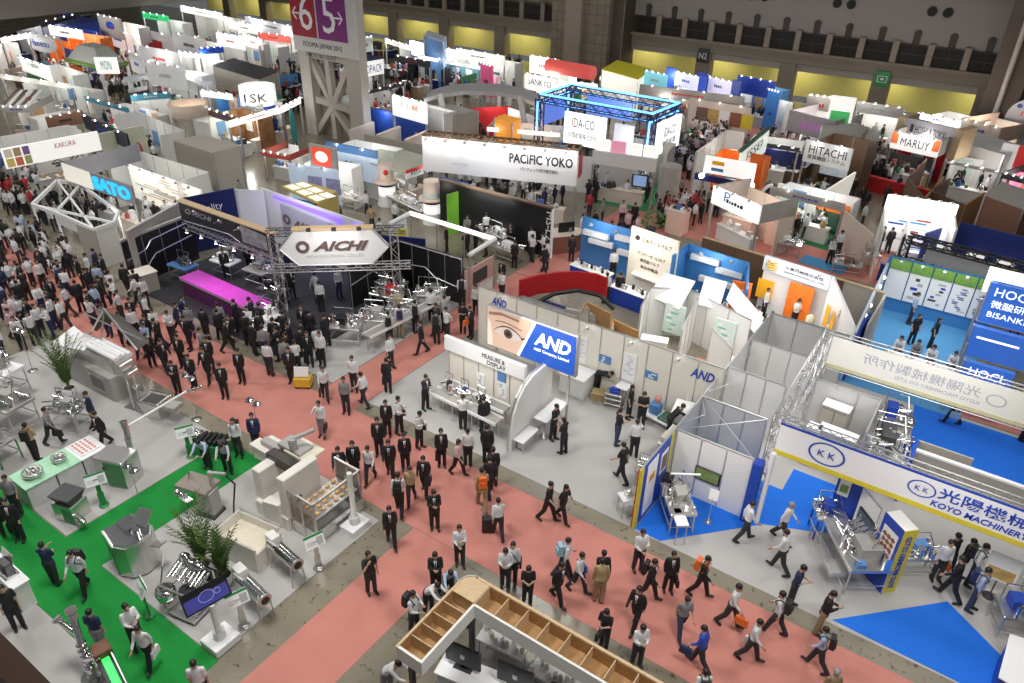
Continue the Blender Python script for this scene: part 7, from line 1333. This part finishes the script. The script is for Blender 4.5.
def figure(pose):
    J = joints(pose); out = {}
    m = M(); torso(m, J, .86, -.05); limb(m, J['neck']-J['sp']*.04, J['head']-J['hs']*.05, .058, .054)
    h, U, F = J['head'], J['hs'], J['hf']; m.e(h, (.095, .076, .112), 14, 10); m.e(h+F*.03-U*.075, (.052, .05, .048), 10, 6); m.c(h+F*.085-U*.0, h+F*.112-U*.03, .011, .018, 6).e(h+F*.105-U*.032, (.016, .018, .013), 8, 5)
    for s in (-1, 1): m.e(h+Vector((0, s*.08, 0))-U*.012, (.024, .012, .034), 8, 5)
    for i in (0, 1):
        limb(m, J['hip%d' % i], J['knee%d' % i], .072, .050); limb(m, J['knee%d' % i], J['ank%d' % i], .050, .034); limb(m, J['ank%d' % i], J['toe%d' % i], .026, .02)
        limb(m, J['sho%d' % i], J['elb%d' % i], .050, .038); limb(m, J['elb%d' % i], J['wri%d' % i], .038, .026); m.e(J['wri%d' % i]+J['hd%d' % i]*.05, (.034, .034, .046), 8, 6)
    body = remesh(m, .015, 2, 'person_body')
    b2 = M()                                    # fingers, eyes and mouth on the same surface
    for i, s in ((0, 1), (1, -1)):
        d = J['hd%d' % i]; w = J['wri%d' % i]+d*.075; sd = Vector((1, 0, 0)) if abs(d.x) < .75 else Vector((0, -s, 0)); sd = (sd-d*sd.dot(d)).normalized(); cu = sd.cross(d)*s
        for k, L in enumerate((.068, .078, .072, .055)):
            a = w+sd*(.027-.018*k); b = a+d*L*.55+cu*.006; b2.c(a, b, .0095, .0085, 6).c(b, b+(d*.7+cu*.7)*L*.5, .0085, .007, 6)
        a = J['wri%d' % i]+d*.03+sd*.028; b2.c(a, a+sd*.03+d*.03, .011, .0095, 6).c(a+sd*.03+d*.03, a+sd*.034+d*.062, .0095, .008, 6)
    b2.mat(1)
    for s in (-1, 1): b2.e(h+F*.083+U*.012+Vector((0, s*.031, 0)), (.014, .016, .009), 8, 5)
    b2.mat(2); b2.e(h+F*.085-U*.068, (.01, .024, .008), 8, 5)
    nv = len(body.vertices); co = np.empty(nv*3); body.vertices.foreach_get('co', co); fs = [tuple(p.vertices) for p in body.polygons]
    me = bpy.data.meshes.new('person_body'); me.from_pydata([tuple(c) for c in co.reshape(-1, 3)]+b2.v, [], fs+[tuple(i+nv for i in f) for f in b2.f]); me.polygons.foreach_set('use_smooth', [True]*len(me.polygons))
    for x in (SKIN, EYEM, LIPM): me.materials.append(x)
    me.polygons.foreach_set('material_index', [0]*len(fs)+b2.mi); me.update(); bpy.data.meshes.remove(body); out['body'] = me
    m = M(); m.e(J['pel']-Vector((0, 0, .0)), (.128, .17, .12), 14, 8)
    for i in (0, 1): limb(m, J['hip%d' % i], J['knee%d' % i], .102, .080); limb(m, J['knee%d' % i], J['ank%d' % i]+Vector((0, 0, -.02)), .078, .066)
    out['trousers'] = remesh(m, .02, 2, 'trousers')
    for nm, k, hem, ar, cut in (('shirt', .98, -.01, .053, .5), ('jacket', 1.06, -.15, .060, 1.0)):
        m = M(); torso(m, J, k, hem if pose not in ('si',) else max(hem, -.06))
        for i in (0, 1):
            limb(m, J['sho%d' % i], J['elb%d' % i], ar*1.08, ar*.86); e_ = J['elb%d' % i]; w = J['wri%d' % i]
            limb(m, e_, e_+(w-e_)*(.9 if cut == 1 else .78), ar*.84, ar*.66)
        out[nm] = remesh(m, .02, 2, nm)
    m = M(); torso(m, J, 1.0, -.01)
    for i in (0, 1): limb(m, J['sho%d' % i], J['sho%d' % i]+(J['elb%d' % i]-J['sho%d' % i])*.78, .064, .058)
    out['tee'] = remesh(m, .02, 2, 'tee')
    m = M()
    for i in (0, 1): a, t_ = J['ank%d' % i], J['toe%d' % i]; limb(m, a-Vector((.015, 0, .03)), t_+Vector((.02, 0, .004)), .056, .042)
    out['shoes'] = remesh(m, .018, 1, 'shoes')
    m = M().e(h-F*.014+U*.022, (.100, .087, .103), 14, 9); out['hair'] = m
    m2 = M().e(h-F*.014+U*.022, (.102, .09, .105), 14, 9).e(h-F*.045-U*.08, (.06, .085, .11), 12, 7); out['longhair'] = m2
    m = M(); P = J['pel']; S = J['sp']; fq = J['fw']; Y = Vector((0, 1, 0))
    m.q([P+S*.22+fq*.148-Y*.02, P+S*.22+fq*.148+Y*.02, P+S*.49+fq*.115+Y*.042, P+S*.49+fq*.115-Y*.042], .03); out['shirt_front'] = m
    m = M(); m.q([P+S*.27+fq*.148-Y*.014, P+S*.24+fq*.152, P+S*.27+fq*.148+Y*.014, P+S*.49+fq*.122+Y*.011, P+S*.49+fq*.122-Y*.011], .006); out['tie'] = m
    for k in ('hair', 'longhair', 'shirt_front', 'tie'):
        mm = out[k]; me = bpy.data.meshes.new(k); me.from_pydata(mm.v, [], mm.f); me.polygons.foreach_set('use_smooth', [True]*len(mm.f)); me.update(); out[k] = me
    out['J'] = J; return out
FIG = {p: figure(p) for p in POSES}
HAIRM = mat('black_hair', (.018, .014, .012), .45); HAIRG = mat('grey_hair', (.30, .29, .28), .5); SHOEM = mat('black_shoe', (.015, .013, .012), .35)
CM = dict(w=mat('white_shirt', (.72, .73, .75), .7, var=.04), k=mat('black_suit', (.014, .014, .017), .7), n=mat('navy_cloth', (.018, .03, .085), .75), g=mat('grey_cloth', (.26, .26, .27), .75), b=mat('blue_shirt', (.40, .50, .68), .7, var=.04), B=mat('bright_blue_jacket', (.02, .08, .50), .6), t=mat('tan_cloth', (.46, .33, .18), .75), h=mat('khaki_cloth', (.30, .22, .12), .8), p=mat('pink_shirt', (.68, .48, .50), .7), d=mat('dark_trousers', (.03, .03, .036), .75), j=mat('dark_jeans', (.035, .05, .10), .8), r=mat('red_shirt', (.5, .04, .05), .7), s=mat('striped_shirt', (.45, .47, .52), .7, var=.4, scale=25))
for p in FIG:                                                   # give every shared garment a slot
    for k, me in FIG[p].items():
        if k not in ('J', 'body'): me.materials.append(CM['k'])
def garment(name, me, m, par):
    o = bpy.data.objects.new(name, me); C.objects.link(o); o.parent = par; o.material_slots[0].link = 'OBJECT'; o.material_slots[0].material = m; return o
HEAD = dict(R=0, U=90, L=180, D=-90, F=-52, A=128, UR=45, DR=-45, UL=135, DL=-135)
PR = random.Random(11); NPEOPLE = 0
PERS = []
def person(pos, head, top, trou, pose, label, group=None, hair='hair', hm=None, h=None, style=None, bag=None, z=.012):
    "an individual figure standing at pos"
    global NPEOPLE
    NPEOPLE += 1; f = FIG[pose]; a = math.radians((HEAD[head] if isinstance(head, str) else head)+PR.uniform(-9, 9)); sc = (h or PR.uniform(1.64, 1.76))/1.70
    e = bpy.data.objects.new('person', None); C.objects.link(e); e.empty_display_size = .2; e.location = (pos[0], pos[1], z); e.rotation_euler = (0, 0, a); e.scale = (sc, sc, sc); props(e, label, 'person', group); e['w'] = 0; del e['w']
    o = bpy.data.objects.new('body', f['body']); C.objects.link(o); o.parent = e
    style = style or ('jacket' if top in 'kn' else 'shirt')
    garment({'jacket': 'jacket', 'shirt': 'shirt', 'tee': 'polo_shirt'}[style], f[style], CM[top], e); garment('trousers', f['trousers'], CM[trou], e); garment('hair', f[hair], hm or HAIRM, e); garment('shoes', f['shoes'], SHOEM, e)
    if style == 'jacket' and top in 'kn' and hair == 'hair':
        s_ = garment('shirt_front', f['shirt_front'], CM['w'], e); garment('tie', f['tie'], CM[PR.choice('nrk')], s_)
    if bag: carry(e, f['J'], bag, label, sc, a)
    return e
BAGC = dict(k=('black', mat('black_bag', (.02, .02, .022), .6)), o=('orange', mat('orange_bag', (.80, .17, .03), .6)), b=('blue', mat('blue_bag', (.03, .16, .55), .6)), l=('light blue', mat('light_blue_bag', (.35, .55, .68), .6)), w=('white', mat('white_bag', (.75, .75, .74), .6)), n=('navy', mat('navy_bag', (.02, .03, .10), .6)))
def carry(e, J, bag, label, sc, a):
    kind, col = bag[0], bag[1]; cn, cm = BAGC[col]; who = ' '.join(label.replace('person', 'the person', 1).split()[:10])
    loc = e.location; mk = lambda nm, lb, ct: T(nm, lb, ct, tuple(loc), a)
    P, S, F = J['pel'], J['sp'], J['fw']; Y = Vector((0, 1, 0))
    def blk(m, c, sx, sy, sz, ax=F, az=S):
        c = Vector(c); q = [c+ax*(i*sx)+Y*(j*sy) for i, j in ((-1, -1), (1, -1), (1, 1), (-1, 1))]; m.hexa([p-az*sz for p in q]+[p*1.0+az*sz*.9-(p-c)*.12 for p in q]); return m
    if kind == 'p':
        t = mk('backpack', f'{cn} backpack on {who}', 'backpack'); c = P+S*.36-F*.21; t.p('pack', blk(M(), c, .075, .14, .21), cm); t.p('pocket', blk(M(), c-F*.085-S*.06, .025, .11, .10), cm)
        for s in (-1, 1): t.p('strap', M().path([P+S*.5-F*.14+Y*s*.09, P+S*.545+Y*s*.10, P+S*.42+F*.14+Y*s*.10, P+S*.2-F*.02+Y*s*.165], .016, 5), cm)
    elif kind == 's':
        t = mk('shoulder_bag', f'{cn} shoulder bag on {who}', 'bag'); c = P+Y*.23-Vector((0, 0, .08))-F*.03; t.p('bag_body', blk(M(), c, .17, .05, .12, Vector((1, 0, 0)), Vector((0, 0, 1))), cm); t.p('strap', M().path([c+Vector((.13, 0, .1)), P+S*.4+F*.14, P+S*.535-Y*.10, P+S*.4-F*.14, c+Vector((-.13, 0, .1))], .014, 5), cm)
    else:
        i = 1 if kind in 'hR' else 0; w = J['wri%d' % i]+J['hd%d' % i]*.10; nm = {'c': 'briefcase', 'h': 'briefcase', 't': 'tote_bag', 'R': 'tote_bag'}[kind]; t = mk(nm, f'{cn} {nm.replace("_", " ")} held by {who}', 'bag'); c = w-Vector((0, 0, .22))
        t.p('bag_body', blk(M(), c, .19, .045, .14, Vector((1, 0, 0)), Vector((0, 0, 1))), cm); t.p('handle', M().path([c+Vector((.07, 0, .12)), w+Vector((.04, 0, .0)), w-Vector((.04, 0, 0)), c+Vector((-.07, 0, .12))], .011, 5), cm)
    t.e.scale = (sc, sc, sc)
# near figures: pixel of the feet, heading, top, trousers, pose, description, bag, options
NEAR = [
(372,593,-20,'k','d','cl','in all black standing alone on the lower pink aisle',0,'tee'),(392,545,'F','k','k','wA','in open black suit walking beside the white post plinth',0,0),(460,565,'F','w','d','fo','in white shirt with dark straps at the aisle crossing',0,0),
(436.5,592,'F','k','k','ph','in black suit reading behind the timber header corner',0,0),(449,597,'DR','b','d','ln','in pale blue shirt bent toward the timber header corner',0,0),(429,613,'R','w','d','ln','in large white shirt leaning on the timber header side',0,0),(415,634,'R','w','d','fo','in white shirt at the lower end of the timber header','pk',0),(468,624,'UR','k','k','st','in black inside the corner booth under the header',0,'tee'),(388,694,'R','w','g','ln','in white shirt cut by the bottom edge below the timber header',0,0),
(498,538,'UL','w','d','wA','in white shirt pulling a dark case up the aisle','hk',0),(505,588,'F','w','d','ph','in white shirt with badge standing on pink carpet',0,0),(512,582,'F','w','k','st','in white blouse with a dark bag beside the badge wearer','sk',0),
(527,604,'F','k','k','ph','with long hair in black suit holding a white paper',0,'long'),(557,602,'R','k','k','wB','in black suit striding behind the black haired paper holder',0,0),(563,578,'UR','w','d','wB','in white shirt with pale blue pack on the pink aisle','pl',0),(577,592,'R','w','d','wA','in white shirt with a bright blue bag at the side','sb',0),
(600,592,'UL','k','h','ba','tall in black jacket seen from behind on the aisle','to',0),(598,602,'A','t','h','st','in khaki clothes hidden behind the tall black jacket',0,0),(637,571,'F','w','d','fo','in white shirt near the yellow edged poster wall',0,0),(647,599,'R','k','k','wA','in dark clothes with reddish hair carrying a pack','pk',0),(667,591,'F','k','k','st','in black suit facing the aisle before the blue carpet wedge','ck',0),
(698,596,'R','k','k','wA','in black suit in long stride with orange pack','po',0),(727,626,'R','w','d','wA','in white shirt holding an orange bag and black bag','Ro',0),(679,635,'F','g','j','wB','in grey polo and jeans on the lower main aisle',0,'tee'),(634,628,'D','k','k','wA','in black suit walking along the middle of the aisle',0,0),(603,648,'D','k','k','ph','in short black dress clothes near the timber header','ck','long'),(636,665,'F','w','d','ph','in white shirt looking down at a phone below the aisle',0,0),(698,668,'L','B','d','wB','in bright blue jacket striding left','cn',0),(747,660,'R','w','d','wA','in white shirt and dark trousers with a small white bag','tw',0),(697,712,'A','w','d','wA','in white shirt with black pack cut by the bottom edge','pk',0),
(778,572,'L','w','d','wB','in white shirt in long stride on light grey carpet',0,0),(779,541,'R','w','d','wB','with grey hair in white shirt pointing at the blue floor',0,'grey'),(742,541,'UR','w','d','wA','in white shirt standing by the blue end column',0,0),(789,606,'R','n','d','ph','in navy polo holding a white sheet at the carpet edge',0,'tee'),(773,634,'L','w','d','wA','in white shirt with black pack at the concrete strip','pk',0),(817,633,'R','k','h','ph','in black jacket and khaki trousers looking at a phone',0,0),(815,669,'L','b','d','wB','in grey blue shirt with black side bag striding left','pk',0),(822,712,'A','h','h','st','with pale hair at the bottom edge right of centre',0,'grey'),
(947,599,'L','k','k','wB','in black suit leaning beside the blue triangle carpet',0,0),(968,610,'R','b','j','st','in pale blue shirt with navy pack by the blue triangle','pn',0),(934,580,'F','w','d','st','in white shirt behind the yellow lettered pylon side',0,0),(943,575,'UL','k','k','wA','in black under the lettered banner, nearer the pylon','to',0),(956,578,'R','k','k','st','in black under the lettered banner, middle of the group',0,0),(967,585,'R','w','k','st','in white striped top under the lettered banner','pk',0),
(388.5,393,'UL','k','k','cl','in black suit phoning near the billboard booth corner','ck',0),(323,437,'F','w','g','cl','in white shirt with a coat over one arm','ck',0),(326,400,'DR','w','d','wA','in white shirt walking near the dark booth front','hk',0),(347,413,'F','g','d','st','in grey shirt walking behind the three white shirts',0,0),(355,391,'F','w','d','st','in white shirt standing behind the grey shirt',0,0),(365,407,'L','w','d','wB','in white shirt striding left toward the dark booth',0,0),(426,410,'R','k','k','ph','in black suit at the white railed conveyor end',0,0),(400,434,'R','w','k','fo','in white shirt with a crossed strap near grey carpet','sk',0),(388,436,'F','k','k','st','in black jacket walking beside the crossed strap wearer',0,0),(420,448,'R','w','k','ph','in white shirt holding a camera at the carpet edge','sk',0),(442,466,'F','k','k','st','in black suit with a bag on the left side','hk',0),(458,475,'R','p','k','wA','in pale pink blouse walking past the billboard booth',0,'long'),(468,466,'A','w','k','st','in white shirt seen from behind at the conveyor',0,0),(487,464,'A','k','k','st','in black watching the conveyor, front of the pair',0,0),(493,486,'A','k','k','st','in dark suit behind the pair at the conveyor',0,0),(490,496,'UL','k','k','wB','in black suit at the pink carpet edge by the conveyor',0,0),(482,509,'UL','t','h','wA','in beige jacket with an orange pack','po','jk'),(406,470,'F','k','k','st','in black suit in the middle of the aisle crowd',0,0),(391,478,'F','k','k','wA','in black suit and white shirt at the head of the group',0,0),(371,482,'F','w','d','wB','in white shirt walking with the black suits',0,0),(356,480,'F','k','k','st','in black suit left in the walking group',0,0),(342,484,'DR','k','k','wA','in black at the post beside the forming machine','ck',0),(425,493,'F','k','k','wA','in open black suit in the front of the crowd','ck',0),(412,503,'F','t','d','wB','in tan vest walking in the aisle crowd',0,0),(400,514,'A','w','k','wA','in white shirt with a black pack going away','pk',0),(435,529,'F','k','k','ph','in black suit reading on the crossing pink carpet',0,0),(380,456,'F','k','k','st','in dark jacket behind the walking group',0,0),(463,430,'UL','w','k','fo','in white shirt working at the conveyor',0,0),(484,434,'UL','k','k','st','in black working at the conveyor',0,0),(271,376,'A','w','d','st','in white shirt near the yellow floor cart',0,0),(323,366,'F','w','k','st','in white shirt at the light grey carpet corner',0,0),(293,383,'F','k','k','st','in black next to the yellow floor cart',0,0),
(553,440,'R','k','k','ph','in black at the high table, farther one',0,'tee'),(563,454,'L','k','k','ph','in black at the high table, nearer one',0,'long'),(547,521,'R','k','k','wA','in black walking past the grey carpet, left of the pair',0,'tee'),(562,521,'R','k','k','wB','in black striding right, right of the pair',0,'long'),(616,445,'UR','k','j','fo','in black tee and jeans in the billboard booth',0,'tee'),(633,457,'A','w','k','cl','in white shirt with raised arm in the billboard booth',0,0),(621,482,'L','k','k','wB','in black walking left in the billboard booth',0,'tee'),(628,419,'R','k','k','st','with long hair at the weighing cart',0,'long'),(640,427,'F','k','k','ph','in black bending at the weighing cart',0,'tee'),(667,438,'UR','k','k','ln','in black leaning over the side counter',0,'tee'),(597,391,'R','k','k','bd','bent down behind the white corner desk',0,'tee'),
(55,444,'UR','g','d','wA','in grey shirt carrying a dark bag past the counter','hk',0),(38,461,'UL','t','k','fo','in tan shirt with pack behind the mint green counter','pk','tee'),(97,428,'D','n','n','st','in navy suit beside the chrome depositor',0,0),(107,448,'D','k','k','wA','in black suit walking beside the navy suit',0,0),(20,514,'F','g','d','st','in grey shirt and mask at the green walkway edge',0,'tee'),(179,394,'F','k','k','ph','in black suit holding a white sheet by the platform',0,0),(195,388,'F','k','k','st','in black suit facing the platform machines',0,0),(210,382,'F','k','k','wA','in black suit with white shirt behind the paper holder',0,0),(226,398,'F','k','k','st','in open black suit in the row of suits',0,0),(243,383,'F','k','k','st','in black suit at the right of the row of suits',0,0),(184,368,'F','k','k','st','in black suit at the back of the row of suits',0,0),(240,456,'F','w','d','st','in white shirt with pack straps behind the ribbed machine','pk',0),(258,450,'F','n','d','st','in grey jacket with an orange bag at the forming machine','to',0),(209,468,'DR','b','d','ln','in pale blue shirt leaning over a sheet at the ribbed machine',0,0),(229,472,'DR','s','k','ln','in dark striped top bent beside the ribbed machine','pk',0),
(57,584,'UL','n','d','fo','in navy polo on the green carpet',0,'tee'),(87,592,'F','w','k','wA','in white shirt with a strap on the green carpet','pk',0),(104,652,'A','n','g','st','in navy polo seen from behind by the chrome pipe',0,'tee'),(140,648,'R','w','d','fo','in white shirt talking at the green posted board',0,0),(152,666,'F','w','k','wA','in white shirt with a bag strap beside the talking pair','tw',0),(206,706,'A','w','d','st','in white top at the bottom corner of the green carpet',0,'tee'),(20,628,'R','k','k','st','in black beside the white counter at the left edge',0,'tee'),(22,540,'F','k','k','st','in black suit at the left end of the green walkway',0,0),(8,534,'R','k','k','st','in black suit at the very left edge',0,0),
(908,324,'R','b','d','st','in pale blue shirt in the sky blue room',0,0),(910,344,'F','k','k','st','in black suit dress in the sky blue room',0,'long'),(929,348,'R','k','k','st','in dark top with a bag in the sky blue room','sk','long'),(828,264,'F','w','k','st','in white shirt with pack on the blue strip','pk',0),(836,258,'A','w','d','st','in white shirt standing behind the pack wearer',0,0),(797,233,'A','w','d','st','in white shirt leaning at the arched booth counter',0,0),(822,240,'A','w','d','ln','in white shirt bent at the arched booth counter',0,0),(840,242,'F','w','k','st','in white shirt with dark bag beside the arched booth','pk',0),(877,254,'R','k','k','st','in dark clothes before the dazzling white booth',0,0),(886,254,'A','k','k','st','in black before the dazzling white booth counter','pk',0),(792,328,'F','w','k','ph','with long hair before the orange panel',0,'long'),(762,318,'R','w','k','st','in white shirt with dark tie at the orange booth',0,0),
(583,233,'R','g','k','st','in grey jacket beside the brown curved counter',0,0),(571,262,'A','k','k','st','in black suit behind the red arch',0,0),(531,203,'F','k','k','st','in black before the white demonstration counters',0,0),(544,206,'F','w','k','st','in white shirt before the white demonstration counters',0,0),(649,199,'F','w','k','st','with dark straps before the white pavilion','pk',0),(679,202,'A','g','d','st','in grey shirt alone on the far pink aisle',0,0),(699,212,'A','k','j','st','in black top and jeans at the slanted name board',0,0),(708,213,'A','g','k','st','in grey beside the black top at the slanted name board',0,0),(715,217,'F','k','k','st','in black at the slanted name board stand',0,0),(621,227,'F','p','k','st','in pink grey top in the knot on the pink aisle',0,0),(633,228,'A','k','k','st','in black in the knot on the pink aisle',0,0),(612,279,'A','w','k','st','in white shirt at the blue fronted counter',0,0),(618,303,'A','k','k','st','in black suit at the blue fronted counter',0,0),(605,304,'A','w','k','st','in white shirt beside the dark arch end',0,0),
(322,312,'A','w','k','st','in white shirt alone on the black carpet',0,0),(390,344,'A','w','k','st','in white shirt with pack at the filling line, first','pk',0),(401,338,'A','w','h','st','with pack and khaki trousers at the filling line','pn',0),(416,333,'A','w','k','st','with side pack at the filling line','pk',0),(437,344,'A','g','k','st','with black pack at the aisle corner of the filling line','pk',0),(432,322,'A','w','k','st','in white shirt at the outfeed conveyor',0,0),(445,330,'A','g','k','ln','in grey shirt leaning at the outfeed conveyor',0,0),(462,307,'A','w','k','st','with black pack in the upper side aisle','pk',0),(476,293,'D','w','k','st','in white shirt in front of the salmon panel',0,0),(463,333,'DR','k','k','ph','in black in the upper side aisle','sk','long'),(471,338,'D','k','k','ph','in black with an orange bag by the billboard booth','to',0),(502,288,'D','k','k','st','in black purple top near the black booth tables',0,0),(476,315,'F','w','k','st','in white shirt near the small letters on cream wall',0,0),(305,338,'F','k','k','st','in black suit at the white instrument bench',0,0),(313,344,'A','k','k','st','in black beside the suit at the white instrument bench',0,0),(328,347,'L','k','k','st','in black at the light grey carpet edge',0,0),(320,360,'A','w','k','st','in white shirt at the light grey carpet edge',0,0),(280,328,'DR','k','k','ph','in black at the near end of the magenta counter',0,0),
(950,424,'L','s','k','wA','in striped shirt with a pale blue bag on the second pink aisle','tl',0),(1020,440,'R','k','k','st','in black at the right edge of the second pink aisle',0,0)]
for px, py, hd, tp, tr, po, lb, bag, op in NEAR:
    person(W(px, py), hd, tp, tr, po, 'person '+lb, hair='longhair' if op == 'long' else 'hair', hm=HAIRG if op == 'grey' else None, style={'tee': 'tee', 'jk': 'jacket', 'long': 'tee'}.get(op), bag=bag or None, h=1.62 if op == 'long' else None)
# seated ones at the serving counter and the orange booth
for k, (x, y, c, lb) in enumerate(((-1.7, 34.2, 'w', 'in white shirt seated at the serving counter, first'), (-1.0, 34.4, 'g', 'in grey shirt seated at the serving counter, second'), (-.35, 34.2, 'w', 'in white shirt seated at the serving counter, third'), (.5, 34.3, 'w', 'in white shirt bending at the serving counter under blue signs'), (-7.2, 32.9, 'w', 'in white shirt seated at the orange booth bench, first'), (-6.5, 32.7, 'w', 'in white shirt seated at the orange booth bench, second'), (-7.9, 33.1, 'w', 'in white shirt seated at the orange booth bench, third'))):
    t = T('stool', ['round stool under the first seat', 'round stool under the second seat', 'round stool under the third seat', 'round stool under the last seat', 'round stool at the orange bench, first', 'round stool at the orange bench, second', 'round stool at the orange bench, third'][k]+' of the white counter', 'stool', (x-.02, y, .02)); t.p('seat', M().l((0, 0, .36), [(.16, 0), (.17, .05), (.15, .07)], 12), DARK); t.p('post', M().l((0, 0, 0), [(.18, 0), (.16, .02), (.03, .04), (.03, .36)], 10), ALU)
    person((x, y), -90, c, 'd', 'si', 'person '+lb, z=.02)
# clusters: world rectangle, count, colours, heading, where
CL = [(-33.5,-25,13.5,16.9,26,'kkkkwwgnb','F','on the pink aisle before the black booth'),(-41,-33.6,12.2,17.2,50,'wwwwkkkbkn','L','in the dense crowd on the pink aisle at the left'),(-50,-41,11.5,17.8,56,'wwwwkkkkb','L','in the dense crowd farther up the pink aisle'),(-64,-50,10,19,60,'wwwkkkk','L','in the far end of the left aisle crowd'),(-38,-33,9,12.4,20,'wwpkk','R','around the tables at the far left'),(-28,-22.5,16.9,18.6,22,'kkkkwg','A','along the front edge of the black carpet'),(-33.5,-26.5,21.2,24.0,9,'wkkw','R','behind the magenta counter'),(-20.9,-19.1,19.5,29.5,7,'wkkw','D','in the upper side aisle'),
(-45,-37,22,29,16,'wwkg','R','among the white lattice and cream wall booths'),(-26,-19,31,36,18,'wwkkg','A','at the tables before the long black wall'),(-32,-22,38.5,43,14,'kkwwg','R','around the lamp lit fascia counters'),(-40,-29,27.5,33,16,'kkwwt','R','between the timber roofed stand and the drum columns'),(-21.5,-17,35.5,40,10,'kwpg','F','in the knot on the far pink aisle')]
FARC = [((660,690,150,182),46,'wwwwkkgg'),((690,725,128,160),36,'wwkkgp'),((725,790,108,128),30,'wkkgp'),((545,592,116,132),14,'wwkg'),((425,478,76,94),44,'kkkgrw'),((478,520,66,84),16,'kkwg'),((108,165,118,172),40,'wwrrkkp'),((20,70,42,62),24,'kkrw'),((140,165,74,84),10,'kkwg'),((766,806,150,184),28,'wwkk'),((858,905,158,186),30,'kkwg'),((905,965,160,184),26,'kkkw'),((800,850,116,130),12,'kkwg'),((940,1005,178,198),14,'kkw'),((370,412,96,104),10,'kw'),((0,40,170,215),30,'wkkgr'),((40,120,196,232),20,'wkkg'),((255,300,85,115),16,'kkgr'),((225,262,96,120),12,'wkg'),((655,700,205,228),14,'kkrw'),((780,850,228,242),9,'wwkg'),((585,650,188,206),14,'kkwg'),((100,150,84,100),14,'kbw')]
cand = []
for x0, x1, y0, y1, n, cols, hd, wh in CL:
    pts = []
    for _ in range(n*40):
        if len(pts) >= n: break
        p = (PR.uniform(x0, x1), PR.uniform(y0, y1))
        if all(math.hypot(p[0]-q[0], p[1]-q[1]) > .5 for q in pts): pts.append(p)
    cand += [(p, cols, hd, wh) for p in pts]
cand.sort(key=lambda c: math.hypot(c[0][0], c[0][1]))
TOPN = dict(w='white shirt', k='black suit', n='navy clothes', g='grey shirt', b='pale blue shirt', p='pink shirt', t='tan shirt', r='red shirt')
NEARXY = [tuple(W(r[0], r[1])[:2]) for r in NEAR]; rest = []
for p, cols, hd, wh in cand:
    if any(math.hypot(p[0]-q[0], p[1]-q[1]) < .5 for q in NEARXY): continue
    if NPEOPLE >= 300: rest.append((p, cols)); continue
    c = PR.choice(cols); po = PR.choice(['st', 'st', 'wA', 'wB', 'ph', 'fo', 'ba']); base = HEAD[hd] if hd else 0
    person(p, base+PR.choice([0, 0, 40, -40, 180, 90]), c, PR.choice('kddn') if c != 'k' else 'k', po, f'person in {TOPN[c]} {wh}', group=f'people in {TOPN[c]} {wh}')
# the rest of the far crowd, beyond the three hundred nearest
cm = M(); cmats = [CM['w'], CM['k'], CM['g'], CM['p'], CM['r'], CM['d'], SKIN, HAIRM, CM['b'], CM['t'], CM['n']]; ci = dict(w=0, k=1, g=2, p=3, r=4, b=8, t=9, n=10)
def far_figure(x, y, c):
    if -53 < x < -43 and 41.5 < y < 46: return
    a = PR.uniform(0, 6.28); ca, sa = math.cos(a), math.sin(a); h = PR.uniform(.95, 1.04); L = lambda u, v, z: (x+ca*u-sa*v, y+sa*u+ca*v, z*h); s = PR.uniform(-.14, .14)
    cm.mat(5)
    for k in (-1, 1): cm.c(L(0, k*.08, .88), L(s*k, k*.09, .03), .085, .055, 6)
    cm.mat(ci[c]); cm.c(L(0, 0, .82), L(0, 0, 1.2), .15, .18, 8).c(L(0, 0, 1.2), L(0, 0, 1.44), .18, .08, 8)
    for k in (-1, 1): cm.c(L(0, k*.19, 1.36), L(.04+s*k, k*.23, 1.08), .055, .045, 5).c(L(.04+s*k, k*.23, 1.08), L(.16, k*.19, .9), .045, .035, 5)
    cm.mat(6); cm.e(L(.015, 0, 1.56), (.085, .085, .11), 8, 6); cm.mat(7); cm.e(L(-.015, 0, 1.60), (.095, .095, .10), 8, 6)
for p, cols in rest: far_figure(p[0], p[1], PR.choice(cols))
for (x0, x1, y0, y1), n, cols in FARC:
    for _ in range(int(n*1.7)): p = W(PR.uniform(x0, x1), PR.uniform(y0, y1)); far_figure(p.x, p.y, PR.choice(cols))
for _ in range(420): far_figure(PR.uniform(-92, -20), PR.uniform(40, 78), PR.choice('kkkwwgnr'))
for _ in range(120): far_figure(PR.uniform(-19, -4), PR.uniform(50, 78), PR.choice('kkkwwgn'))
one('distant_crowd', 'crowd of visitors filling the aisles between the farther booths', 'crowd', cm, cmats)['kind'] = 'stuff'
# things on the aisle
t = T('floor_cart', 'yellow floor cart with a white screen beside the suits', 'cart', tuple(W(304, 386)), .6); t.p('body', M().bb(-.35, -.25, .1, .35, .25, .5), mat('cart_yellow', (.75, .48, .04))); t.p('screen', M().q([(-.3, -.2, .6), (.3, -.2, .6), (.3, -.05, 1.0), (-.3, -.05, 1.0)], .04), PAPER)
for ax in (-.25, .25):
    for ay in (-.2, .2): t.p('wheel', M().c((ax, ay-.03, .1), (ax, ay+.03, .1), .1, n=10), BLACK)
t = T('trolley_case', 'dark wheeled case trailing the white shirt at the aisle crossing', 'suitcase', tuple(W(488, 531)), .6); t.p('shell', M().bb(-.2, -.14, .06, .2, .14, .6), BLACK); t.p('handle', M().path([(-.1, 0, .6), (-.25, 0, 1.0), (-.25, .1, 1.0), (-.1, .1, .6)], .012), ALU)
for s in (-.15, .15): t.p('wheel', M().c((s, -.1, .05), (s, .1, .05), .05, n=8), DARK)
